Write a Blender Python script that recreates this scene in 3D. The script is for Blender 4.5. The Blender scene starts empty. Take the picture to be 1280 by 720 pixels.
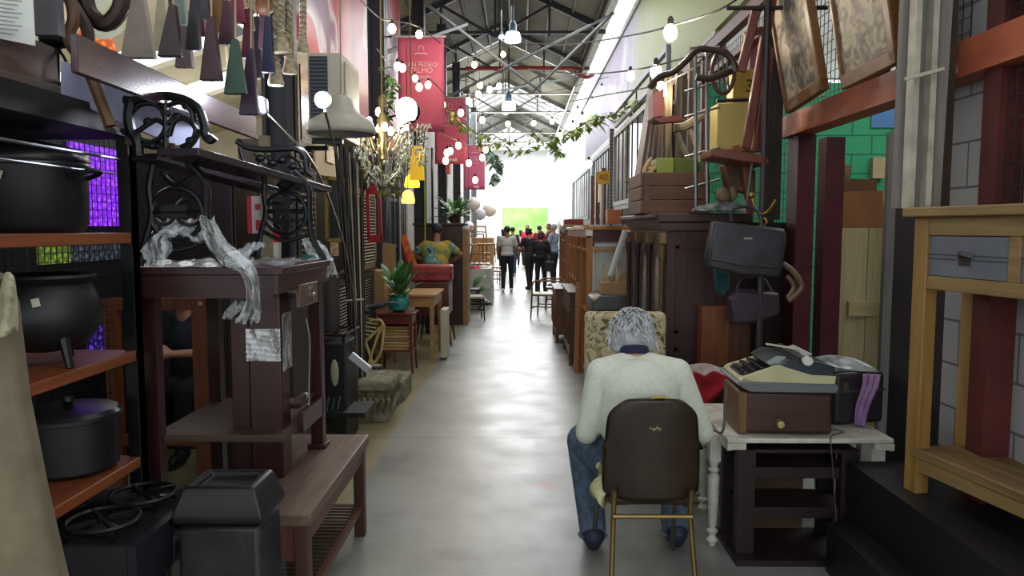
import bpy, math, random
from math import sin, cos, pi, radians as R
from mathutils import Vector as V, Matrix
random.seed(7)
S = bpy.context.scene
COL = S.collection
FPX = 924.0
H = 1.62
YAW = math.atan(10/FPX); PIT = math.atan(75/FPX)

# ---------------- camera ----------------
cd = bpy.data.cameras.new('camera'); cam = bpy.data.objects.new('camera', cd); COL.objects.link(cam)
cd.sensor_width = 36; cd.lens = 36*FPX/1280; cd.clip_start = .05; cd.clip_end = 300
cam.location = (0, 0, H); cam.rotation_euler = (pi/2-PIT, 0, YAW)
S.camera = cam
CM = Matrix.Translation((0, 0, H)) @ cam.rotation_euler.to_matrix().to_4x4()
def ray(px, py):
    return CM.to_3x3() @ V(((px-640)/FPX, (360-py)/FPX, -1))
def P(px, py, Y):
    d = ray(px, py); return V((0, 0, H)) + d*(Y/d.y)
def G(px, py, z=0.0):
    d = ray(px, py); return V((0, 0, H)) + d*((z-H)/d.z)
def PXP(px, py, X):
    d = ray(px, py); return V((0, 0, H)) + d*(X/d.x)

# ---------------- world, lights, exposure ----------------
w = bpy.data.worlds.new('sky'); S.world = w; w.use_nodes = True
bg = w.node_tree.nodes['Background']; bg.inputs[0].default_value = (.93, .97, 1, 1); bg.inputs[1].default_value = 1.8
S.view_settings.view_transform = 'Standard'; S.view_settings.look = 'None'
S.view_settings.gamma = 1; S.view_settings.use_curve_mapping = False
S.view_settings.exposure = 0.0
S.cycles.use_denoising = True
S.cycles.max_bounces = 6; S.cycles.diffuse_bounces = 3; S.cycles.glossy_bounces = 3
S.cycles.transmission_bounces = 4; S.cycles.transparent_max_bounces = 12
S.cycles.sample_clamp_indirect = 4; S.cycles.caustics_reflective = False; S.cycles.caustics_refractive = False
def area(name, loc, sx, sy, power, color=(1, 1, 1), rot=(0, 0, 0)):
    l = bpy.data.lights.new(name, 'AREA'); l.shape = 'RECTANGLE'; l.size = sx; l.size_y = sy
    l.energy = power; l.color = color
    o = bpy.data.objects.new(name, l); o.location = loc; o.rotation_euler = rot; COL.objects.link(o); return o
# daylight of the hall as area lights; the one behind is added fill
area('skylight_far', (0, 34, 6.3), 4, 18, 2300, (.95, .98, 1))
area('skylight_middle', (.3, 19, 6.0), 2.4, 8, 380, (.95, .98, 1))
area('skylight_middle', (.3, 11, 6.0), 1.6, 4, 85, (.95, .98, 1))
area('skylight_near', (.2, 4.5, 6.0), 2.0, 3, 42, (.97, .98, 1))
area('fill_behind', (.2, -3.5, 5.2), 3, 3, 42, (1, .97, .92), (R(-25), 0, 0))  # soft fill added above and behind the camera, out of view
area('end_daylight', (0, 46, 3.2), 5, 5, 700, (.95, .98, 1), (R(90), 0, pi))
def bulb_light(name, loc, power, color=(1, .93, .82), size=.12):
    l = bpy.data.lights.new(name, 'POINT'); l.energy = power; l.color = color; l.shadow_soft_size = size
    o = bpy.data.objects.new(name, l); o.location = loc; COL.objects.link(o)
bulb_light('left_hall_fill', (-4.6, 8.2, 2.7), 70, (1, .97, .9), .3)  # two point lights added to brighten the left hall ceiling, without lamp bodies
bulb_light('left_hall_fill', (-5.2, 12.2, 2.7), 60, (1, .97, .9), .3)
bulb_light('string_bulb', P(838, 50, 5.1), 14, (1, .86, .65), .05)
bulb_light('string_bulb', P(826, 118, 6.2), 12, (1, .86, .65), .05)
bulb_light('string_bulb', P(560, 60, 9.5), 14, (1, .86, .65), .05)
area('shop_daylight', (4.2, 6.2, 3.6), 2, 2.5, 30, (.95, 1, 1))
area('left_hall_daylight', (-5.2, 6.5, 3.8), 2, 4, 40, (.95, .97, 1), (0, R(-18), 0))
area('left_hall_daylight', (-5.2, 12, 3.8), 2, 3, 60, (.95, .97, 1), (0, R(-18), 0))

# ---------------- materials ----------------
def hx(h):
    h = h.lstrip('#'); c = [int(h[i:i+2], 16)/255 for i in (0, 2, 4)]
    return tuple(x/12.92 if x <= .04045 else ((x+.055)/1.055)**2.4 for x in c)+(1,)
MC = {}
def newmat(n):
    m = bpy.data.materials.new(n); m.use_nodes = True; return m, m.node_tree, m.node_tree.nodes['Principled BSDF']
def N(t, k, **kw):
    n = t.nodes.new(k)
    for a, b in kw.items(): setattr(n, a, b)
    return n
def coords(t, scale, kind='Object'):
    tc = N(t, 'ShaderNodeTexCoord'); mp = N(t, 'ShaderNodeMapping'); mp.inputs['Scale'].default_value = scale
    t.links.new(tc.outputs[kind], mp.inputs[0]); return mp.outputs[0]
def ramp(t, fac, stops):
    r = N(t, 'ShaderNodeValToRGB'); e = r.color_ramp.elements
    while len(e) < len(stops): e.new(.5)
    for i, (p, c) in enumerate(stops): e[i].position = p; e[i].color = c
    t.links.new(fac, r.inputs[0]); return r.outputs[0]
def wood(a, b, ax='z', rough=.45, sc=1.0):
    k = ('w', a, b, ax, rough, sc)
    if k in MC: return MC[k]
    m, t, p = newmat('wood_'+a); s = [14*sc, 14*sc, 14*sc]; s['xyz'.index(ax)] = .9*sc
    co = coords(t, s); n = N(t, 'ShaderNodeTexNoise'); n.inputs['Scale'].default_value = 2.2; n.inputs['Detail'].default_value = 6; n.inputs['Distortion'].default_value = .6
    t.links.new(co, n.inputs[0]); t.links.new(ramp(t, n.outputs[0], [(.3, hx(a)), (.72, hx(b))]), p.inputs['Base Color'])
    p.inputs['Roughness'].default_value = rough
    bp = N(t, 'ShaderNodeBump'); bp.inputs['Strength'].default_value = .15; t.links.new(n.outputs[0], bp.inputs['Height']); t.links.new(bp.outputs[0], p.inputs['Normal'])
    MC[k] = m; return m
def paint(a, b=None, rough=.5, metal=0.0, sc=4.0, bump=0.0, det=4):
    k = ('p', a, b, rough, metal, sc, bump)
    if k in MC: return MC[k]
    m, t, p = newmat('paint_'+a); p.inputs['Roughness'].default_value = rough; p.inputs['Metallic'].default_value = metal
    if b is None:
        c = hx(a); b2 = tuple(x*.82 for x in c[:3])+(1,)
    else: c = hx(a); b2 = hx(b)
    n = N(t, 'ShaderNodeTexNoise'); n.inputs['Scale'].default_value = sc; n.inputs['Detail'].default_value = det
    t.links.new(coords(t, (1, 1, 1)), n.inputs[0]); t.links.new(ramp(t, n.outputs[0], [(.38, b2), (.62, c)]), p.inputs['Base Color'])
    if bump:
        bp = N(t, 'ShaderNodeBump'); bp.inputs['Strength'].default_value = bump; t.links.new(n.outputs[0], bp.inputs['Height']); t.links.new(bp.outputs[0], p.inputs['Normal'])
    MC[k] = m; return m
def cloth(a, b=None, sc=90): return paint(a, b, .9, 0, sc, .25)
def fabric(a, b=None, sc=5): return paint(a, b, .9, 0, sc, .2)
def metal(a, rough=.35): return paint(a, None, rough, .85, 8)
def emis(a, s):
    k = ('e', a, s)
    if k in MC: return MC[k]
    m, t, p = newmat('glow_'+a); p.inputs['Base Color'].default_value = hx(a); p.inputs['Emission Color'].default_value = hx(a); p.inputs['Emission Strength'].default_value = s
    MC[k] = m; return m
def film(a='dfe6ea', alpha=.35, rough=.15):
    k = ('f', a, alpha, rough)
    if k in MC: return MC[k]
    m, t, p = newmat('film_'+a); p.inputs['Base Color'].default_value = hx(a); p.inputs['Roughness'].default_value = rough
    n = N(t, 'ShaderNodeTexNoise'); n.inputs['Scale'].default_value = 22; n.inputs['Detail'].default_value = 5; n.inputs['Distortion'].default_value = 1.5
    t.links.new(coords(t, (1, 1, .4)), n.inputs[0])
    r = N(t, 'ShaderNodeMapRange'); r.inputs[1].default_value = .4; r.inputs[2].default_value = .7; r.inputs[3].default_value = alpha*.4; r.inputs[4].default_value = min(1, alpha*2)
    t.links.new(n.outputs[0], r.inputs[0]); t.links.new(r.outputs[0], p.inputs['Alpha'])
    bp = N(t, 'ShaderNodeBump'); bp.inputs['Strength'].default_value = .9; t.links.new(n.outputs[0], bp.inputs['Height']); t.links.new(bp.outputs[0], p.inputs['Normal'])
    MC[k] = m; return m
def glass(a='e8f0ee', alpha=.15):
    k = ('g', a, alpha)
    if k in MC: return MC[k]
    m, t, p = newmat('glass_'+a); p.inputs['Base Color'].default_value = hx(a); p.inputs['Roughness'].default_value = .04; p.inputs['Alpha'].default_value = alpha
    MC[k] = m; return m
def brickmat(name, a, b, mo, wx, hz, axes='xz', rough=.8, msize=.012, extra=None):
    m, t, p = newmat(name); tc = N(t, 'ShaderNodeTexCoord'); sp = N(t, 'ShaderNodeSeparateXYZ'); cb = N(t, 'ShaderNodeCombineXYZ')
    t.links.new(tc.outputs['Object'], sp.inputs[0]); t.links.new(sp.outputs[axes[0].upper()], cb.inputs[0]); t.links.new(sp.outputs[axes[1].upper()], cb.inputs[1])
    br = N(t, 'ShaderNodeTexBrick'); br.inputs['Scale'].default_value = 1; br.inputs['Brick Width'].default_value = wx; br.inputs['Row Height'].default_value = hz
    br.inputs['Mortar Size'].default_value = msize; br.inputs['Color1'].default_value = hx(a); br.inputs['Color2'].default_value = hx(b); br.inputs['Mortar'].default_value = hx(mo)
    br.inputs['Bias'].default_value = -.4
    t.links.new(cb.outputs[0], br.inputs[0]); t.links.new(br.outputs[0], p.inputs['Base Color']); p.inputs['Roughness'].default_value = rough
    return m

# ---------------- geometry ----------------
class MB:
    def __init__(s, M=None): s.v = []; s.f = []; s.M = M or Matrix()
    def add(s, vs, fs):
        o = len(s.v); s.v += [s.M @ V(x) for x in vs]; s.f += [tuple(i+o for i in f) for f in fs]; return s
    def box(s, c, d, rot=None):
        q = Matrix.Translation(c)
        if rot is not None: q = q @ (rot.to_4x4() if hasattr(rot, 'to_4x4') else Matrix.Rotation(rot, 4, 'Z'))
        x, y, z = d[0]/2, d[1]/2, d[2]/2
        vs = [q @ V(p) for p in ((-x,-y,-z),(x,-y,-z),(x,y,-z),(-x,y,-z),(-x,-y,z),(x,-y,z),(x,y,z),(-x,y,z))]
        return s.add(vs, [(0,3,2,1),(4,5,6,7),(0,1,5,4),(1,2,6,5),(2,3,7,6),(3,0,4,7)])
    def bx(s, x0, x1, y0, y1, z0, z1): return s.box(((x0+x1)/2, (y0+y1)/2, (z0+z1)/2), (abs(x1-x0), abs(y1-y0), abs(z1-z0)))
    def beam(s, a, b, w, h, up=(0, 0, 1)):
        a = V(a); b = V(b); d = (b-a); L = d.length; d.normalize(); u = V(up)
        x = d.cross(u)
        if x.length < 1e-4: x = V((1, 0, 0)) if abs(d.x) < .9 else V((0, 1, 0))
        x.normalize(); z = x.cross(d); m = Matrix((x, d, z)).transposed()
        return s.box((a+b)/2, (w, L, h), m)
    def tube(s, pts, r, n=8, cap=True):
        pts = [V(p) for p in pts]; k = len(pts); rr = r if isinstance(r, (list, tuple)) else [r]*k
        vs = []; fs = []; t0 = (pts[1]-pts[0]).normalized(); nrm = t0.orthogonal().normalized()
        for i, p in enumerate(pts):
            t = (pts[min(i+1, k-1)]-pts[max(i-1, 0)])
            t = t.normalized() if t.length > 1e-7 else t0
            nrm = (nrm-t*nrm.dot(t)); nrm = nrm.normalized() if nrm.length > 1e-5 else t.orthogonal().normalized()
            bn = t.cross(nrm)
            for j in range(n):
                a = 2*pi*j/n; vs.append(p+(nrm*cos(a)+bn*sin(a))*rr[i])
        for i in range(k-1):
            for j in range(n): fs.append((i*n+j, i*n+(j+1) % n, (i+1)*n+(j+1) % n, (i+1)*n+j))
        if cap: fs += [tuple(range(n))[::-1], tuple((k-1)*n+j for j in range(n))]
        return s.add(vs, fs)
    def lathe(s, prof, c=(0, 0, 0), n=24, cap=True, sx=1, sy=1, M=None):
        c = V(c); vs = []; fs = []; k = len(prof)
        for r, z in prof:
            for j in range(n):
                a = 2*pi*j/n; q = V((r*cos(a)*sx, r*sin(a)*sy, z)); vs.append(c+(M @ q if M else q))
        for i in range(k-1):
            for j in range(n): fs.append((i*n+j, i*n+(j+1) % n, (i+1)*n+(j+1) % n, (i+1)*n+j))
        if cap: fs += [tuple(range(n))[::-1], tuple((k-1)*n+j for j in range(n))]
        return s.add(vs, fs)
    def ell(s, c, r, M=None, n=16, m=10):
        r = (r, r, r) if not hasattr(r, '__len__') else r; c = V(c); vs = []; fs = []
        for i in range(1, m):
            for j in range(n):
                a = 2*pi*j/n; b = pi*i/m; q = V((r[0]*sin(b)*cos(a), r[1]*sin(b)*sin(a), r[2]*cos(b))); vs.append(c+(M @ q if M else q))
        for sg in (1, -1):
            q = V((0, 0, r[2]*sg)); vs.append(c+(M @ q if M else q))
        for i in range(m-2):
            for j in range(n): fs.append((i*n+j, (i+1)*n+j, (i+1)*n+(j+1) % n, i*n+(j+1) % n))
        T = (m-1)*n
        for j in range(n): fs += [(T, j, (j+1) % n), (T+1, (m-2)*n+(j+1) % n, (m-2)*n+j)]
        return s.add(vs, fs)
    def cap(s, a, ra, b, rb, n=12):
        a = V(a); b = V(b); d = (b-a); L = d.length or 1e-4; d = d/L; pts = []; rr = []
        for i in range(4):
            t = pi/2*(1-i/4); pts.append(a-d*ra*sin(t)); rr.append(max(ra*cos(t), ra*.05))
        pts += [a, b]; rr += [ra, rb]
        for i in range(1, 5):
            t = pi/2*i/4; pts.append(b+d*rb*sin(t)); rr.append(max(rb*cos(t), rb*.05))
        return s.tube(pts, rr, n)
    def prism(s, pts, ex):
        ex = V(ex); pts = [V(p) for p in pts]; n = len(pts)
        nm = V((0, 0, 0))
        for i in range(n): nm += pts[i].cross(pts[(i+1) % n])
        if nm.dot(ex) > 0: pts = pts[::-1]
        fs = [tuple(range(n)), tuple(range(2*n-1, n-1, -1))]+[(i+n, (i+1) % n+n, (i+1) % n, i) for i in range(n)]
        return s.add(pts+[p+ex for p in pts], fs)
    def sheet(s, fn, nu, nv, th=0.0):
        top = [V(fn(i/nu, j/nv)) for i in range(nu+1) for j in range(nv+1)]
        q = [(i*(nv+1)+j, (i+1)*(nv+1)+j, (i+1)*(nv+1)+j+1, i*(nv+1)+j+1) for i in range(nu) for j in range(nv)]
        return s.add(top, q)
    def build(s, name, mat, parent=None, label=None, cat=None, group=None, kind=None, bevel=0, remesh=0, smooth=0, thick=0, sub=0, auto=40):
        if parent is None:
            xs = [q.x for q in s.v]; ys = [q.y for q in s.v]; zs = [q.z for q in s.v]
            loc = V(((min(xs)+max(xs))/2, (min(ys)+max(ys))/2, min(zs))); inv = Matrix.Translation(-loc)
        else: inv = wm(parent).inverted(); loc = None
        me = bpy.data.meshes.new(name); me.from_pydata([inv @ q for q in s.v], [], s.f); me.validate(); me.update()
        me.materials.append(mat)
        o = bpy.data.objects.new(name, me); COL.objects.link(o)
        if loc is not None: o.location = loc
        else: o.parent = parent
        me.shade_smooth(); me.set_sharp_from_angle(angle=R(auto))
        if bevel:
            b = o.modifiers.new('b', 'BEVEL'); b.width = bevel; b.segments = 2; b.limit_method = 'ANGLE'
        if thick:
            b = o.modifiers.new('t', 'SOLIDIFY'); b.thickness = thick
        if remesh:
            b = o.modifiers.new('r', 'REMESH'); b.mode = 'VOXEL'; b.voxel_size = remesh; b.use_smooth_shade = True
        if smooth:
            b = o.modifiers.new('s', 'SMOOTH'); b.iterations = smooth; b.factor = .5
        if sub:
            b = o.modifiers.new('u', 'SUBSURF'); b.levels = sub; b.render_levels = sub
        if label: o['label'] = label
        if cat: o['category'] = cat
        if group: o['group'] = group
        if kind: o['kind'] = kind
        return o
def wm(o):
    m = Matrix.Translation(o.location) @ o.rotation_euler.to_matrix().to_4x4()
    if o.scale[:] != (1, 1, 1): m = m @ Matrix.Diagonal(V(o.scale).to_4d())
    return (wm(o.parent) @ m) if o.parent else m
def thing(name, label, cat, loc=(0, 0, 0), rz=0, group=None):
    o = bpy.data.objects.new(name, None); o.empty_display_size = .1; COL.objects.link(o); o.location = loc; o.rotation_euler = (0, 0, rz)
    o['label'] = label; o['category'] = cat
    if group: o['group'] = group
    return o
def copy_tree(o, loc=None, rz=None, label=None, group=None, parent=None, scale=None):
    c = o.copy(); COL.objects.link(c)
    if parent: c.parent = parent
    if loc is not None: c.location = loc
    if rz is not None: c.rotation_euler = (0, 0, rz)
    if scale: c.scale = (scale, scale, scale)
    if label: c['label'] = label
    if group: c['group'] = group
    for ch in list(o.children):
        if not ch.get('_x'): copy_tree(ch, parent=c)
    return c
def struct(mb, name, mat, **k): return mb.build(name, mat, kind='structure', **k)
def TM(loc, rz=0): return Matrix.Translation(loc) @ Matrix.Rotation(rz, 4, 'Z')
def smoothpath(pts, k=4):
    pts = [V(p) for p in pts]; out = []
    n = len(pts)
    for i in range(n-1):
        p0 = pts[max(i-1, 0)]; p1 = pts[i]; p2 = pts[i+1]; p3 = pts[min(i+2, n-1)]
        for j in range(k):
            t = j/k; out.append(.5*((2*p1)+(p2-p0)*t+(2*p0-5*p1+4*p2-p3)*t*t+(3*p1-p0-3*p2+p3)*t**3))
    out.append(pts[-1]); return out
def pp(lst, Y): return smoothpath([P(a, b, Y) for a, b in lst])
# ---------------- the hall ----------------
# floor: polished concrete with slab joints, a yellowish strip on the left and a pink stain
m, t, p = newmat('concrete'); co = coords(t, (1, 1, 1))
n1 = N(t, 'ShaderNodeTexNoise'); n1.inputs['Scale'].default_value = .9; n1.inputs['Detail'].default_value = 8; n1.inputs['Roughness'].default_value = .65; t.links.new(co, n1.inputs[0])
base = ramp(t, n1.outputs[0], [(.3, hx('5f605b')), (.5, hx('858782')), (.75, hx('9c9e9b'))])
sp = N(t, 'ShaderNodeSeparateXYZ'); t.links.new(co, sp.inputs[0])
def math_(op, a, b=None):
    n = N(t, 'ShaderNodeMath', operation=op)
    for i, q in enumerate((a, b)):
        if q is None: continue
        if isinstance(q, (int, float)): n.inputs[i].default_value = q
        else: t.links.new(q, n.inputs[i])
    return n.outputs[0]
def mixc(fac, a, c):
    n = N(t, 'ShaderNodeMix', data_type='RGBA'); t.links.new(fac, n.inputs[0]); t.links.new(a, n.inputs[6])
    if isinstance(c, tuple): n.inputs[7].default_value = c
    else: t.links.new(c, n.inputs[7])
    return n.outputs[2]
fy = math_('FRACT', math_('DIVIDE', math_('ADD', sp.outputs['Y'], 1.2), 3.4))
joint = math_('LESS_THAN', fy, .006)
strip = math_('MULTIPLY', math_('LESS_THAN', sp.outputs['X'], -1.0), .75)
c1 = mixc(strip, base, hx('8f8458')); c2 = mixc(math_('MULTIPLY', joint, .7), c1, hx('4a4a46'))
pk = G(683, 607)
vd = N(t, 'ShaderNodeVectorMath', operation='DISTANCE'); t.links.new(co, vd.inputs[0]); vd.inputs[1].default_value = pk
n2 = N(t, 'ShaderNodeTexNoise'); n2.inputs['Scale'].default_value = 14; t.links.new(co, n2.inputs[0])
st = math_('MULTIPLY', math_('LESS_THAN', math_('ADD', vd.outputs['Value'], math_('MULTIPLY', n2.outputs[0], .12)), .15), .35)
t.links.new(mixc(st, c2, hx('c86a74')), p.inputs['Base Color'])
n3 = N(t, 'ShaderNodeTexNoise'); n3.inputs['Scale'].default_value = 3; n3.inputs['Detail'].default_value = 6; t.links.new(co, n3.inputs[0])
mr = N(t, 'ShaderNodeMapRange'); mr.inputs[3].default_value = .24; mr.inputs[4].default_value = .5; t.links.new(n3.outputs[0], mr.inputs[0]); t.links.new(mr.outputs[0], p.inputs['Roughness'])
b = MB(); b.add([(-9, -8, 0), (9, -8, 0), (9, 60, 0), (-9, 60, 0)], [(0, 1, 2, 3)]); fo = struct(b, 'floor', m)
fo.data.transform(Matrix.Translation(fo.location)); fo.location = (0, 0, 0)

DARK = paint('241f22', rough=.7); STEEL = paint('30333b', rough=.45, metal=.2, sc=3); MAROON = paint('521a22', '40141c', .45, 0, 3); MAR2 = paint('5e2824', '4a1e1c', .45, 0, 4)
ORB = paint('b9623e', '9c4c33', .5, 0, 3); GREYM = paint('8b9096', rough=.45, metal=.3)
# left side: dark inner wall, shop fronts, red mural
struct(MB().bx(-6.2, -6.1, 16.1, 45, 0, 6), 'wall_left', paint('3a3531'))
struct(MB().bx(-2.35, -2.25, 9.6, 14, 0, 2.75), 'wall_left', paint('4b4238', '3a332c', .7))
struct(MB().bx(-2.35, -2.25, 14, 45, 0, 5.2), 'wall_left', paint('a7a49c', '8c8a84', .7, 0, .8))
m, t, p = newmat('red_mural'); co = coords(t, (1, 1, 1)); n = N(t, 'ShaderNodeTexNoise'); n.inputs['Scale'].default_value = .55; n.inputs['Distortion'].default_value = 1.2; t.links.new(co, n.inputs[0])
t.links.new(ramp(t, n.outputs[0], [(.3, hx('9a3f46')), (.45, hx('c05a50')), (.55, hx('b9626a')), (.58, hx('d8d0d0')), (.63, hx('8d6a80'))]), p.inputs['Base Color']); p.inputs['Roughness'].default_value = .35
struct(MB().bx(-2.32, -2.22, 7.6, 14, 2.95, 6.3), 'wall_left', m)
struct(MB().bx(-2.36, -2.2, 7.6, 14, 2.85, 2.95), 'trim_1', paint('6e2630'))
# far dark backing of the left shops (inner block wall seen through the shelves)
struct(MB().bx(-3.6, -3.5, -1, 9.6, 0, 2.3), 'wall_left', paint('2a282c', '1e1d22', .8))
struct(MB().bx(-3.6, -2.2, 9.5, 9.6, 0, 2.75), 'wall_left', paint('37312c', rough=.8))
# cream sloping ceiling of the neighbouring hall at the left with open roof lights between
CREAM = paint('d2ccb4', 'bfb99f', .7, 0, 1.5)
for k, (y0, y1) in enumerate(((-1, 10.2), (11.3, 12.4), (13.4, 16.0))):
    b = MB(); b.prism([(-8, y0, 3.16), (-2.4, y0, 5.0), (-2.4, y0, 5.08), (-8, y0, 3.24)], (0, y1-y0, 0)); struct(b, 'ceiling', CREAM)
struct(MB().bx(-8.1, -8, -1, 16, 0, 3.3), 'wall_left', paint('c9c6ba', rough=.8))
struct(MB().prism([(-8, 16, 0), (-2.4, 16, 0), (-2.4, 16, 5.0), (-8, 16, 3.16)], (0, .1, 0)), 'wall_left', CREAM)

# right side: block pier, shop interior, mural wall above
BLK = brickmat('grey_block', '98999a', '8c8e90', '5a5c5e', .4, .2, 'yz', msize=.006)
struct(MB().bx(1.98, 2.1, 1.6, 3.45, 0, 3.4), 'wall_right', BLK)
GB = brickmat('green_block', '25865a', '2a825e', '175540', .42, .2, 'xz', msize=.008)
struct(MB().bx(1.9, 6, 8.0, 8.15, 0, 3.15), 'wall_back', GB)
for k, (x, z) in enumerate(((3.72, 2.68), (4.65, 1.92))):
    struct(MB().bx(x, x+.42, 7.985, 8.0, z, z+.2 if k else z+.22), 'wall_back', paint('3a6a9c'))
struct(MB().bx(6, 6.1, 1, 8, 0, 4.4), 'wall_right', paint('b9b9b2', rough=.8))
struct(MB().bx(2.1, 6, 1.5, 1.6, 0, 4), 'wall_back', paint('4a484a', rough=.8))
struct(MB().bx(2.2, 6, 8, 8.1, 3.2, 4.4), 'wall_back', paint('d9dad5', rough=.7))
# mural: violet, white and yellow green fields, painted along the upper wall
m, t, p = newmat('violet_green_mural'); co = coords(t, (1, 1, 1)); sp = N(t, 'ShaderNodeSeparateXYZ'); t.links.new(co, sp.inputs[0])
n = N(t, 'ShaderNodeTexNoise'); n.inputs['Scale'].default_value = .8; n.inputs['Detail'].default_value = 5; t.links.new(co, n.inputs[0])
u = math_('ADD', math_('ADD', math_('MULTIPLY', sp.outputs['Y'], .042), math_('MULTIPLY', sp.outputs['Z'], .05)), math_('MULTIPLY', n.outputs[0], .3))
t.links.new(ramp(t, u, [(.0, hx('838c24')), (.68, hx('808c2c')), (.77, hx('8c9658')), (.83, hx('9898ac')), (.89, hx('5c4472')), (1, hx('4e385e'))]), p.inputs['Base Color']); p.inputs['Roughness'].default_value = .5
b = MB(); b.bx(2.1, 2.2, 3.2, 24, 3.75, 5.55); wo = struct(b, 'wall_right', m); wo.data.transform(Matrix.Translation((0, wo.location.y, 0))); wo.location.y = 0
struct(MB().bx(2.1, 2.2, 15, 24, 2.0, 3.75), 'wall_right', paint('c9cbcc', rough=.7)); struct(MB().bx(2.1, 2.2, 24, 45, 2.0, 5.55), 'wall_right', paint('d9dbdc', 'c6c9cc', .7, 0, 1))
struct(MB().bx(2.06, 2.24, 3.2, 45, 5.55, 5.65), 'trim_2', paint('b9bcbf'))
struct(MB().bx(2.05, 2.1, 8.15, 45, 0, 2.0), 'wall_right', paint('8d8b85', '7a7871', .7, 0, 2))

# roof: corrugated sheets near, glazed bays farther off, ridge over the left half of the aisle
RX, RZ, EX, EZ, LX, LZ = -.6, 7.7, 2.05, 6.45, -3.4, 6.35
def corr(x0, z0, x1, z1, y0, y1, n=60):
    def fn(u, v):
        return (x0+(x1-x0)*u, y0+(y1-y0)*v, z0+(z1-z0)*u+.02*sin(v*(y1-y0)/.18*2*pi))
    b = MB(); b.sheet(fn, 1, int((y1-y0)/.045)); return b
CORR = paint('8f8f86', '7d7c72', .6, .1, .8)
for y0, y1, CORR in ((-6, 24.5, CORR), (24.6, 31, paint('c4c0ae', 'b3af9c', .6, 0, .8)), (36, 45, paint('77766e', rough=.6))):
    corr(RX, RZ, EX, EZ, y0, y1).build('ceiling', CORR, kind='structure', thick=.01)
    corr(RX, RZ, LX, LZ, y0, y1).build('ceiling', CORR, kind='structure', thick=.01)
GL = glass('f4f8fa', .12)
for k, (y0, y1) in enumerate(((31.1, 35.9),)):
    for s_ in ((RX, RZ, EX, EZ), (RX, RZ, LX, LZ)):
        b = MB(); b.prism([(s_[0], y0, s_[1]), (s_[2], y0, s_[3]), (s_[2], y0, s_[3]+.01), (s_[0], y0, s_[1]+.01)], (0, y1-y0, 0)); struct(b, 'window_%d' % (k+1), GL)
    b = MB()
    for y in [y0+i*1.2 for i in range(5)]:
        b.beam((RX, y, RZ+.03), (EX, y, EZ+.03), .06, .08); b.beam((RX, y, RZ+.03), (LX, y, LZ+.03), .06, .08)
    for q in (.2, .5, .8): b.beam((RX+(EX-RX)*q, y0, RZ+(EZ-RZ)*q+.02), (RX+(EX-RX)*q, y1, RZ+(EZ-RZ)*q+.02), .05, .06); b.beam((RX+(LX-RX)*q, y0, RZ+(LZ-RZ)*q+.02), (RX+(LX-RX)*q, y1, RZ+(LZ-RZ)*q+.02), .05, .06)
    struct(b, 'trim_3', paint('b9b9b4'))
b = MB()
for q in (.12, .3, .5, .7, .9):
    for X2, Z2 in ((EX, EZ), (LX, LZ)): b.beam((RX+(X2-RX)*q, -2, RZ+(Z2-RZ)*q-.06), (RX+(X2-RX)*q, 24.5, RZ+(Z2-RZ)*q-.06), .05, .07)
struct(b, 'trim_4', paint('57554f'))
# gutter along the right eave
struct(MB().bx(1.86, 2.06, 1, 45, 6.36, 6.5), 'trim_5', paint('cfcdc4', 'b3b0a6', .6))
struct(MB().bx(1.78, 1.83, 1, 45, 6.18, 6.3), 'trim_6', paint('5b564d'))
for z, h in ((3.36, .1), (3.12, .05)): struct(MB().bx(1.87, 1.95, 4.3, 9.6, z, z+h), 'trim_7', MAR2)
for y in (6.2, 7.8, 9.5): struct(MB().bx(1.88, 1.94, y, y+.08, 0, 3.4), 'trim_7', MAR2)
# steel columns and roof trusses
for i, y in enumerate((5.9, 10, 14.1, 18.2, 22.3, 26.4, 30.5)):
    b = MB(); b.bx(-2.0, -1.78, y-.02, y+.02, 0, 6.5); b.bx(-2.0, -1.97, y-.11, y+.11, 0, 6.5); b.bx(-1.81, -1.78, y-.11, y+.11, 0, 6.5); b.bx(-2.05, -1.73, y-.15, y+.15, 0, .03)
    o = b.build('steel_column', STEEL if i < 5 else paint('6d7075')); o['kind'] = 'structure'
for i, y in enumerate((14.1, 18.2, 22.3, 26.4, 30.5, 37, 41)):
    b = MB(); zc = 6.2
    b.beam((LX, y, zc+.1), (EX, y, zc+.1), .07, .07); b.beam((RX, y, RZ-.12), (EX, y, EZ-.1), .1, .12); b.beam((RX, y, RZ-.12), (LX, y, LZ-.1), .1, .12)
    for a, c in (((RX, RZ-.2), (RX, zc)), ((RX, zc), (RX+1.3, 6.95)), ((RX+1.3, zc), (RX+1.3, 6.95)), ((RX, zc), (RX-1.3, 6.95)), ((RX-1.3, zc), (RX-1.3, 6.95)), ((RX+1.3, 6.95), (EX, zc+.1))):
        b.beam((a[0], y, a[1]), (c[0], y, c[1]), .05, .06)
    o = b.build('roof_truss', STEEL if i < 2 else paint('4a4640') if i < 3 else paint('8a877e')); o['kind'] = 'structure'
# flat wind bracing that crosses the aisle below the roof
for i, (a, c, r_) in enumerate((((-1.9, 10, 3.9), (-1.0, 14.1, 5.4), .02), ((-1.9, 14.1, 3.8), (1.9, 16.5, 6.2), .03), ((-1.9, 14.2, 5.9), (.5, 18.2, 4.9), .03), ((.3, 18.2, 4.9), (1.9, 15.5, 6.0), .03), ((-1.9, 18.2, 4.7), (1.9, 22.3, 6.1), .03))):
    struct(MB().beam(a, c, .05, .05), 'trim_%d' % (8+i), paint('5f625f', rough=.5, metal=.3))
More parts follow.
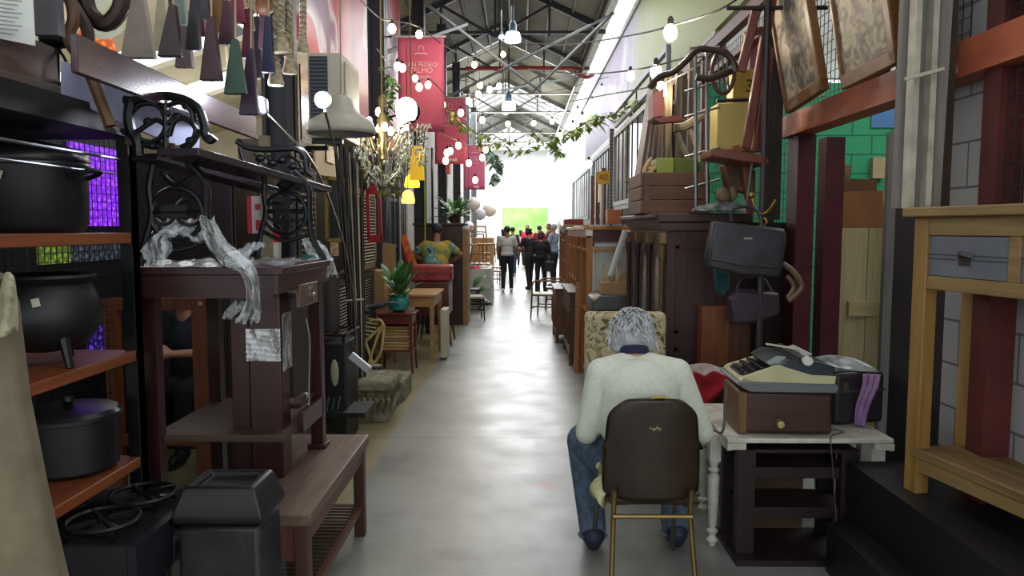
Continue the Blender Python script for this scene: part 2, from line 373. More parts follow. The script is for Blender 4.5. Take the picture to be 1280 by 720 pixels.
# red pipe across the hall with its bend at the right
b = MB(); b.tube(smoothpath([(-1.6, 22.1, 6.28), (1.5, 22.1, 6.28), (1.75, 22.1, 6.1), (1.95, 22.1, 6.02), (2.1, 21.8, 6.02)], 3), .055)
b.build('fire_pipe', paint('a32f33', rough=.4), label='red sprinkler pipe running across the roof trusses', cat='pipe')
# far end of the hall: open doorway with white frame
b = MB(); b.bx(-3.4, -1.9, 45, 45.2, 0, 6.3); b.bx(2.0, 2.3, 45, 45.2, 0, 6.3); b.bx(-1.9, 2.0, 45, 45.2, 5.4, 6.3); struct(b, 'wall_back', paint('e3e5e4'))
b = MB(); b.bx(-1.0, 1.6, 42, 42.05, 1.0, 2.75); b.bx(-1.0, -.97, 42.05, 42.08, 0, 2.75); b.bx(1.57, 1.6, 42.05, 42.08, 0, 2.75); b.build('green_banner', paint('8cc860', 'b0dc88', .6, 0, 1.2), label='lime green printed banner hung across the far end', cat='banner')
b = MB(); b.bx(1.15, 2.0, 40, 40.03, 2.85, 4.35); b.bx(1.5, 1.51, 40, 40.01, 4.35, 6.6); b.build('hanging_sheet', fabric('e2e2da', 'd6d4c8'), label='cream square sheet hanging at the right of the far end', cat='sheet')
# ---------------- people ----------------
def frame(f, u):
    f = V(f).normalized(); u = V(u); u = (u-f*u.dot(f)).normalized(); r_ = f.cross(u)   # columns: right, forward, up
    return Matrix((r_, f, u)).transposed()
SK = paint('c08e72', 'b37f63', .55, 0, 9); SK2 = paint('9a6a50', '8c5c44', .55, 0, 9)
def hand(b, wr, d, palm, k=1.0, curl=.5, side=1):
    # palm, four bent fingers of unequal length and a thumb; d = pointing direction, palm = palm normal
    d = V(d).normalized(); nrm = V(palm); nrm = (nrm-d*nrm.dot(d)).normalized(); s = d.cross(nrm)*side; wr = V(wr)
    b.cap(wr, .026*k, wr+d*.07*k, .03*k); 
    for i, (o, L) in enumerate(((-.03, .072), (-.01, .08), (.01, .076), (.029, .06))):
        a = wr+d*.075*k+s*o*k; q = a+(d*cos(curl*.5)+nrm*sin(curl*.5))*L*.5*k; e = q+(d*cos(curl*1.5)+nrm*sin(curl*1.5))*L*.5*k
        b.cap(wr+d*.03*k+s*o*.7*k, .012*k, a, .0105*k, 8); b.cap(a, .0105*k, q, .0095*k, 8); b.cap(q, .0095*k, e, .008*k, 8)
    a = wr+d*.02*k-s*.026*k; q = a+(d*.6-s*.7+nrm*.2).normalized()*.042*k; b.cap(a, .014*k, q, .012*k, 8); b.cap(q, .012*k, q+(d*.9-s*.1+nrm*.3).normalized()*.03*k, .0095*k, 8)
def head(b, c, Fm, k=1.0):
    q = lambda x, y, z: V(c)+Fm @ V((x*k, y*k, z*k))
    b.ell(c, (.075*k, .092*k, .1*k), Fm); b.ell(q(0, .03, -.055), (.055*k, .06*k, .062*k), Fm)
    b.ell(q(0, .045, -.098), (.026*k, .026*k, .02*k), Fm, 10, 8)
    b.cap(q(0, .085, .012), .009*k, q(0, .104, -.022), .014*k, 8); b.ell(q(0, .085, -.052), (.024*k, .012*k, .009*k), Fm, 10, 6)
    b.ell(q(0, .078, .03), (.045*k, .014*k, .01*k), Fm, 10, 6)
    for s in (-1, 1): b.ell(q(s*.077, -.004, -.01), (.012*k, .02*k, .032*k), Fm, 10, 8)
def figure(J, label, skin=SK, top=None, legs=None, shoe=None, hair=None, hairm=None, k=1.0, long=True, fwd=(0, 1, 0), hf=(0, 1, 0), hu=(0, 0, 1), vox=.014, group=None, skirt=0, topk=1.0, curl=.5, legk=1.0, big=False):
    J = {a: V(c) for a, c in J.items()}; base = V((J['pel'].x, J['pel'].y, min(J['anL'].z, J['anR'].z)-.08*k))
    t_ = thing('person', label, 'person', base, 0, group)
    Fh = frame(hf, hu); up = (J['neck']-J['pel']).normalized(); Ft = frame(fwd, up)
    b = MB(); head(b, J['head'], Fh, k)
    b.cap(J['neck']-up*.05*k, .062*k, J['head']-Fh @ V((0, .015*k, .06*k)), .05*k)
    b.ell(J['chest'], (.14*k, .095*k, .17*k), Ft); b.ell((J['chest']+J['pel'])/2, (.12*k, .09*k, .17*k), Ft); b.ell(J['pel'], (.15*k, .1*k, .11*k), Ft)
    for s in 'LR':
        b.cap(J['neck']-up*.07*k, .05*k, J['sh'+s], .05*k); b.cap(J['sh'+s], .05*k, J['el'+s], .038*k); b.cap(J['el'+s], .038*k, J['wr'+s], .026*k)
        d = (J['wr'+s]-J['el'+s]).normalized(); sg = -1 if s == 'L' else 1
        hand(b, J['wr'+s], d, Ft @ V((-sg, .2, 0)), k, curl, 1)
        b.cap(J['hip'+s], .085*k, J['kn'+s], .055*k); b.cap(J['kn'+s], .055*k, J['an'+s], .036*k)
        ff = V(fwd); ff.z = 0; ff.normalize(); b.cap(J['an'+s]-V((0, 0, .045*k)), .034*k, J['an'+s]+ff*.13*k-V((0, 0, .05*k)), .028*k)
    b.build('body', skin, t_, remesh=vox*.62 if k > .8 else vox, smooth=2)
    for s in (-1, 1): MB().ell(J['head']+Fh @ V((s*.03*k, .083*k, .008*k)), .011*k, None, 8, 6).build('eye', paint('1e1a18', rough=.2), t_)
    b = MB(); e_ = .014*k*topk
    b.ell(J['chest']+up*.02*k, (.165*k*topk, .11*k*topk+.005, .19*k), Ft); b.ell((J['chest']*.5+J['pel']*.5), (.145*k*topk, .11*k*topk, .2*k), Ft); b.ell(J['pel']+up*.05*k, (.16*k*topk, .12*k*topk, .1*k), Ft)
    for s in 'LR':
        b.cap(J['neck']-up*.075*k, .06*k, J['sh'+s], .06*k+e_*.3); b.cap(J['chest']+(J['sh'+s]-J['chest'])*.5, .09*k, J['sh'+s], .062*k)
        if long: b.cap(J['sh'+s], .06*k+e_*.4, J['el'+s], .047*k+e_*.4); b.cap(J['el'+s], .047*k+e_*.4, J['wr'+s], .036*k+e_*.2)
        else: q = J['sh'+s]*.35+J['el'+s]*.65; b.cap(J['sh'+s], .062*k+e_*.4, q, .056*k+e_*.4)
    if big: b.cap(J['shL']*.8+J['shR']*.2-V((0, 0, .03)), .1, J['shR']*.8+J['shL']*.2-V((0, 0, .03)), .1, 14); b.ell(J['chest']-V((0, .0, .06)), (.2, .13, .2), Ft)
    b.build('top', top, t_, remesh=vox*.75, smooth=14 if big else 3)
    b = MB(); b.ell(J['pel'], (.16*k, .118*k, .12*k), Ft)
    for s in 'LR':
        b.cap(J['hip'+s], .098*k*legk**.5, J['kn'+s], .068*k*legk); b.cap(J['kn'+s], .068*k*legk, J['an'+s]+V((0, 0, (.0 if big else .02)*k)), .056*k*legk)
    b.build('trousers', legs, t_, remesh=vox*.75, smooth=2)
    ff = V(fwd); ff.z = 0; ff.normalize()
    for s in 'LR':
        kk = k; bw = 1.0 if big else 1; k = k*(1.22 if big else 1); b = MB(); a = J['an'+s]+V((0, 0, .075*(k-kk))); b.cap(a-V((0, 0, .01*k)), .048*k*bw, a-V((0, 0, .035*k)), .048*k*bw); b.cap(a-ff*.03*k-V((0, 0, .03*k)), .046*k*bw, a+ff*.14*k-V((0, 0, .04*k)), .036*k*bw)
        b.cap(a-ff*.03*k-V((0, 0, .06*k)), .03*k, a+ff*.15*k-V((0, 0, .06*k)), .026*k)
        b.build('shoe', shoe, t_, remesh=vox*.7, smooth=1); k = kk
    if hair:
        b = MB(); q = lambda x, y, z: J['head']+Fh @ V((x*k, y*k, z*k))
        b.ell(q(0, -.018, .022), (.088*k, .098*k, .098*k), Fh)
        if hair == 'long': b.ell(q(0, -.05, -.07), (.085*k, .055*k, .13*k), Fh); b.ell(q(0, -.05, -.14), (.08*k, .045*k, .1*k), Fh)
        if hair == 'bob': b.ell(q(0, -.035, -.04), (.1*k, .085*k, .1*k), Fh)
        if hair == 'curly':
            for i in range(26):
                a = random.uniform(0, 2*pi); z = random.uniform(-.06, .1); b.ell(q(.085*cos(a)*(1-abs(z)*3), -.03+.085*sin(a)*.9, z), random.uniform(.025, .04)*k, None, 8, 6)
        if hair == 'bun': b.ell(q(0, -.1, .06), .04*k)
        b.build('hair', hairm, t_, remesh=vox*.7, smooth=1)
    return t_, Fh
def stand(x, y, h, yaw=0, stride=.1, lean=0.0, armL=(0, .03, -1), armR=(0, .03, -1), foreL=(0, .15, -1), foreR=(0, .15, -1)):
    k = h/1.75; M = TM((x, y, 0), yaw); q = lambda a, b, c: M @ V((a*k, b*k, c*k)); d = lambda v, L: (M.to_3x3() @ V(v).normalized())*L*k
    J = dict(pel=q(0, 0, .95), chest=q(0, .02+lean*.5, 1.25), neck=q(0, .0+lean, 1.47), head=q(0, .02+lean*1.3, 1.635))
    for s, sg, ar, fo in (('L', -1, armL, foreL), ('R', 1, armR, foreR)):
        J['sh'+s] = q(sg*.175, lean*.9, 1.42); J['el'+s] = J['sh'+s]+d((ar[0]+sg*.18, ar[1], ar[2]), .28); J['wr'+s] = J['el'+s]+d((fo[0]+sg*.02, fo[1], fo[2]), .25)
        J['hip'+s] = q(sg*.09, 0, .9); J['kn'+s] = q(sg*.1, .02+sg*stride*.5, .5); J['an'+s] = q(sg*.11, sg*stride, .085)
    return J, k, (M.to_3x3() @ V((0, 1, 0)))
# ---------------- right foreground ----------------
BRASS = metal('8a7448', .4); BLACKW = paint('17161a', rough=.45); OAK = wood('a5814a', '8a6636', 'z', .5); OAKX = wood('a5814a', '87653a', 'y', .5)
DKW = wood('251516', '190e10', 'z', .5); DKWY = wood('2a191a', '1b1011', 'y', .5)
WHITEP = paint('d8d6cb', 'b9b6a8', .55, 0, 9)
def turned_leg(b, x, y, z0, z1, r=.024):
    h = z1-z0; pr = [(r*.55, 0), (r*.8, .03), (r*1.15, .055), (r*.8, .075), (r*.5, .095), (r*.95, .12), (r*1.1, .14), (r*.6, .16), (r*.85, .2), (r*1.1, .5), (r*1.2, .62), (r*.7, .65), (r*1.15, .68), (r*.7, .705), (r*1.1, .76)]
    b.lathe([(a, z0+c*h) for a, c in pr], (x, y, 0), 14); b.bx(x-r*1.05, x+r*1.05, y-r*1.05, y+r*1.05, z0+.76*h, z1)
# seated man
J = dict(pel=(.57, 3.36, .52), chest=(.56, 3.4, .80), neck=(.55, 3.53, 1.055), head=(.545, 3.645, 1.085), shL=(.38, 3.46, .94), shR=(.745, 3.46, .94),
         elL=(.315, 3.43, .655), elR=(.865, 3.44, .655), wrL=(.40, 3.68, .625), wrR=(.755, 3.70, .635), hipL=(.49, 3.38, .49), hipR=(.65, 3.38, .49),
         knL=(.325, 3.74, .53), knR=(.80, 3.8, .53), anL=(.37, 3.64, .1), anR=(.795, 3.68, .1))
t_, Fh = figure(J, 'man with wavy grey hair, pale sweater and jeans sitting bent over, seen from behind', SK, cloth('dadecf', 'd0d5c6', 60), fabric('54687c', '42525f', 24), paint('20283a', rough=.6),
    None, None, 1.02, True, (0, 1, 0), (-.1, .72, -.62), (.02, .62, .75), .011, topk=1.12, curl=.9, legk=1.22, big=True)
hc = V(J['head']); b = MB(); q = lambda x, y, z: hc+Fh @ V((x, y, z))
b.ell(q(0, -.02, .02), (.1, .108, .11), Fh); b.ell(q(0, -.05, -.05), (.1, .07, .075), Fh); b.ell(q(-.06, -.03, -.05), (.055, .06, .07), Fh); b.ell(q(.06, -.03, -.05), (.055, .06, .07), Fh)
hm = paint('b4b8ba', '8f9497', .6, 0, 34, .4)
ho = b.build('hair', hm, t_, remesh=.009, smooth=2)
b = MB()
for i in range(640):
    a = random.uniform(0, 2*pi); el = random.uniform(-.75, 1.35); n_ = V((cos(a)*cos(el), sin(a)*cos(el)-.15, sin(el)))
    if n_.y > .55 and n_.z < .4: continue
    s = V((n_.x*.098, n_.y*.105-.022, n_.z*.105+.01)); tn = V((n_.x*.5+random.uniform(-.38, .38)+.4*sin(4*a), -.4+random.uniform(-.3, .3), -1.0)); tn = (tn-n_*tn.dot(n_)*.8).normalized()
    L = random.uniform(.03, .055); c_ = random.uniform(.2, 1.1)
    if el < -.3: L *= 1.2; c_ += .5
    b.tube([q(*(s*.98)), q(*(s+tn*L*.5+n_*.008)), q(*(s+tn*L+n_*.012*c_))], [.0055, .0045, .001], 5)
for i in range(26):
    s = random.choice((-1, 1)); b.tube([q(s*.09, -.03, -.03+random.uniform(-.03, .05)), q(s*.108, -.04, -.06+random.uniform(-.03, .05)), q(s*(.118+random.uniform(-.01, .03)), -.05, -.07+random.uniform(-.05, .06))], [.006, .005, .001], 5)
b.build('hair_wisps', paint('c6caca', 'a0a5a7', .6, 0, 40), ho)
b = MB(); b.lathe([(.068, -.03), (.072, -.02), (.067, .006), (.06, .014)], V(J['neck'])+V((0, -.004, -.016)), 20, M=frame((0, 1, -.3), (0, .45, .9))); b.build('shirt_collar', paint('1f2442', rough=.85), t_, thick=.004)
for s in 'LR':
    a = V(J['an'+s]); MB().lathe([(.073, -.006), (.076, 0), (.073, .006)], a+V((0, -.0, -.03)), 20).build('trouser_hem', paint('6a7682', rough=.9), t_)

# brown chair
def leather(a, b_): return paint(a, b_, .38, 0, 6, .12)
ch = thing('side_chair', 'brown leatherette chair with metal tube legs that the grey haired man sits on', 'chair', (.57, 3.33, 0))
def backf(u, v):   # rounded trapezoid, curved around the sitter
    z = .445+.455*v; hw = .213-.024*v**2
    if v > .82: hw *= math.sqrt(max(0, 1-((v-.82)/.18)**2.6*.42))
    if v < .1: hw *= .97+.3*v
    s_ = (u-.5)*2; return (.57+s_*hw, 3.105+.05*s_*s_*1.0+.02*v*0-.03*v, z-(.03*(abs(s_)**6))*(1 if v > .5 else -1))
b = MB(); b.sheet(lambda u, v: backf(u, v), 24, 24); b.build('backrest', leather('33281b', '261c13'), ch, thick=.028)
b = MB(); b.sheet(lambda u, v: (.57+(u-.5)*.41*(1-.1*abs(2*v-1)**4), 3.14+.42*v, .44+.03*math.sqrt(max(0, 1-abs(2*u-1)**4))-.03*v*v), 16, 14); b.build('seat', leather('4a3626', '3a2a1e'), ch, thick=.05)
for s in (-1, 1):
    MB().tube([(.57+s*.165, 3.09, .50), (.57+s*.165, 3.11, .38), (.57+s*.185, 3.02, .0)], .0115, 10).build('leg', BRASS, ch)
    MB().tube([(.57+s*.185, 3.5, .42), (.57+s*.2, 3.62, .0)], .0115, 10).build('leg', metal('77736a', .4), ch)
MB().tube([(.40, 3.09, .385), (.74, 3.09, .385)], .011, 8).build('stretcher', BRASS, ch)
b = MB(); b.sheet(lambda u, v: (.55+.05*u, 3.082+.002*sin(9*u), .765+.012*v+.006*sin(12*u)), 6, 2); b.build('torn_patch', paint('8a7c54'), ch, thick=.003)
b = MB(); b.sheet(lambda u, v: (.57-.02+u*.07, 3.07-.01+.04*v-.01, .904+.006*sin(3*u)+.004), 4, 3); b.build('tape_patch', paint('a8923e'), ch, thick=.003)
# yellow cloth under the seat corner
b = MB(); b.sheet(lambda u, v: (.335+.075*u+.02*sin(6*v), 3.2+.04*sin(5*u+3*v), .565-.14*v-.05*u*v+.012*sin(9*u)), 10, 10); b.build('rag', fabric('a8a03c', 'c7c4a0', 14), label='small yellow and white rag sticking out at the left of the brown chair', cat='rag', thick=.004)

# low white table with turned legs
tb = thing('side_table', 'low white painted table with turned legs under the typewriter', 'table', (1.4, 3.87, 0))
b = MB(); b.bx(1.0, 1.80, 3.50, 4.22, .585, .61); b.build('tabletop', WHITEP, tb, bevel=.006)
b = MB(); b.bx(1.0, 1.09, 3.497, 3.52, .555, .586); b.bx(1.0, 1.02, 3.5, 4.2, .55, .586); b.bx(1.71, 1.80, 3.497, 3.52, .555, .586); b.bx(1.78, 1.8, 3.5, 4.2, .55, .586); b.bx(1.02, 1.78, 4.18, 4.2, .53, .586); b.build('apron', WHITEP, tb)
for x, y in ((1.0, 3.68), (1.045, 4.12), (1.7, 4.12), (1.74, 3.68)):
    b = MB(); turned_leg(b, x if x > 1.01 else .985, y, 0, .585, .026); b.build('leg', WHITEP, tb)
# dark shelf stand under it
st = thing('shelf_stand', 'dark wooden open shelf stand tucked under the white table', 'shelf', (1.32, 3.3, 0))
for x in (1.02, 1.52): 
    b = MB(); b.bx(x+.04, x+.125, 3.52, 3.58, 0, .545); b.bx(x+.04, x+.125, 3.78, 3.82, 0, .545); b.build('post', DKW, st)
for z in (.40, .20): MB().bx(1.1, 1.6, 3.54, 3.8, z, z+.055).build('shelf', DKWY, st)
MB().bx(1.06, 1.64, 3.53, 3.81, .53, .546).build('top', DKWY, st)
b = MB(); b.bx(1.04, 1.66, 3.44, 3.84, 0.0, .03); b.build('base', DKWY, st)
# things stored below the table
for i, (z, c) in enumerate(((.0, 'b5ae98'), (.045, 'c8c4b4'), (.09, 'a9a18c'), (.135, 'bdb7a6'), (.18, '9a937f'), (.225, 'c4bfae'))):
    b = MB(); b.box((1.25+random.uniform(-.02, .02), 4.4, z+.0225), (.62, .3, .042), random.uniform(-.05, .05))
    b.build('paper_bundle', paint(c, rough=.8), label='pale bundle of papers under the table, number %s up from the floor' % ['one', 'two', 'three', 'four', 'five', 'six'][i], cat='papers', group='paper bundles under the white table', bevel=.008)
MB().lathe([(.09, 0), (.11, .03), (.125, .22), (.13, .23)], (1.33, 3.97, .3), 20).build('red_bucket', paint('a02a30', rough=.4), label='red bucket seen in the gap under the white table top', cat='bucket')
MB().bx(1.18, 1.5, 3.83, 4.1, .0, .3).build('carton', paint('5a4632', rough=.8), label='brown carton below the red bucket under the table', cat='box', bevel=.004)

# wooden radio box
rb0 = None
rb = thing('radio_box', 'old brown wooden radio case with a cream knob, typewriter on top', 'radio', (1.27, 3.68, .61))
M = TM((1.27, 3.7, .61), R(-3)); 
b = MB(M); b.bx(-.25, .25, -.15, .17, .006, .22); b.build('case', wood('4a2a20', '38201a', 'x', .35), rb, bevel=.02)
b = MB(M); b.bx(-.252, -.2, -.152, .172, .004, .215); b.build('side_panel', wood('7d5c36', '5f4426', 'z', .5), rb, bevel=.01)
b = MB(M); b.lathe([(.03, 0), (.03, .008), (.018, .01)], (-.03, -.151, .06), 20, M=Matrix.Rotation(pi/2, 3, 'X')); b.build('knob_plate', paint('3a2018'), rb)
b = MB(M); b.lathe([(.018, 0), (.02, .006), (.018, .02), (.008, .026)], (-.03, -.158, .06), 20, M=Matrix.Rotation(pi/2, 3, 'X')); b.build('knob', paint('c0a860', rough=.35), rb)

# typewriter, keyboard towards the aisle
tw = thing('typewriter', 'cream and dark green portable typewriter standing on the brown radio case', 'typewriter', (1.27, 3.68, .83))
M = TM((1.27, 3.69, .83), R(-3)); YM = -.17; YP = .19
CR = paint('c9c49a', 'bab58c', .4, 0, 5); DG = paint('1f2f38', '182630', .3, 0, 5); GY = paint('6d7175', rough=.45)
b = MB(M); b.prism([(-.275, YM-.01, .045), (-.2, YM-.01, .0), (.25, YM-.01, .0), (.265, YM-.01, .03), (.255, YM-.01, .05), (-.255, YM-.01, .062)], (0, YP-YM+.02, 0)); b.build('base_tray', GY, tw, bevel=.008)
b = MB(M); b.prism([(-.255, YM, .062), (-.205, YM, .058), (.245, YM, .05), (.25, YM, .1), (.12, YM, .105), (-.04, YM, .155), (-.06, YM, .155), (-.235, YM, .085)], (0, .03, 0)); b.prism([(-.255, YP-.03, .062), (-.205, YP-.03, .058), (.245, YP-.03, .05), (.25, YP-.03, .1), (.12, YP-.03, .105), (-.04, YP-.03, .155), (-.235, YP-.03, .085)], (0, .03, 0)); b.prism([(-.255, YM, .05), (-.2, YM, .05), (-.18, YM, .068), (-.235, YM, .082)], (0, YP-YM, 0)); b.build('lower_shell', CR, tw, bevel=.004)
b = MB(M); b.prism([(-.2, YM+.03, .055), (.0, YM+.03, .055), (.0, YM+.03, .13), (-.03, YM+.03, .14)], (0, YP-YM-.06, 0)); b.build('key_well', paint('15171b'), tw)
for r_ in range(4):
    for c_ in range(9):
        x = -.195+r_*.04; y = YM+.05+c_*.0345+(.008 if r_ % 2 else 0); z = .09+r_*.018
        MB(M).box((x, y, z), (.026, .024, .014)).build('key', paint('101216', rough=.3), tw, bevel=.003)
MB(M).box((-.225, .01, .088), (.022, .2, .012)).build('space_bar', paint('101216', rough=.3), tw, bevel=.003)
b = MB(M); b.prism([(-.04, YM+.002, .125), (.11, YM+.002, .085), (.245, YM+.002, .08), (.245, YM+.002, .15), (.17, YM+.002, .175), (.02, YM+.002, .195), (-.01, YM+.002, .185)], (0, YP-YM-.004, 0)); b.build('upper_shell', DG, tw, bevel=.008)
b = MB(M); b.prism([(-.065, YM+.04, .14), (-.03, YM+.04, .125), (.0, YM+.04, .2), (-.05, YM+.04, .205), (-.11, YM+.04, .165)], (0, YP-YM-.08, 0)); b.build('type_guard', metal('8f9698', .25), tw)
b = MB(M); b.tube([(.08, YM-.05, .195), (.08, YP+.03, .195)], .02, 16); b.build('platen', paint('23262a'), tw)
b = MB(M); b.tube([(.08, YM-.055, .195), (.08, YM-.03, .195)], .026, 20); b.build('platen_knob', paint('dcdcd4', rough=.35), tw)
b = MB(M); b.box((.115, .0, .212), (.035, .28, .01), Matrix.Rotation(R(-20), 3, 'Y')); b.build('paper_table', paint('b9b8ae', rough=.35), tw, bevel=.003)
b = MB(M); b.beam((.06, YM-.03, .225), (.02, YM-.045, .262), .014, .008); b.beam((.03, YM-.04, .262), (-.13, YM-.02, .285), .02, .008); b.build('carriage_lever', paint('cfcbb8', rough=.35), tw)
tw.scale = (.9, 1, .84); tw.location.x += .028; rb.scale = (.9, 1, 1); rb.location.x += .03
# cable hanging from the radio over the white table
MB().tube(smoothpath([(1.02, 3.6, .84), (1.0, 3.55, .72), (.985, 3.54, .63), (.97, 3.62, .615)], 5), .006, 6).build('power_cable', paint('4b5052'), label='grey cord hanging down the left end of the radio case', cat='cord')
MB().tube(smoothpath([(1.5, 3.62, .616), (1.56, 3.66, .616), (1.6, 3.6, .616), (1.53, 3.55, .616), (1.49, 3.49, .612), (1.5, 3.485, .5), (1.53, 3.485, .2)], 6), .0028, 6).build('thin_cable', paint('5a4c3e'), label='thin cable curling over the front edge of the white table', cat='cable')

# dark suitcase, cloth and plastic on the table
sc = thing('suitcase', 'worn black suitcase standing on the right end of the white table', 'suitcase', (1.62, 3.95, .61))
M = TM((1.70, 3.92, .61), R(14)); b = MB(M); b.bx(-.13, .16, -.16, .16, 0, .27); b.build('shell', paint('3a3438', '2b272b', .5, 0, 7, .2), sc, bevel=.02)
b = MB(M); b.bx(-.135, .165, -.165, .165, .17, .18); b.build('band', paint('5a5356', rough=.4), sc)
for x in (-.08, .1): MB(M).box((x, -.165, .2), (.03, .012, .05)).build('latch', metal('8d8678', .4), sc)
def crumple(c, sx, sy, sz, seed, name, mat, n=26, **k):
    rr = random.Random(seed); w_ = [(rr.uniform(4, 14), rr.uniform(4, 14), rr.uniform(0, 6), rr.uniform(.2, 1)) for _ in range(6)]
    def fn(u, v):
        s_ = sum(a[3]*sin(a[0]*u+a[1]*v+a[2]) for a in w_)/3; e = math.sqrt(max(0, 1-(2*u-1)**2))*math.sqrt(max(0, 1-(2*v-1)**2))
        return (c[0]+(u-.5)*sx*(1+.1*sin(9*v)), c[1]+(v-.5)*sy*(1+.1*sin(8*u)), c[2]+sz*e*(.55+.45*s_))
    return MB().sheet(fn, n, n).build(name, mat, thick=.004, **k)
crumple((1.69, 3.92, .885), .3, .3, .075, 3, 'plastic_bag', paint('9ea3a2', '6f7372', .25, 0, 18, .6), label='crumpled grey plastic bag lying on top of the black suitcase', cat='bag')
b = MB(); b.sheet(lambda u, v: (1.745+.07*u*(1-.25*v)-.05*v+.006*sin(7*v), 3.72-.01*sin(16*u+1.5*v)-.02*u, .885-.265*v), 20, 16); b.build('pink_cloth', fabric('a884b0', '8a6894', 12), label='lilac pink cloth draped down in front of the black suitcase', cat='cloth', thick=.008)

# black stepped platform
pf = thing('display_platform', 'matt black stepped display platform under the wooden console', 'platform', (2.0, 2.6, 0))
MB().bx(1.58, 1.98, 1.5, 3.5, .0, .50).build('upper_step', BLACKW, pf)
MB().bx(1.45, 1.58, 1.3, 3.4, .0, .235).build('lower_step', BLACKW, pf)
b = MB(); b.prism([G(1063, 676, .19)+V((0, 0, 0)), G(1063, 720, .05), G(1120, 740, .05), G(1113, 716, .17)], (.02, -.02, .0)); b.build('plank', wood('7a4a30', '5f3826', 'y'), label='reddish wood plank leaning on the black platform at floor level', cat='plank')

# wooden console with two grey drawers
M = TM((1.70, 3.17, .5), R(90+7)); M = TM((1.655, 3.13, .5), R(-79))
# local x runs along the console towards the camera, local y goes away from the aisle
cs = thing('console_table', 'light oak console with two blue grey drawers on the black platform', 'console', M.translation, R(-79))
W2 = wood('98804f', '7a623a', 'x', .55); GR = paint('70747e', '646873', .55, 0, 6)
L_ = 1.75; D_ = .30
b = MB(M); b.bx(-.03, L_, -.04, D_+.02, 1.165, 1.205); b.build('top', W2, cs, bevel=.006)
for x in (0, L_-.1):
    for y in (0, D_-.06): MB(M).bx(x, x+.075, y, y+.06, 0, 1.165).build('leg', wood('9e7c42', '80602e', 'z', .5), cs, bevel=.004)
b = MB(M); b.bx(.075, L_-.1, .005, .035, 1.09, 1.165); b.bx(.075, L_-.1, .005, .035, .87, .925); b.bx(.0, .05, .03, D_, .87, 1.165); b.bx(.075, L_-.1, D_-.03, D_, .87, 1.165)
for x in (.47, .92, 1.37): b.bx(x, x+.05, .005, .035, .925, 1.09)
b.build('drawer_frame', W2, cs, bevel=.003)
for k, x in enumerate((.078, .523, .973)):
    d = MB(M); d.bx(x, x+.39, .012, .035, .928, 1.087); d = d.build('drawer', GR, cs); 
    e = MB(M); e.bx(x, x+.39, .009, .014, .995, .998); e.bx(x, x+.39, .009, .014, 1.012, 1.015); e.build('drawer_groove', paint('3c3e46'), d)
    e = MB(M); e.prism([(x+.15, .01, 1.02), (x+.23, .01, 1.02), (x+.21, -.03, 1.035)], (0, 0, -.018)); e.bx(x+.165, x+.215, .004, .012, .975, 1.02); e.build('handle', paint('38302e', rough=.4), d)
b = MB(M); b.bx(.04, L_-.05, -.005, D_, .155, .195); b.build('lower_shelf', wood('8c7048', '604a2e', 'x', .6), cs, bevel=.006)
b = MB(M); b.bx(.075, L_-.1, .005, .03, .10, .155); b.build('shelf_rail', W2, cs)
# brown box standing on its lower shelf, behind
MB(M).bx(.66, .74, .2, .26, .196, .87).build('wood_post', wood('6e4a34', '573a2a', 'z'), label='brown wooden post standing on the lower shelf of the oak console', cat='post')
a = P(1107, 300, 5.35); c = P(1131, 300, 5.35); MB().bx(a.x, c.x+.02, 5.35, 5.4, 0, 2.3).build('grey_screen', wood('7d7c78', '65645f', 'z', .6), label='narrow grey panel standing between the plywood and the oak console', cat='panel')
struct(MB().bx(1.985, 2.2, 3.46, 3.95, 0, 3.4), 'wall_right', paint('1f1b1d', rough=.7))
# weathered grey shutter on the console top, with two white strips
sh = thing('weathered_shutter', 'weathered grey wooden panel with two white strips standing on the console', 'panel', (1.70, 3.3, 1.70))
a = P(1120, 258, 3.25); c = P(1172, 258, 3.2); zt = 2.95; z0 = 1.706
b = MB(); b.prism([(a.x, 3.26, z0), (c.x, 3.18, z0), (c.x+.02, 3.18, zt), (a.x, 3.26, zt)], (0, .035, 0)); b.build('board', wood('8a8580', '6d6863', 'z', .7), sh)
for px in (1137, 1158):
    q = P(px, 200, 3.2); b = MB(); b.bx(q.x-.012, q.x+.012, 3.17, 3.23, z0, zt); b.build('strip', paint('c9c5b4', 'aaa694', .6, 0, 10), sh)
b = MB(); b.beam(P(1131, 99, 3.14), P(1180, 86, 3.1), .02, .014); b.build('crossbar', paint('bdb8a4'), sh)
MB().bx(c.x+.0, c.x+.05, 3.2, 3.26, z0, zt).build('dark_post', wood('4a3a2c', '33271e', 'z'), label='narrow dark brown post at the right edge of the grey panel', cat='post')

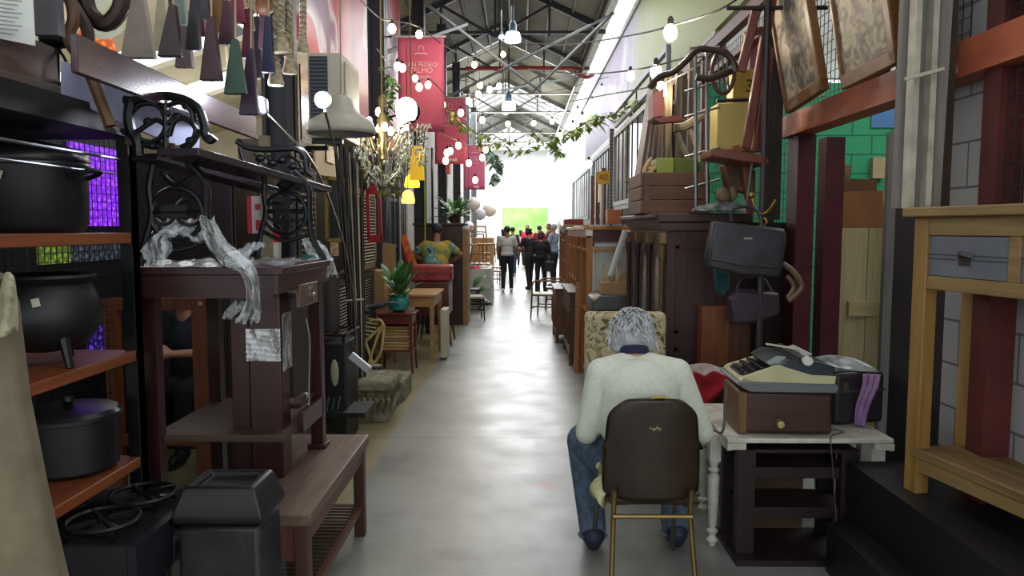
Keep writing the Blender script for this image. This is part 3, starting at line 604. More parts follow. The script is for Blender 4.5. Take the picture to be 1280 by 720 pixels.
# maroon shop front: posts, beams, mesh
b = MB(); b.bx(1.86, 1.96, 2.55, 5.35, 2.27, 2.405); b.bx(1.84, 1.98, 2.55, 5.35, 2.25, 2.27); struct(b, 'trim_20', ORB)
for k, (y0, y1, z1, mm) in enumerate(((5.05, 5.25, 2.248, MAROON), (4.62, 4.75, 2.34, MAROON), (4.08, 4.24, 4.2, MAROON), (2.95, 3.06, 4.2, MAR2))):
    if k == 1: continue
    struct(MB().bx(1.87, 1.99, y0, y1, 2.41 if k == 2 else 0, z1), 'trim_%d' % (21+k), mm)
struct(MB().bx(2.12, 2.25, 5.2, 5.34, 0, 2.248), 'trim_26', MAROON)
struct(MB().bx(1.86, 1.96, 1.8, 2.95, 2.86, 2.96), 'trim_27', ORB); struct(MB().bx(1.86, 1.9, 1.8, 2.95, 2.5, 2.53), 'trim_27', MAROON)
def mesh_grid(name, o, ux, uz, nx, nz, r=.003, mat=None, **k):
    b = MB(); o = V(o); ux = V(ux); uz = V(uz)
    for i in range(nx+1): b.tube([o+ux*i/nx, o+ux*i/nx+uz], r, 4, False)
    for i in range(nz+1): b.tube([o+uz*i/nz, o+uz*i/nz+ux], r, 4, False)
    return b.build(name, mat or paint('2c2a2c', rough=.5), **k)
mesh_grid('wire_mesh', (1.9, 1.8, 1.7), (0, 1.15, 0), (0, 0, 1.2), 22, 14, label='dark wire mesh behind the red shop front post at the right edge', cat='mesh')
mesh_grid('wire_mesh', (2.05, 5.4, 0), (0, 2.5, 0), (0, 0, 3.4), 36, 48, label='dark wire mesh panel in front of the green wall', cat='mesh')
mesh_grid('wire_mesh', (1.95, 3.3, 2.405), (0, 1.9, 0), (0, 0, .9), 30, 14, label='wire mesh above the orange red beam behind the framed prints', cat='mesh')
struct(MB().bx(1.96, 2.1, 1.6, 2.9, 2.5, 3.6), 'wall_right', paint('3a2026', rough=.7))

# cardboard and plywood standing in the shop opening
b = MB(); b.prism([P(1046, 240, 5.6), P(1104, 238, 5.6), P(1106, 640, 5.6), P(1046, 640, 5.6)], (0, .04, 0)); b.build('cardboard_sheet', paint('9a6c42', '8a5e38', .8, 0, 3), label='brown cardboard sheet leaning above the pale plywood', cat='cardboard')
b = MB(); b.prism([P(1044, 222, 5.66), P(1096, 225, 5.66), P(1097, 630, 5.66), P(1044, 630, 5.66)], (0, .03, 0)); b.build('cardboard_box', paint('6a4a30', rough=.8), label='torn brown cardboard behind the larger cardboard sheet', cat='cardboard')
pw = thing('plywood_sheet', 'pale plywood door panel with a cross batten standing in the opening', 'panel', (2.25, 5.5, 0))
a = P(1048, 285, 5.5); c = P(1115, 285, 5.5); e = P(1086, 285, 5.5)
b = MB(); b.bx(a.x, e.x-.003, 5.5, 5.53, 0.01, 1.62); b.bx(e.x+.003, c.x, 5.5, 5.53, .01, 1.62); b.build('board', wood('c4b68c', 'ad9c70', 'z', .6), sh if 0 else pw)
b = MB(); q = P(1060, 395, 5.48); b.bx(q.x, q.x+.3, 5.47, 5.5, q.z, q.z+.11); b.build('batten', wood('bfae80', 'a8986c', 'x', .6), pw)
b = MB(); q = P(1040, 300, 5.45); b.bx(q.x-.01, q.x+.05, 5.4, 5.46, 0, 2.0); b.build('door_jamb', wood('6a3a28', '532d20', 'z'), label='reddish brown jamb beside the pale plywood panel', cat='post')
b = MB(); b.bx(P(1104, 250, 5.7).x, P(1122, 250, 5.7).x, 5.7, 5.72, 0, 1.9); b.build('flower_print', paint('c98a2e', 'd9c9a0', .6, 0, 26), label='yellow orange patterned sheet at the right of the cardboard', cat='sheet')
b = MB(); b.lathe([(.07, 0), (.075, .01), (.08, .12), (.08, .13)], P(1054, 216, 7.9)-V((0, 0, .05)), 18); b.build('tin_pot', paint('7a6248', rough=.4, metal=.5), label='small brown tin hanging in front of the green wall', cat='pot')
b = MB(); b.box(P(1097, 210, 7.96), (.13, .07, .22)); b.build('wood_block', paint('a08e6a'), label='small tan block on the green wall', cat='block')

# framed sepia prints hanging from the top of the shop front
def sepia(seed):
    m, t, p = newmat('sepia_print'); co = coords(t, (1, 1, 1)); n = N(t, 'ShaderNodeTexNoise'); n.inputs['Scale'].default_value = 9+seed; n.inputs['Detail'].default_value = 7; n.inputs['Distortion'].default_value = 1.6; t.links.new(co, n.inputs[0])
    t.links.new(ramp(t, n.outputs[0], [(.35, hx('4a4340')), (.47, hx('7d7264')), (.55, hx('a5977e')), (.7, hx('b8a88a'))]), p.inputs['Base Color']); p.inputs['Roughness'].default_value = .5; return m
def picture(label, bl, br, h, seed, Y0, Y1, fw=.055):
    a = P(bl[0], bl[1], Y0); c = P(br[0], br[1], Y1); t_ = thing('framed_print', label, 'picture', (a+c)/2)
    ux = (c-a); W = ux.length; ux.normalize(); uz = V((-.16, .0, 1)); uz = (uz-ux*uz.dot(ux)).normalized(); nn = ux.cross(uz); m = Matrix((ux, nn, uz)).transposed()
    def bar(x0, x1, z0, z1, mb, d=.05): mb.box(a+ux*(x0+x1)/2+uz*(z0+z1)/2, (x1-x0, d, z1-z0), m)
    b = MB(); bar(0, W, 0, fw*1.3, b); bar(0, W, h-fw, h, b); bar(0, fw*.5, 0, h, b); bar(W-fw, W, 0, h, b); b.build('frame', wood('8a5f34', '6b4526', 'x', .4), t_, bevel=.006)
    b = MB(); bar(fw*.5, W-fw, fw*1.3, h-fw, b, .02); b.build('print', sepia(seed), t_)
    b = MB(); b.tube([a+uz*h+ux*W*.5, (a+uz*h+ux*W*.5)+V((0.02, 0, .35))], .004, 5); b.build('hanging_wire', paint('2a2a2a'), t_)
picture('framed sepia print of figures and arches, hanging left of the dark red post', (986, 142), (1032, 112), 1.0, 0, 4.75, 4.2)
picture('wider framed sepia print of a crowd, hanging right of the dark red post', (1057, 112), (1127, 78), .95, 3, 3.95, 3.4)
# ---------------- left foreground ----------------
IRON = paint('16181b', '101214', .38, .3, 12); ORW = wood('8a4a28', '6c361d', 'y', .45); BLK2 = paint('101013', '0b0b0d', .5, 0, 6)
# shelf unit
XS = -1.52
su = thing('shelf_unit', 'black metal shelf unit with orange brown boards at the left edge', 'shelf', (-1.95, 2.2, 0))
for x, y in ((XS, 2.94), (-2.4, 2.94), (-2.4, 1.0)):
    b = MB(); b.bx(x-.045, x+.0, y-.006, y, 0, 2.05); b.bx(x-.006, x, y-.05, y, 0, 2.05); b.build('post', IRON, su)
b = MB(); b.bx(XS-.045, XS, 2.88, 2.94, 0, 2.05); b.build('post_cover', IRON, su)
for z, mt in ((1.56, ORW), (1.095, ORW), (.665, ORW), (.2, ORW)):
    MB().bx(-2.4, XS+.0, 1.0, 2.9, z, z+.042).build('shelf_board', mt, su, bevel=.004)
b = MB(); b.bx(-2.42, XS+.01, 1.0, 2.96, 1.97, 2.06); b.build('top_frame', BLK2, su)
b = MB(); b.tube([(XS-.03, 1.0, 1.885), (XS-.03, 2.9, 1.885)], .006, 6); b.tube([(XS-.06, 1.0, 1.83), (XS-.06, 2.9, 1.83)], .004, 6); b.build('rod', metal('8b8f94', .3), su)
mesh_grid('wire_mesh', (-2.46, 1.0, .3), (0, 4.4, 0), (0, 0, 1.9), 88, 40, .0025, IRON, label='fine black wire mesh behind the shelf unit on the left', cat='mesh')
# crate-like bench top standing above the shelf
ub = thing('stacked_bench', 'dark brown boarded bench with scrolled iron end stacked on top of the shelf unit', 'bench', (-1.9, 2.2, 2.06))
BRD = wood('53352c', '3c2520', 'y', .45)
MB().bx(-1.64, -1.60, 1.2, 2.6, 2.10, 2.24).build('board', BRD, ub, bevel=.004)
MB().bx(-1.66, -1.56, 1.2, 2.64, 2.062, 2.10).build('rail', wood('5f5048', '463a34', 'y'), ub, bevel=.003)
def arc(c, r0, r1, a0, a1, Y, n=16):
    return [P(c[0]+(r0+(r1-r0)*i/n)*cos(R(a0+(a1-a0)*i/n)), c[1]-(r0+(r1-r0)*i/n)*sin(R(a0+(a1-a0)*i/n)), Y) for i in range(n+1)]
b = MB(); YB = 2.6
b.tube([P(70, -60, YB), P(71, 138, YB)], .011, 8)
b.tube(pp([(74, 62), (84, 80), (87, 100), (84, 115), (76, 117), (74, 108), (79, 102), (82, 107)], YB), .005, 6)
b.tube(pp([(66, 14), (78, 22), (77, 32), (70, 30), (72, 22)], YB), .005, 6)
b.ell(P(70, 50, YB), (.055, .05, .03)); b.tube(pp([(56, 60), (66, 48), (86, 52)], YB), .018, 8)
b.build('iron_end', IRON, ub)
b = MB(); b.tube(pp([(70, -60), (88, 0), (92, 25), (86, 50), (110, 88), (125, 125), (138, 158)], 2.55), [.02]*25, 8); b.build('wood_brace', wood('6a4a2c', '4f351f', 'z'), ub)
b = MB(); b.tube(pp([(80, -10), (97, 15), (110, 40), (108, 62)], 2.7)+[P(106, 75, 2.7)], .022, 8); b.tube(pp([(104, -20), (112, 15), (132, 30), (150, 12), (155, -20)], 2.75), .03, 8); b.build('curved_arm', wood('38261f', '281a16', 'z'), ub)
# cooking pots
def pot_on(name, label, x, y, z, prof, parts, n=32):
    t_ = thing(name, label, 'pot', (x, y, z)); MB().lathe(prof, (x, y, z), n).build('body', BLK2, t_)
    for nm, f, mt in parts: f(x, y, z).build(nm, mt, t_)
    return t_
pot_on('stock_pot', 'large black lidded stock pot on the top orange board', -1.80, 2.70, 1.603, [(.17, 0), (.195, .03), (.2, .26)], [
    ('lid', lambda x, y, z: MB().lathe([(.205, .26), (.205, .28), (.19, .3), (.05, .335), (.01, .34)], (x, y, z), 32), paint('1c1c20', rough=.3)),
    ('rim_band', lambda x, y, z: MB().lathe([(.202, .235), (.206, .24), (.206, .25), (.202, .255)], (x, y, z), 32), metal('55585c', .3)),
    ('handle', lambda x, y, z: MB().tube(smoothpath([(x+.19, y-.06, z+.2), (x+.25, y-.04, z+.22), (x+.25, y+.04, z+.22), (x+.19, y+.06, z+.2)], 4), .009, 8), IRON),
    ('price_tag', lambda x, y, z: MB().box((x+.04, y-.205, z+.2), (.028, .004, .028), Matrix.Rotation(R(20), 3, 'Y')), paint('cfcdb8'))])
pot_on('cauldron', 'round bellied black cauldron on three feet on the middle board', -1.70, 2.6, 1.137+.045, [(.05, .0), (.13, .02), (.185, .09), (.195, .15), (.165, .22), (.15, .24), (.175, .265), (.17, .275), (.14, .245), (.01, .245)], [
    ('foot', lambda x, y, z: MB().tube([(x+.12, y-.08, z+.06), (x+.15, y-.1, z-.044)], [.02, .012], 8), IRON),
    ('foot', lambda x, y, z: MB().tube([(x-.1, y-.12, z+.06), (x-.12, y-.14, z-.044)], [.02, .012], 8), IRON),
    ('foot', lambda x, y, z: MB().tube([(x, y+.12, z+.06), (x, y+.15, z-.044)], [.02, .012], 8), IRON),
    ('price_tag', lambda x, y, z: MB().box((x+.09, y-.172, z+.19), (.026, .004, .028), Matrix.Rotation(R(-12), 3, 'Y')), paint('cfcdb8'))])
pot_on('cooking_pot', 'black straight sided cooking pot on the lowest visible board', -1.70, 2.72, .708, [(.14, 0), (.165, .02), (.17, .2), (.182, .205), (.182, .22)], [
    ('lid', lambda x, y, z: MB().lathe([(.178, .22), (.165, .235), (.02, .255)], (x, y, z), 32), paint('232327', rough=.3)),
    ('knob', lambda x, y, z: MB().lathe([(.01, .25), (.022, .265), (.02, .28)], (x, y, z), 14), IRON)])
# gas stove
gs = thing('gas_stove', 'black two burner gas stove at the bottom left beside the shelf unit', 'stove', (-1.55, 2.6, 0))
b = MB(); b.bx(-1.82, -1.26, 2.3, 2.86, .52, .585); b.build('hob', BLK2, gs, bevel=.01)
b = MB(); b.bx(-1.83, -1.261, 2.28, 2.299, .5, .6); b.bx(-1.259, -1.23, 2.28, 2.87, .5, .6); b.bx(-1.81, -1.27, 2.285, 2.30, .42, .5); b.bx(-1.25, -1.24, 2.31, 2.84, .42, .5); b.build('edge_trim', paint('2a2c32', rough=.35, metal=.4), gs)
for x in (-1.8, -1.3):
    for y in (2.33, 2.83): MB().bx(x-.015, x+.015, y-.015, y+.015, 0, .5).build('leg', IRON, gs)
MB().bx(-1.8, -1.28, 2.31, 2.84, .12, .14).build('lower_tray', IRON, gs)
for cx, cy in ((-1.41, 2.68), (-1.42, 2.43), (-1.68, 2.56)):
    g = MB(); 
    for k in range(4):
        a = k*pi/2+pi/4; g.beam((cx+.02*cos(a), cy+.02*sin(a), .63), (cx+.115*cos(a), cy+.115*sin(a), .63), .012, .014); g.bx(cx+.11*cos(a)-.006, cx+.11*cos(a)+.006, cy+.11*sin(a)-.006, cy+.11*sin(a)+.006, .585, .63)
    g.tube([(cx+.115*cos(a), cy+.115*sin(a), .63) for a in [i*pi/10 for i in range(21)]], .009, 6)
    g = g.build('pan_grate', IRON, gs); MB().lathe([(.045, 0), (.05, .01), (.035, .022), (.01, .024)], (cx, cy, .586), 20).build('burner', paint('2b2b2e', rough=.4), g)
MB().box((-1.38, 2.78, .588), (.03, .012, .003)).build('label_tag', paint('cfd2d4'), gs)
for x in (-1.7, -1.55, -1.4): MB().lathe([(.02, 0), (.018, .02), (.01, .024)], (x, 2.28, .47), 14, M=Matrix.Rotation(pi/2, 3, 'X')).build('knob', paint('1d1e20', rough=.3), gs)
# wrapped black case with a moulded lid
bc = thing('wrapped_case', 'black plastic trunk with moulded lid wrapped in clear film beside the gas stove', 'case', (-1.06, 2.62, 0))
MB().bx(-1.205, -.91, 2.5, 2.735, .0, .58).build('body', BLK2, bc, bevel=.02)
b = MB(); b.lathe([(.235, .585), (.245, .6), (.245, .62), (.2, .7), (.185, .715), (.15, .715), (.14, .69), (.001, .69)], (0, 0, 0), 4, M=Matrix.Rotation(pi/4, 3, 'Z')); b.v = [V((-1.0575+q.x*.92, 2.6175+q.y*.74, q.z)) for q in b.v]; b.build('lid', paint('17181b', '111215', .45, 0, 8), bc, bevel=.008)
b = MB(); 
def wrapf(u, v):
    a = u*2*pi; x = max(-1, min(1, 1.42*cos(a)))*.149; y = max(-1, min(1, 1.42*sin(a)))*.119
    k = 1.07+.015*sin(9*a+7*v)+.012*sin(23*a+3*v); return (-1.0575+x*k, 2.6175+y*k, .02+.55*v)
b.sheet(wrapf, 64, 10); b.build('film_wrap', film('80868c', .07, .08), bc)
# low worn bench
lb = thing('low_bench', 'low worn brown wooden bench with a slatted shelf beside the aisle', 'bench', (-1.05, 3.28, 0))
TOPM = wood('6e5648', '4a372e', 'y', .5, 1.3); BR2 = wood('5f3526', '43251c', 'y', .45)
MB().bx(-1.3, -.80, 2.74, 3.84, .475, .53).build('bench_top', TOPM, lb, bevel=.008)
b = MB(); b.bx(-.835, -.822, 2.79, 3.78, .40, .475); b.bx(-1.26, -.84, 2.765, 2.78, .33, .475); b.bx(-1.26, -.84, 3.79, 3.805, .4, .475); b.build('apron', BR2, lb)
for x in (-1.27, -.87):
    for y in (2.75, 3.76): MB().bx(x, x+.055, y, y+.055, 0, .475).build('leg', wood('4c2c22', '35201a', 'z'), lb, bevel=.004)
MB().bx(-.87, -.83, 2.8, 3.76, .135, .17).build('stretcher', BR2, lb); MB().bx(-1.27, -1.23, 2.8, 3.76, .135, .17).build('stretcher', BR2, lb)
b = MB()
for i in range(24): y = 2.81+i*.04; b.bx(-1.25, -.85, y, y+.024, .17, .182)
b.build('slatted_shelf', wood('4a362a', '35261e', 'x'), lb)

# dark mahogany work table
wt = thing('work_table', 'tall dark mahogany work table with a small drawer standing on the low bench', 'table', (-1.5, 3.3, 0))
MAH = wood('391719', '261012', 'z', .35); MAHX = wood('39191a', '281113', 'x', .35)
MB().bx(-1.60, -.955, 2.96, 3.78, 1.43, 1.462).build('tabletop', MAHX, wt, bevel=.004)
b = MB(); b.bx(-1.58, -1.0, 2.98, 3.0, 1.335, 1.43); b.bx(-1.58, -1.0, 3.72, 3.745, 1.335, 1.43); b.bx(-.99, -.97, 2.95, 3.74, 1.355, 1.43); b.build('apron', MAHX, wt)
MB().bx(-1.17, -1.03, 3.14, 3.26, .53, 1.43).build('leg', MAH, wt, bevel=.006); MB().bx(-1.255, -1.175, 3.16, 3.22, .53, 1.43).build('leg', MAH, wt, bevel=.004)
MB().bx(-1.035, -.975, 3.58, 3.64, .55, 1.36).build('leg', MAH, wt, bevel=.004); MB().bx(-1.05, -.96, 3.565, 3.655, .53, .555).build('foot_block', MAH, wt, bevel=.004)
for x, y in ((-1.57, 3.02), (-1.57, 3.66)): MB().bx(x, x+.06, y, y+.06, 0, 1.43).build('leg', MAH, wt)
MB().bx(-1.56, -1.0, 3.06, 3.74, .715, .745).build('lower_shelf', wood('4a3a30', '33271f', 'x', .5), wt)
MB().bx(-1.0, -.975, 3.26, 3.6, .70, .79).build('side_rail', MAH, wt)
d = MB().bx(-.985, -.962, 3.22, 3.5, 1.27, 1.37).build('drawer', wood('6a5448', '4a3830', 'y', .3), wt, bevel=.003)
MB().lathe([(.014, 0), (.017, .012), (.01, .02)], (-.962, 3.38, 1.31), 14, M=Matrix.Rotation(pi/2, 3, 'Y')).build('knob', metal('b9b6ad', .2), d); MB().box((-.96, 3.38, 1.348), (.004, .05, .014)).build('plate', metal('b9b6ad', .3), d)
MB().bx(-1.06, -1.0, 3.3, 3.56, .8, .82).build('cross_rail', MAH, wt)
MB().lathe([(.014, 0), (.018, .012), (.01, .02)], (-1.0, 3.36, .845), 14, M=Matrix.Rotation(pi/2, 3, 'Y')).build('lower_knob', metal('a9a59b', .2), wt)
b = MB(); b.tube(smoothpath([(-1.0, 3.42, 1.2), (-.985, 3.42, 1.1), (-1.0, 3.45, .9), (-.99, 3.4, .78)], 4), .004, 5); b.build('tie_cord', paint('8f8a78'), wt)
# clear film on the table top and its hanging tatters
fp = thing('plastic_film', 'clear plastic film crumpled over the dark table top with tatters hanging down', 'film', (-1.5, 3.3, 1.464))
b = MB(); b.sheet(lambda u, v: (-1.6+.65*u, 2.955+.825*v, 1.469+.006*sin(31*u+5*v)+.005*sin(17*v+9*u)), 50, 30); b.build('sheet', film('cdd6dc', .42, .12), fp)
def ribbon(pts, w_, name, seed=1, a=.6):
    ps = smoothpath(pts, 6); n = len(ps)-1; rr = random.Random(seed)
    ph = rr.uniform(0, 6)
    def fn(u, v):
        i = min(int(u*n), n-1); p_ = ps[i].lerp(ps[i+1], u*n-i); o = (v-.5)*w_*(1-.35*abs(sin(5*u+ph)))
        return p_+V((o, .022*sin(17*v+9*u+ph), .014*sin(25*v+12*u)))
    MB().sheet(fn, n*2, 14).build(name, film('e2e8ea', a, .12), fp)
ribbon([P(258, 272, 2.95), P(268, 300, 2.9), P(290, 322, 2.88), P(312, 345, 2.86), P(316, 380, 2.87), P(308, 402, 2.88)], .1, 'tatter', 1, .38)
ribbon([P(205, 275, 3.05), P(235, 290, 3.0), P(262, 300, 2.98)], .16, 'tatter', 2, .45)
ribbon([P(195, 330, 2.93), P(200, 300, 2.96), P(230, 282, 3.0)], .12, 'tatter', 3, .4)
ribbon([P(384, 300, 3.72), P(396, 312, 3.7), P(408, 325, 3.7), P(410, 345, 3.7)], .1, 'tatter', 4, .4)
ribbon([P(322, 305, 3.3), P(300, 318, 3.25), P(285, 328, 3.2)], .08, 'tatter', 5, .5)
ribbon([P(300, 378, 3.1), P(292, 388, 3.1), P(284, 396, 3.1)], .05, 'tatter', 6, .6)
b = MB(); b.sheet(lambda u, v: (-1.175+.148*u, 3.128+.004*sin(40*v+6*u), 1.05+.14*v), 8, 20); b.build('leg_wrap', film('f0f3f4', .6, .1), fp)
b = MB(); b.sheet(lambda u, v: (-1.025, 3.15+.13*u, 1.0+.25*v+.004*sin(30*u)), 8, 16); b.build('leg_wrap', film('c9ced0', .4, .1), fp)

# ornate iron bench standing on the table
ib = thing('iron_bench', 'ornate cast iron garden bench with wooden boards standing on the dark table', 'bench', (-1.2, 3.2, 1.475))
YN, YF = 2.95, 3.72
def scroll(Y, tr, nm):
    T = lambda l: [(tr[0]+(a-200)*tr[2], tr[1]+(c-150)*tr[2]) for a, c in l]
    b = MB()
    for pts, r in (([(113, 95), (120, 108), (141, 121), (165, 126), (182, 122), (210, 120), (232, 125), (248, 137), (255, 155), (256, 168), (263, 175), (268, 171)], .014),
                   ([(165, 124), (161, 145), (164, 165), (171, 176), (173, 195)], .016), ([(172, 183), (190, 181), (207, 186), (224, 190), (240, 180), (250, 162)], .008),
                   ([(166, 140), (176, 131), (192, 130), (204, 140), (207, 158), (200, 172), (186, 178), (172, 172)], .008), ([(206, 122), (207, 150), (207, 188)], .009),
                   ([(210, 132), (226, 128), (240, 140), (242, 152)], .008), ([(212, 170), (218, 152), (230, 148), (244, 160), (240, 176), (226, 184)], .008),
                   ([(152, 162), (160, 168), (172, 164), (184, 156), (196, 150), (207, 155), (218, 148)], .008)):
        b.tube(pp(T(pts), Y), r*1.25, 7)
    for c in ((158, 148), (185, 152), (207, 142), (233, 132), (238, 176), (190, 182), (170, 170), (207, 168), (221, 146)):
        q = T([c])[0]; b.ell(P(q[0], q[1], Y), (.02*tr[2], .012, .016*tr[2]), None, 8, 6)
    b.build(nm, IRON, ib)
scroll(2.8, (200, 150, 1.0), 'armrest'); 
b = MB(); Y = 3.72
for pts, r in (([(296, 176), (310, 184), (330, 187), (352, 186), (370, 186), (382, 195), (384, 212), (392, 220)], .016), ([(300, 184), (304, 200), (312, 214)], .012), ([(318, 192), (330, 205), (345, 212), (360, 222)], .008), ([(330, 188), (336, 200), (350, 202), (362, 196), (374, 204), (378, 216)], .008), ([(320, 206), (332, 196), (346, 196)], .007), ([(356, 210), (366, 206), (376, 212)], .007)): b.tube(pp(pts, Y), r, 7)
for c in ((325, 198), (340, 204), (352, 200), (366, 208), (376, 214)): b.ell(P(c[0], c[1], Y), (.026, .014, .02), None, 8, 6)
b.build('armrest', IRON, ib)
def board(p0, p1, w_, th, nm, mt, roll=0):
    b = MB(); b.beam(p0, p1, w_, th, (sin(roll), 0, cos(roll))); b.build(nm, mt, ib, bevel=.004)
GB2 = wood('3a333a', '2a252c', 'y', .2); PLK = wood('4a3036', '33222a', 'y', .22)
board(P(222, 190, 2.75), P(396, 237, 4.0), .17, .03, 'seat_board', GB2); board(P(180, 196, 2.9), P(352, 242, 4.0), .12, .028, 'seat_board', GB2); board(P(200, 202, 3.0), P(330, 236, 4.05), .1, .025, 'seat_board', GB2)
board(P(92, 66, 2.2), P(318, 160, 3.9), .022, .115, 'back_board', PLK); b = MB(); b.prism([P(76, 76, 2.5), P(76, 122, 2.5), P(244, 194, 3.25), P(244, 150, 3.25)], (0.01, .02, 0)); b.build('pale_panel', paint('a9aec6', '8f8fae', .18, 0, 3), ib)
b = MB(); b.beam(P(160, 176, 2.85), P(222, 186, 2.85), .05, .035); b.build('arm_rail', wood('5f4038', '45302a', 'x'), ib, bevel=.004)
for Y, cx, cy, rad, yb in ((2.98, 221, 268, 33, 332), (3.66, 357, 266, 26, 326)):
    b = MB(); ring = lambda c, r: [P(c[0]+r*cos(a), c[1]-r*sin(a), Y) for a in [i*2*pi/28 for i in range(29)]]
    b.tube(ring((cx, cy), rad), .011, 7); b.tube(ring((cx+rad*.45, cy-rad*.1), rad*.5), .008, 6); b.tube(ring((cx-rad*.5, cy-rad*.05), rad*.42), .008, 6)
    b.tube([P(cx-rad, cy-2, Y), P(cx+rad, cy-2, Y)], .012, 6); b.box(P(cx-3, cy-4, Y), (.1*rad/33, .02, .05))
    b.tube(pp([(cx-rad*.9, cy-rad*1.9), (cx-rad*1.05, cy-rad), (cx-rad*.95, cy), (cx-rad*1.2, cy+rad), (cx-rad*1.4, yb)], Y), .014, 7)
    b.tube(pp([(cx+rad*.4, cy-rad*2), (cx+rad*1.1, cy-rad*1.2), (cx+rad*1.15, cy), (cx+rad*1.3, cy+rad*1.2), (cx+rad*1.9, yb)], Y), .016, 7)
    b.tube(pp([(cx-rad*.6, cy-rad*1.6), (cx, cy-rad*1.1), (cx+rad*.7, cy-rad*1.5)], Y), .01, 7); b.tube(pp([(cx-rad*1.1, cy+rad*.9), (cx, cy+rad*1.35), (cx+rad*1.2, cy+rad)], Y), .01, 7)
    b.build('iron_leg', IRON, ib)
# folded plastic bundle in front of the iron leg
crumple(P(232, 300, 3.15), .22, .25, .14, 11, 'wrapped_bundle', paint('5d7078', '2b3439', .2, 0, 16, .6), label='grey green plastic wrapped bundle between the near iron leg and the table', cat='bundle')

def pattern(a, b_, s, sc=30):
    m, t, p = newmat('lit_'+a); n = N(t, 'ShaderNodeTexVoronoi'); n.inputs['Scale'].default_value = sc; t.links.new(coords(t, (1, 1, 1)), n.inputs[0]); r = ramp(t, n.outputs[0], [(.1, hx(a)), (.5, hx(b_))])
    t.links.new(r, p.inputs['Emission Color']); p.inputs['Emission Strength'].default_value = s; p.inputs['Base Color'].default_value = (0, 0, 0, 1); return m
pattern0 = pattern
# hanging wooden bells, pennant shaped
hr = MB(); hr.tube([P(90, -45, 2.6), P(400, -45, 3.6)], .014, 8); hr.build('hanging_rail', paint('3a3436'), label='dark rail from which the wooden bells and rope tassels hang, top left', cat='rail')
def bell(x0, x1, xt, y1, y0, Y, cols, label, nm='wooden_bell'):
    t_ = thing(nm, label, 'hanging ornament', P((x0+x1)/2, y1, Y), 0, 'ornaments on the rail at the top left')
    a = P(x0, y1, Y); c = P(x1, y1, Y); e = P(xt+3.5, y0, Y); f = P(xt-3.5, y0, Y)
    MB().prism([a, c, e, f], (0, .03, 0)).build('body', paint(cols, rough=.5, sc=14), t_, bevel=.003)
    top = P(xt, -45, Y); MB().tube([(e+f)/2+V((0, .015, 0)), V((top.x, Y+.015, top.z))], .004, 5).build('string', paint('b09a78'), t_)
    q = P((x0+x1)/2, y1-2, Y)+V((0, .015, 0)); MB().cap(q+V((0, 0, .03)), .006, q-V((0, 0, .0)), .009, 8).build('clapper', IRON, t_)
bell(150, 192, 171, 72, -30, 2.75, '8f8378', 'broad grey beige hanging board at the left end of the rail')
bell(196, 225, 214, 70, 5, 2.7, '3a2a30', 'dark plum wooden bell right of the broad beige board')
bell(231, 249, 241, 61, -5, 2.8, '26222a', 'narrow near black wooden bell hung high')
bell(249, 276, 262, 100, 20, 2.8, '42252e', 'long maroon wooden bell left of the green one')
bell(279, 307, 292, 117, 48, 2.85, '2d4d3f', 'green wooden bell in the middle of the rail')
bell(298, 322, 312, 143, 60, 2.95, '3d2a40', 'lowest hanging purple wooden bell beside the first spotlight')
bell(272, 293, 282, 55, 0, 2.9, '4a2030', 'short dark red wooden bell above the green one')
bell(283, 305, 295, 28, -20, 3.0, '8a2a48', 'small magenta wooden bell near the top edge')
bell(301, 316, 309, 72, 10, 3.05, '6a3040', 'small rose brown wooden bell left of the rope tassels')
bell(326, 342, 334, 90, 20, 3.1, '2c3350', 'navy wooden bell behind the rope tassels')
bell(213, 232, 224, 30, -25, 3.0, '7f8f86', 'small pale green wooden bell at the top')
bell(238, 262, 250, 22, -30, 2.95, '3f4048', 'small charcoal wooden bell at the top')
bell(262, 280, 271, 40, -20, 3.0, '8a6030', 'small ochre brown wooden bell at the top')
bell(340, 356, 348, 62, -10, 3.2, '241d22', 'black wooden bell behind the large rope tassel')
for i, (x0, x1, xt, y1, y0, c_, lb) in enumerate(((190, 212, 201, 62, -20, 'b8ab8c', 'cream wooden bell between the beige board and the dark plum bell'), (218, 240, 229, 84, 12, '5a4a48', 'grey brown wooden bell behind the narrow black one'), (262, 284, 274, 86, 8, 'b5a684', 'cream wooden bell behind the long maroon one'), (300, 318, 309, 108, 40, 'a89a7c', 'sand coloured wooden bell right of the green one'), (240, 256, 248, 44, -22, '5a2434', 'small wine red wooden bell high above the long maroon one'), (322, 338, 330, 60, -8, '6a4a62', 'mauve wooden bell left of the navy one'), (312, 328, 320, 96, 20, '2a2028', 'charcoal wooden bell beside the navy one'), (205, 222, 214, 22, -30, '4a2c30', 'small dark brown red wooden bell at the top above the plum bell'))):
    bell(x0, x1, xt, y1, y0, 3.2+.05*i, c_, lb)
yl = thing('tiffany_lamp', 'orange and yellow glowing lamp behind the curved chair at the top left', 'lamp', P(118, 60, 3.4)); c = P(120, 62, 3.6); MB().lathe([(.09, 0), (.075, .07), (.03, .12)], c, 14).build('lamp_shade', pattern0('e8902a', 'a04018', 1.6), yl); MB().tube([c+V((0, 0, .12)), c+V((0, 0, 1.4))], .005, 4).build('cord', IRON, yl); MB().ell(c+V((.02, -.02, .0)), .03, None, 10, 8).build('bulb', emis('ffe8b0', 8), yl)
b = MB(); b.lathe([(.12, 0), (.13, .008), (.1, .012)], P(130, 14, 3.5), 24, M=Matrix.Rotation(pi/2, 3, 'X')); b.tube([P(130, -6, 3.5), P(130, -40, 3.45)], .004, 4); b.build('yellow_plate', paint('c8c020', 'd8d8c0', .4, 0, 9), label='yellow green round plate hung at the top left', cat='plate')
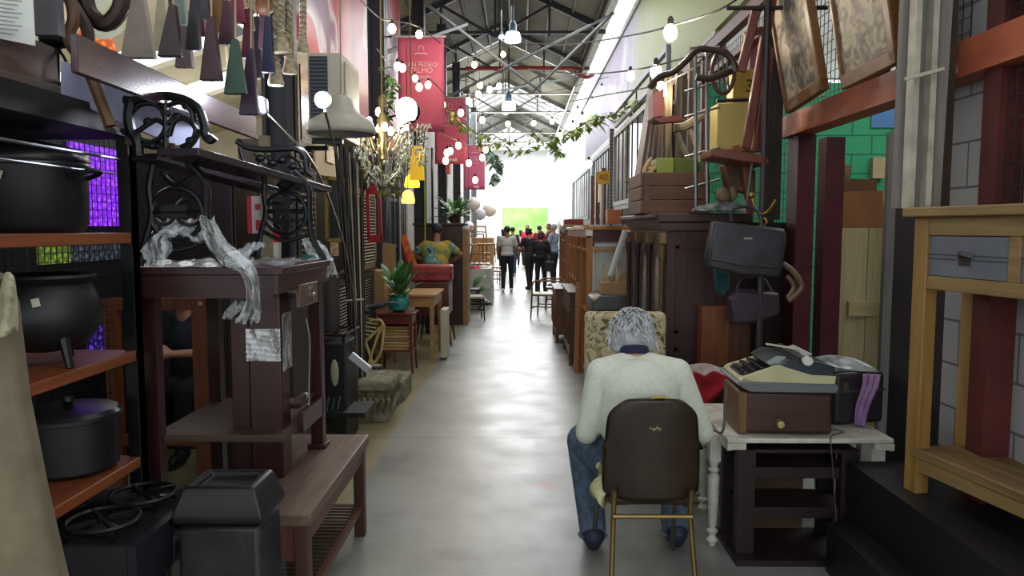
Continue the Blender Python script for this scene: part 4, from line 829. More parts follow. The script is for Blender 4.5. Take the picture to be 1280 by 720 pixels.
def tassel(x, y0, y1, y2, w_, Y, label):
    t_ = thing('rope_tassel', label, 'tassel', P(x, y2, Y), 0, 'rope tassels on the rail'); s = Y/FPX; rp = paint('b8a98c', '8f8268', .9, 0, 60, .5)
    b = MB(); a = P(x, -45, Y); c = P(x, y1, Y); n = 30
    for ph in (0, pi): b.tube([a.lerp(c, i/n)+V((.008*cos(i*1.3+ph), .008*sin(i*1.3+ph), 0)) for i in range(n+1)], .009, 6)
    b.build('rope', rp, t_)
    h = (y2-y1)*s; b = MB(); r = w_*s/2; b.lathe([(r*.95, 0), (r, h*.1), (r*.75, h*.35), (r*.6, h*.6), (r*.7, h*.68), (r*.45, h*.75), (r*.62, h*.85), (r*.3, h)], P(x, y2, Y), 16); b.build('tuft', rp, t_)
tassel(352, 0, 38, 66, 24, 3.15, 'large rope tassel in the middle of the rail'); tassel(345, 0, 70, 107, 20, 3.2, 'lowest hanging rope tassel')
tassel(362, 0, 62, 92, 18, 3.25, 'rope tassel to the right of the lowest one'); tassel(379, 0, 38, 66, 16, 3.3, 'rope tassel at the right end of the rail'); tassel(315, 0, 15, 38, 8, 3.1, 'thin short rope tassel at the left of the rope group')
b = MB(); b.ell(P(328, -2, 3.3), (.07, .05, .07)); b.build('gourd', paint('8a5a3c', '5a3a28', .5, 0, 10), label='brown rounded gourd hanging at the top of the rail', cat='gourd')
# paper notice at the top left
pn = thing('paper_notice', 'white printed sheet pinned at the top left corner', 'sign', P(20, 50, 2.3))
a = [P(-20, -40, 2.3), P(38, -40, 2.32), P(43, 57, 2.32), P(-20, 44, 2.3)]
MB().prism(a, (0, .006, 0)).build('sheet', paint('dfe3dd', 'd4d9d2', .7, 0, 2), pn)
b = MB()
for i in range(9):
    y = 2+i*5.2; q0 = P(2, y-2, 2.305); q1 = P(30-(i % 3)*5, y+.6, 2.305); b.beam(q0+V((0, -.008, 0)), q1+V((0, -.008, 0)), .002, .0025)
b.build('text_lines', paint('6a706c'), pn)
MB().bx(-1.58, -1.50, 2.44, 2.48, 2.245, 3.1).build('grey_post', paint('5d5a60', rough=.6), label='grey post behind the printed white sheet', cat='post')
# beige canvas covered board leaning at the far left edge
b = MB(); Yc = 1.45
b.prism([P(-60, 330, Yc), P(-5, 345, Yc), P(6, 380, Yc), P(22, 500, Yc+.02), P(46, 620, Yc+.04), P(75, 745, Yc+.05), P(78, 1150, Yc+.05), P(-60, 1150, Yc)], (0, .05, 0))
b.build('canvas_roll', fabric('7a6f5a', '5e5442', 5), label='beige canvas covered board leaning at the left edge of the view', cat='canvas', bevel=.012)
b = MB(); b.sheet(lambda u, v: P(-4+20*u+6*v*u, 345+72*v+5*sin(6*u), 1.42+.03*sin(5*u+3*v)), 10, 12); b.build('cloth_corner', fabric('a8a288', '857f68', 20), label='pale cloth corner hanging over the beige canvas', cat='cloth', thick=.004)
# purple and green lit displays in the shop behind the mesh
a = P(112, 235, 4.55); b = MB(); b.bx(-2.62, -2.6, 4.3, 4.8, 1.63, 2.12); b.build('lit_display', pattern('b050ff', '6a20c0', 1.6), label='glowing purple screen behind the mesh above the top orange board', cat='screen')
MB().bx(-2.62, -2.6, 4.4, 4.75, .86, 1.02).build('lit_display', pattern('7a50e8', '2a1860', .7), label='dim violet screen behind the mesh above the middle orange board', cat='screen')
MB().bx(-2.62, -2.6, 3.98, 4.25, 1.42, 1.53).build('lit_display', pattern('a8d040', '5a7030', .6), label='small lime green lit strip behind the mesh below the top board', cat='screen')
MB().bx(-2.62, -2.6, 4.27, 4.85, 1.42, 1.53).build('lit_display', pattern('8a98a0', '3a4450', .35), label='pale grey lit strip beside the lime green one', cat='screen')
MB().bx(-3.1, -2.62, 3.9, 4.95, 0, 2.2).build('display_cabinet', paint('17161b', rough=.6), label='dark cabinet behind the mesh that carries the glowing screens', cat='cabinet', bevel=.01)
# shop items seen below the table: wooden frame, seated person, cabinets
cf = thing('wooden_doorway', 'orange brown wooden door frame seen below the dark table', 'frame', (-2.0, 4.4, 0)); OR3 = wood('7c4526', '60351d', 'z')
MB().bx(-1.97, -1.86, 4.38, 4.43, 0, 1.2).build('upright', OR3, cf); MB().bx(-2.5, -2.42, 4.38, 4.43, 0, 1.2).build('upright', OR3, cf)
MB().bx(-2.42, -1.97, 4.38, 4.43, 1.13, 1.2).build('top_rail', OR3, cf); MB().bx(-2.42, -1.97, 4.38, 4.43, .3, .36).build('bottom_rail', OR3, cf); MB().box((-1.91, 4.375, 1.17), (.025, .004, .018)).build('tag', paint('c8b8a8'), cf)
J = dict(pel=(-2.42, 5.35, .5), chest=(-2.42, 5.3, .8), neck=(-2.42, 5.27, 1.02), head=(-2.4, 5.2, 1.16), shL=(-2.26, 5.28, .97), shR=(-2.58, 5.28, .97), elL=(-2.2, 5.18, .74), elR=(-2.62, 5.15, .74), wrL=(-2.38, 4.98, .76), wrR=(-2.52, 4.95, .76),
         hipL=(-2.34, 5.35, .48), hipR=(-2.5, 5.35, .48), knL=(-2.32, 4.98, .5), knR=(-2.52, 4.98, .5), anL=(-2.32, 4.95, .1), anR=(-2.52, 4.95, .1))
figure(J, 'dark haired person in a dark tee shirt seated inside the left shop', SK, cloth('2c3038'), cloth('1c1d22'), paint('1a1a1c'), 'short', paint('1c1614', rough=.5), .98, False, (0, -1, 0), (.2, -1, -.25), (0, -.2, 1), .016)
MB().bx(-2.75, -2.3, 5.3, 5.7, 0, .46).build('stool', wood('3a2a20', '2a1e18'), label='dark box stool below the person in the left shop', cat='stool', bevel=.01)
def cab(name, label, x0, x1, y0, y1, z0, z1, mt, doors=2, side='x', cat='cabinet'):
    t_ = thing(name, label, cat, ((x0+x1)/2, (y0+y1)/2, z0)); MB().bx(x0, x1, y0, y1, z0, z1).build('body', mt, t_, bevel=.006)
    b = MB(); b.bx(x0-.02, x1+.02, y0-.02, y1+.02, z1, z1+.03); b.build('top', mt, t_, bevel=.006)
    for i in range(doors):
        if side == 'y': w_ = (x1-x0)/doors; d = MB().bx(x0+i*w_+.03, x0+(i+1)*w_-.03, y0-.015, y0, z0+.06, z1-.05).build('door', mt, t_, bevel=.005); c = (x0+i*w_+(.06 if i else w_-.06), y0-.03, (z0+z1)/2)
        else: w_ = (y1-y0)/doors; d = MB().bx(x1, x1+.015, y0+i*w_+.03, y0+(i+1)*w_-.03, z0+.06, z1-.05).build('door', mt, t_, bevel=.005); c = (x1+.03, y0+i*w_+(.06 if i else w_-.06), (z0+z1)/2)
        MB().ell(c, .012, None, 10, 8).build('knob', BRASS, d)
    return t_
cab('tall_cabinet', 'dark tall cabinet standing behind the iron bench', -2.5, -2.2, 5.65, 6.2, 0, 2.1, wood('2a1a1c', '1c1214'), 1, 'x')
cab('low_cabinet', 'dark brown low cabinet with two doors behind the low bench', -1.83, -1.4, 4.5, 5.0, 0, 1.2, wood('2a1b18', '1c1311'), 2, 'y')
MB().bx(-1.93, -1.86, 5.5, 5.56, 0, 2.3).build('cream_post', paint('8f8468', '726a52', .6), label='cream wooden strip standing left of the fire extinguisher', cat='post')
fs = thing('fire_sign', 'red and white fire extinguisher notice on a board behind the table', 'sign', (-2.0, 5.62, 1.6))
MB().bx(-2.06, -1.94, 5.6, 5.62, 1.58, 1.86).build('board', paint('d8d2cc'), fs); b = MB(); b.bx(-2.06, -2.03, 5.59, 5.6, 1.58, 1.86); b.bx(-2.0, -1.95, 5.59, 5.6, 1.6, 1.68); b.bx(-2.0, -1.96, 5.59, 5.6, 1.76, 1.8); b.build('red_print', paint('c02a30'), fs)
fe = thing('fire_extinguisher', 'red fire extinguisher hanging on the steel column behind the dark table', 'extinguisher', (-1.93, 5.72, 1.2))
MB().lathe([(.06, 0), (.078, .01), (.08, .36), (.07, .41), (.03, .44)], (-1.93, 5.72, 1.16), 20).build('cylinder', paint('c01820', rough=.3), fe)
MB().lathe([(.025, .44), (.02, .48), (.03, .49), (.012, .52)], (-1.93, 5.72, 1.16), 12).build('valve', IRON, fe); MB().tube(smoothpath([(-1.93, 5.7, 1.64), (-1.84, 5.68, 1.62), (-1.83, 5.68, 1.4), (-1.86, 5.68, 1.3)], 4), .01, 6).build('hose', IRON, fe)
b = MB(); b.lathe([(.081, .2), (.0815, .21), (.0815, .34), (.081, .35)], (-1.93, 5.72, 1.16), 20, cap=False); b.build('label_band', paint('d8d4cc'), fe)
for px, dz, lab in ((325, 0, 'bright white spotlight on a thin arm left of the dark column'), (403, 0, 'round bright white spotlight in front of the air conditioner')):
    Y = 3.3 if px < 350 else 3.9; c = P(px, 130 if px < 350 else 124, Y); t_ = thing('clip_spotlight', lab, 'lamp', c)
    if px < 350: b = MB(); b.lathe([(.014, .05), (.02, .04), (.038, 0), (.038, -.004)], c, 18, M=Matrix.Rotation(R(150), 3, 'Y')); b.build('lamp_shade', metal('c8ccd4', .3), t_)
    else: b = MB(); b.lathe([(.02, .05), (.04, .03), (.046, 0)], c+V((0, .01, 0)), 18, M=Matrix.Rotation(R(-100), 3, 'X')); b.build('lamp_shade', metal('c8ccd4', .3), t_)
    MB().ell(c+V((0, -.012 if px > 350 else 0, 0)), .036 if px > 350 else .033, None, 14, 10).build('bulb', emis('dfe4ff', 14), t_)
    pts = [(330, 140), (360, 170), (385, 195), (408, 240), (428, 300), (440, 360), (444, 420), (445, 570)] if px < 350 else [(406, 138), (416, 175), (425, 215), (434, 280), (441, 350), (446, 420), (447, 560)]
    ps = smoothpath([P(a, c_, Y+(i*.38)) for i, (a, c_) in enumerate(pts)], 5); ps[-1].z = 0; MB().tube(ps, .008, 6).build('stem', metal('9a9088', .3), t_)
    l = bpy.data.lights.new('spot_glow', 'POINT'); l.energy = 7; l.color = (.82, .87, 1); l.shadow_soft_size = .04; lo = bpy.data.objects.new('spot_glow', l); lo.location = c+V((0, -.09, .0)); COL.objects.link(lo)
# ---------------- left side, middle distance ----------------
Wd = lambda a, b, ax='z': wood(a, b, ax, .4)
# black iron lantern cabinets beside the low bench
ic = thing('iron_cabinet', 'black iron cabinet with cream oval openings and grill top beyond the low bench', 'cabinet', (-1.5, 5.7, 0))
b = MB(); b.bx(-1.75, -1.28, 5.35, 5.75, .02, .78); b.build('body', BLK2, ic, bevel=.01)
b = MB()
for i in range(9): b.tube([(-1.75+.058*i, 5.33, .84), (-1.75+.058*i, 5.77, .84)], .006, 5)
b.tube([(-1.76, 5.33, .84), (-1.27, 5.33, .84), (-1.27, 5.77, .84), (-1.76, 5.77, .84), (-1.76, 5.33, .84)], .01, 6)
for x, y in ((-1.74, 5.35), (-1.29, 5.35), (-1.29, 5.75)): b.bx(x-.01, x+.01, y-.01, y+.01, .78, .84)
b.build('grill_top', IRON, ic)
for x in (-1.5, -1.36): MB().ell((x, 5.345, .56), (.03, .008, .1)).build('oval_window', paint('a8a488'), ic)
for x, z in ((-1.42, .3), (-1.38, .3), (-1.34, .3)): MB().box((x, 5.345, z), (.012, .012, .16), Matrix.Rotation(R(12), 3, 'Y')).build('chrome_bar', metal('d8dce0', .15), ic)
MB().bx(-1.45, -1.12, 5.25, 5.62, .25, .285).build('tray', BLK2, ic)
MB().bx(-1.72, -1.40, 5.4, 5.7, .85, 1.28).build('wire_crate', paint('20211f', rough=.6), label='dark grey crate standing on the black iron cabinet', cat='crate', bevel=.01)
MB().lathe([(.05, 0), (.09, .04), (.09, .1), (.05, .14), (.02, .15)], (-1.56, 5.5, 1.285), 16).build('green_jar', paint('2f6a58', rough=.3), label='dark green jar on the grey crate', cat='jar')
q = P(450, 453, 5.2); b = MB(); b.box(q, (.17, .03, .05), Matrix.Rotation(R(40), 3, 'Y')); b.build('pale_plate', paint('b8bcc2', rough=.3), label='small tilted pale plate at the corner of the black iron cabinet', cat='plate')
# carved stone plinth
cp = thing('stone_capital', 'pale carved stone capital standing on the floor beside the iron cabinet', 'stone', (-1.2, 6.2, 0))
STN = paint('8b8770', '5f5c48', .85, 0, 16, .6)
def sqlathe(prof, c, mt, nm, par, ry=1.0):
    b = MB(); b.lathe(prof, (0, 0, 0), 4, M=Matrix.Rotation(pi/4, 3, 'Z')); b.v = [V((c[0]+q.x, c[1]+q.y*ry, c[2]+q.z)) for q in b.v]; return b.build(nm, mt, par, bevel=.01)
sqlathe([(.2, 0), (.2, .05), (.17, .07), (.19, .13), (.23, .2), (.25, .27), (.27, .28), (.27, .34), (.25, .36)], (-1.25, 6.25, 0), STN, 'carved_block', cp, 1.4)
b = MB()
for i in range(7): b.tube(smoothpath([(-1.4+i*.05, 5.985-.015*(i % 2), .1), (-1.39+i*.05, 5.96, .17), (-1.37+i*.05, 5.955, .2), (-1.385+i*.05, 5.95, .23)], 3), .014, 6)
for i in range(6): b.tube(smoothpath([(-1.075, 6.05+i*.08, .08), (-1.05, 6.06+i*.08, .15), (-1.04, 6.09+i*.08, .22)], 3), .014, 6)
b.build('carved_leaves', STN, cp)
MB().bx(-1.42, -1.08, 6.75, 7.3, 0, .2).build('stone_slab', STN, label='low stone slab on the floor behind the carved capital', cat='stone', bevel=.02)
# bundle of dark tubes
tbn = thing('tube_bundle', 'bundle of dark upright metal tubes tied with a pale strap', 'tubes', (-1.42, 6.1, 0))
for i, (x0, x1, c) in enumerate(((418, 440, '2c2a2a'), (424, 443, '3a3634'), (430, 446, '22222a'), (436, 449, '6f695c'), (441, 452, '2b2928'), (446, 455, '8a8270'), (452, 458, '3b342c'))):
    a = P(x0, 170+7*i, 6.15+.03*i); e = P(x1-2, 478, 6.05+.02*i); e.z = .0; m_ = P(x1-4, 380, 6.08+.02*i); MB().tube([a, m_, e], .014, 8).build('tube', metal(c, .4), tbn)
MB().tube([P(433, 376, 6.02), P(455, 374, 6.02)], .008, 6).build('strap', paint('c8c8c0'), tbn)
# bicycle with cream frame
bk = thing('bicycle', 'cream framed bicycle with dark saddle leaning between the tubes and the red table', 'bicycle', (-1.35, 7.0, 0)); CRM = paint('cbb87a', 'b3a066', .4, 0, 6); YK = 6.9
b = MB()
for l in ([(462, 400), (475, 400), (480, 408)], [(478, 408), (470, 425), (461, 455)], [(480, 408), (476, 440), (466, 455), (463, 458)], [(478, 407), (455, 430), (450, 452)], [(456, 425), (461, 440), (466, 456)]): b.tube(pp(l, YK), .013, 7)
b.build('frame', CRM, bk)
b = MB()
for i in range(6): b.tube([P(459-i*1.2, 398+i*5, YK-.04), P(474-i*2.2, 401+i*4.5, YK+.04)], .006, 5)
b.build('carrier', CRM, bk)
b = MB(); b.ell(P(470, 383, YK), (.15, .07, .03), Matrix.Rotation(R(-14), 3, 'Y')); b.ell(P(458, 388, YK), (.09, .08, .04)); b.build('saddle', paint('1b2030', rough=.45), bk)
b = MB(); b.tube(pp([(468, 388), (470, 400)], YK), .012, 6); b.build('seat_post', metal('5a5a5c'), bk); b = MB(); b.tube(pp([(480, 380), (492, 378), (500, 383)], YK-.1), .01, 6); b.build('handlebar', metal('5a5a5c'), bk)
for cx, r_ in ((-1.62, .3),):
    b = MB(); c = V((cx, YK+.16, r_)); 
    b.tube([c+V((r_*cos(a)*.55, r_*cos(a)*.8, r_*sin(a))) for a in [i*2*pi/28 for i in range(29)]], .016, 8)
    for i in range(8): a = i*pi/4; b.tube([c, c+V((r_*cos(a)*.55, r_*cos(a)*.8, r_*sin(a)))], .003, 4)
    b.build('wheel', paint('1c1c1c'), bk)
b = MB(); b.tube([P(458, 457, YK-.1), P(476, 457, YK-.1)], .014, 6); b.tube([P(462, 458, YK-.05), P(468, 470, YK-.05)], .01, 6); b.build('pedal', paint('b9b4a0'), bk)
# slatted shutters, red frame, other shop front goods along the left
def louver(nm, lab, x, y0, y1, z0, z1, mt, n=20):
    t_ = thing(nm, lab, 'shutter', (x, (y0+y1)/2, z0)); b = MB(); b.bx(x-.03, x, y0, y0+.06, z0, z1); b.bx(x-.03, x, y1-.06, y1, z0, z1); b.bx(x-.03, x, y0, y1, z0, z0+.06); b.bx(x-.03, x, y0, y1, z1-.06, z1); b.build('frame', mt, t_)
    b = MB(); M3 = Matrix.Rotation(R(35), 3, 'Y')
    for i in range(n): b.box((x-.015, (y0+y1)/2, z0+.08+(z1-z0-.16)*i/(n-1)), (.04, y1-y0-.1, .008), M3)
    b.build('slats', mt, t_)
SH = wood('7d6a50', '5f4f3b', 'y', .6)
louver('louvered_shutter', 'large brown louvered shutter beside the tube bundle', -1.75, 7.5, 9.0, 1.15, 2.05, SH, 22)
louver('louvered_shutter', 'dark louvered shutter standing below the brown one', -1.78, 7.2, 9.2, .2, 1.1, wood('4a3a2c', '33281f', 'y', .6), 24)
louver('louvered_shutter', 'tall brown shutter just left of the tube bundle', -1.95, 6.2, 7.1, .3, 2.4, wood('4e4032', '3a2f25', 'y', .6), 40)
MB().bx(-1.86, -1.82, 6.3, 9.4, .0, 1.15).build('wood_boarding', wood('3a2c22', '281e18', 'y'), label='dark wood panel along the floor behind the shutters', cat='panel')
# buff painted doors high up behind the spotlight
od = thing('old_doors', 'pair of buff painted old doors standing below the air conditioner', 'door', (-2.0, 7.0, 1.5))
BUF = wood('a4957a', '8a7c62', 'z', .6); b = MB(); b.bx(-2.04, -2.0, 6.6, 8.3, 2.15, 3.3); b.build('door_leaf', BUF, od)
for y in (6.8, 7.65): MB().bx(-2.0, -1.985, y, y+.32, 2.3, 3.1).build('dark_pane', paint('1f2024', rough=.2), od)
MB().bx(-2.02, -1.99, 6.62, 7.0, .0, 2.2).build('door_side', BUF, od)
rf = thing('carved_red_hanging', 'carved red wooden frame hanging in front of the brown shutter', 'frame', (-1.7, 8.2, 1.4)); a = P(458, 302, 8.1); c = P(477, 235, 8.1); RD = paint('a01c20', '82161a', .45, 0, 20, .3)
b = MB(); b.prism([P(457, 236, 8.1), P(461, 236, 8.1), P(463, 300, 8.1), P(459, 300, 8.1)], (0, .03, 0)); b.prism([P(471, 238, 8.1), P(475, 240, 8.1), P(478, 300, 8.1), P(474, 300, 8.1)], (0, .03, 0)); b.prism([P(458, 294, 8.1), P(478, 294, 8.1), P(477, 303, 8.1), P(461, 303, 8.1)], (0, .03, 0)); b.prism([P(457, 243, 8.1), P(474, 243, 8.1), P(470, 232, 8.1), P(462, 230, 8.1)], (0, .03, 0)); b.build('frame', RD, rf)
mf = thing('gilt_mirror', 'small gilt framed mirror above the far iron armrest', 'mirror', P(424, 232, 6.4)); b = MB()
for q0, q1 in (((408, 222), (436, 226)), ((436, 226), (437, 300)), ((437, 300), (409, 300)), ((409, 300), (408, 222))): b.beam(P(*q0, 6.5), P(*q1, 6.5), .03, .03, (0, 1, 0))
b.build('frame', paint('a08a3a', rough=.35, metal=.4), mf); MB().prism([P(409, 223, 6.52), P(436, 227, 6.52), P(436, 299, 6.52), P(410, 299, 6.52)], (0, .01, 0)).build('glass', paint('3c403c', '565a50', .08, 0, 3), mf)
MB().prism([P(413, 303, 6.0), P(423, 303, 6.0), P(423, 320, 6.0), P(413, 320, 6.0)], (0, .01, 0)).build('small_picture', paint('b8a47a', '8f5a3a', .6, 0, 30), label='tiny cream framed picture beside the plastic tatters', cat='picture')
# black branches of bent iron (decorative arcs)
b = MB(); b.tube(pp([(452, 300), (450, 250), (470, 200), (500, 160), (520, 150)], 7.0), .01, 6); b.tube(pp([(455, 330), (452, 260), (462, 215), (480, 190)], 7.0), .008, 6); b.build('fishing_rods', metal('4a443c', .4), label='two thin curved dark rods rising beside the chandelier', cat='rods')
# red side table with newspapers
def table(nm, lab, x0, x1, y0, y1, h, mt, leg=.035, ap=.09, th=.025, splay=0):
    t_ = thing(nm, lab, 'table', ((x0+x1)/2, (y0+y1)/2, 0)); MB().bx(x0, x1, y0, y1, h-th, h).build('tabletop', mt, t_, bevel=.005)
    MB().bx(x0+.03, x1-.03, y0+.03, y1-.03, h-th-ap, h-th).build('apron', mt, t_)
    for sx, x in ((-1, x0+.03+leg/2), (1, x1-.03-leg/2)):
        for sy, y in ((-1, y0+.03+leg/2), (1, y1-.03-leg/2)): MB().tube([(x, y, h-th-.01), (x+sx*splay*.3, y+sy*splay*.3, h*.4), (x+sx*splay, y+sy*splay, 0)], [leg*.75, leg*.6, leg*.45], 4).build('leg', mt, t_)
    return t_
RW = wood('6a2a22', '4e1e1a', 'x', .35)
rt = table('red_side_table', 'small reddish side table stacked with newspapers beside the bicycle', -1.60, -1.17, 8.1, 8.5, .68, RW, .035, .1, .025, .02)
MB().bx(-1.55, -1.2, 8.15, 8.45, .24, .26).build('lower_shelf', RW, rt)
for i in range(8):
    MB().box((-1.385+random.uniform(-.02, .02), 8.28, .275+i*.034), (.30, .26, .03), random.uniform(-.12, .12)).build('newspaper_bundle', paint(random.choice(['a88a58', '957648', 'b59a6c', '8a6c44']), rough=.8, sc=30, bump=.3), label='yellowed folded newspaper in the stack on the red side table, %s from the bottom' % ['first', 'second', 'third', 'fourth', 'fifth', 'sixth', 'seventh', 'eighth'][i], cat='newspaper', group='newspapers on the red side table', bevel=.006)
pl = thing('potted_plant', 'green plant in a teal pot on the red side table', 'plant', (-1.38, 8.2, .68)); c = V((-1.36, 8.25, .683))
MB().lathe([(.05, 0), (.1, .03), (.12, .09), (.11, .15), (.09, .17), (.1, .18)], c, 22).build('pot', paint('2f8f88', '27756f', .35, 0, 8), pl)
LEAF = paint('2f5a2c', '47783a', .45, 0, 10); LEAF2 = paint('6f8a3c', '93a850', .5, 0, 10)
def leaf(b, base, tip, w_, up=V((0, 0, 1))):
    base = V(base); tip = V(tip); d = tip-base; s = d.cross(up); s = s.normalized() if s.length > 1e-4 else V((1, 0, 0)); pts = []
    for t_, ww in ((0, .1), (.3, .9), (.55, 1), (.8, .6), (1, .02)): p_ = base+d*t_+up*(.12*d.length*sin(pi*t_)); pts.append((p_-s*w_*ww, p_+up*(-.12*w_), p_+s*w_*ww))
    b.add([q for tr in pts for q in tr], [(i*3+j, (i+1)*3+j, (i+1)*3+j+1, i*3+j+1) for i in range(4) for j in range(2)])
b = MB(); rr = random.Random(4)
for i in range(34):
    a = rr.uniform(0, 2*pi); L = rr.uniform(.2, .52); el = rr.uniform(.1, 1.3); base = c+V((0, 0, .16)); tip = base+V((cos(a)*cos(el)*L*.8, sin(a)*cos(el)*L*.8, sin(el)*L)); b.tube([base, (base+tip)/2], .004, 4); leaf(b, base.lerp(tip, .35), tip, rr.uniform(.03, .06))
b.build('foliage', LEAF, pl, thick=.002)
LW = wood('b08550', '926a3c', 'x', .4)
table('light_desk', 'light orange wood desk behind the plant', -1.56, -1.0, 8.75, 9.7, .83, LW, .05, .12, .03)
MB().bx(-.98, -.9, 9.0, 9.35, .02, .62).build('white_radiator', paint('c9c6ae', 'b5b29a', .5, 0, 4), label='cream panel standing against the end of the light desk', cat='panel', bevel=.01)
MB().bx(-2.2, -1.65, 9.0, 9.4, 0, 1.1).build('plank_stack', wood('a88a5c', '8a6d44', 'y', .6), label='stack of light planks behind the plant', cat='planks', bevel=.01)
MB().prism([P(478, 303, 9.3), P(494, 306, 9.3), P(494, 400, 9.3), P(478, 400, 9.3)], (0, .03, 0)).build('brown_board', wood('8a7048', '70583a', 'z'), label='upright light brown board behind the plant leaves', cat='board')
# sewing cabinet and red suitcase
scb = thing('sewing_cabinet', 'brown cabinet on splayed tapered legs under the red suitcase', 'cabinet', (-1.2, 10.4, 0)); BW = wood('5a2c20', '42201a', 'z', .35)
MB().bx(-1.42, -.98, 10.1, 10.7, .42, .88).build('body', BW, scb, bevel=.01)
for sx, x in ((-1, -1.38), (1, -1.02)):
    for sy, y in ((-1, 10.15), (1, 10.65)): MB().tube([(x, y, .42), (x+sx*.07, y+sy*.05, 0)], [.026, .012], 8).build('leg', BW, scb)
MB().bx(-1.38, -1.22, 10.085, 10.1, .48, .82).build('door', BW, scb)
rs = thing('red_suitcase', 'red leather suitcase lying on the brown sewing cabinet', 'suitcase', (-1.2, 10.3, .88)); RL = paint('94322e', '7a2624', .4, 0, 10, .3)
MB().bx(-1.5, -.94, 10.1, 10.5, .885, 1.11).build('shell', RL, rs, bevel=.03); MB().bx(-1.505, -.935, 10.095, 10.505, 1.0, 1.008).build('seam', paint('4a1a18'), rs); MB().tube(smoothpath([(-1.28, 10.1, 1.02), (-1.26, 10.06, 1.0), (-1.18, 10.06, 1.0), (-1.16, 10.1, 1.02)], 3), .01, 6).build('handle', paint('5a2018'), rs)
MB().bx(-1.1, -.88, 9.85, 10.02, .9, .912).build('white_tray', paint('c9c9c4'), label='small white board sticking out under the red suitcase', cat='board') if 0 else None
# orange red painted deck board
pdb = thing('painted_board', 'orange and red painted panel leaning left of the man in yellow', 'panel', (-1.6, 10.2, .88))
MB().prism([P(500, 296, 10.6), P(507, 292, 10.6), P(521, 330, 10.6), P(512, 332, 10.6)], (0, .03, 0)).build('board', paint('c8481e', 'd88a30', .45, 0, 12), pdb); MB().prism([P(498, 296, 10.63), P(501, 295, 10.63), P(513, 334, 10.63), P(509, 334, 10.63)], (0, .04, 0)).build('edge', RD, pdb)
# man in a yellow and teal shirt, head down
J, k, f_ = stand(-1.30, 11.3, 1.68, R(0), .02, .26, (-1.0, .1, -.9), (1.0, .1, -.9), (1.0, .5, -.6), (-1.0, .5, -.6))
m, t, p = newmat('yellow_teal_shirt'); n = N(t, 'ShaderNodeTexNoise'); n.inputs['Scale'].default_value = 4.5; n.inputs['Detail'].default_value = 1; t.links.new(coords(t, (1, 1, 1)), n.inputs[0])
r_ = ramp(t, n.outputs[0], [(.46, hx('a09238')), (.52, hx('4a7a72')), (.57, hx('86b0ae')), (.63, hx('34554c'))]); t.links.new(r_, p.inputs['Base Color']); p.inputs['Roughness'].default_value = .85
figure(J, 'person in a yellow and teal patterned shirt with a dark cap, behind the red suitcase', SK2, m, cloth('2a2c34'), paint('1f1f22'), 'short', paint('1d2233', rough=.7), k*1.04, False, (0, 1, 0), (0, .9, -.4), (0, .3, 1), .018, topk=1.42)
# tall dark wardrobe side with light edge
wd = thing('tall_wardrobe', 'dark brown wardrobe with a light wood edge behind the man in yellow', 'wardrobe', (-1.3, 12.5, 0))
MB().bx(-1.75, -.96, 12.3, 12.9, 0, 1.66).build('body', wood('3a221e', '2a1816', 'z', .35), wd, bevel=.01); MB().bx(-.955, -.87, 12.28, 12.9, 0, 1.6).build('light_edge', wood('a07c50', '84623c', 'z'), wd); MB().bx(-1.78, -.9, 12.27, 12.93, 1.66, 1.7).build('cornice', wood('3a221e', '2a1816', 'x'), wd, bevel=.008)
def dchair(nm, lab, x, y, rz, mt, seatm, hb=.84, hs=.45, w_=.42, group=None, arms=False, loc0=None):
    t_ = thing(nm, lab, 'chair', (x, y, 0), rz, group); M = TM((x, y, 0), rz); h = w_/2
    b = MB(M); b.bx(-h, h, -h, h, hs-.03, hs+.012); b.build('seat', seatm, t_, bevel=.012)
    for s in (-1, 1):
        MB(M).tube([(s*(h-.02), h-.02, hs-.02), (s*(h-.005), h, 0)], [.018, .013], 6).build('leg', mt, t_)
        MB(M).tube(smoothpath([(s*(h-.02), -h-.06, hb), (s*(h-.02), -h+.01, hs+.1), (s*(h-.02), -h+.02, hs-.03), (s*(h-.01), -h-.05, 0)], 3), .016, 6).build('leg', mt, t_)
        if arms: MB(M).tube(smoothpath([(s*h, -h, hs+.24), (s*(h+.03), .0, hs+.25), (s*(h+.02), h-.05, hs+.22), (s*(h), h-.03, hs-.02)], 3), .017, 6).build('armrest', mt, t_)
    b = MB(M)
    for z in (hb-.03, hb-.16): b.tube(smoothpath([(-h+.02, -h-.05, z), (0, -h-.09, z+.01), (h-.02, -h-.05, z)], 3), [.02 if z > hb-.05 else .013]*7, 6)
    b.build('backrest', mt, t_); b = MB(M); b.beam((-h+.02, h-.02, hs*.45), (h-.02, h-.02, hs*.45), .02, .02); b.beam((h-.02, -h, hs*.5), (h-.02, h, hs*.5), .02, .02); b.beam((-h+.02, -h, hs*.5), (-h+.02, h, hs*.5), .02, .02); b.build('stretcher', mt, t_)
    return t_
DKC = wood('2c1a18', '1d1110', 'z'); 
dchair('side_chair', 'dark wooden chair with a round white seat cushion on the left', -.86, 13.0, R(-80), DKC, paint('c2bfb2', rough=.8), .84, .42)
dchair('side_chair', 'second dark chair standing beyond the one with the white cushion', -1.0, 14.3, R(-90), DKC, DKC, .84, .44)
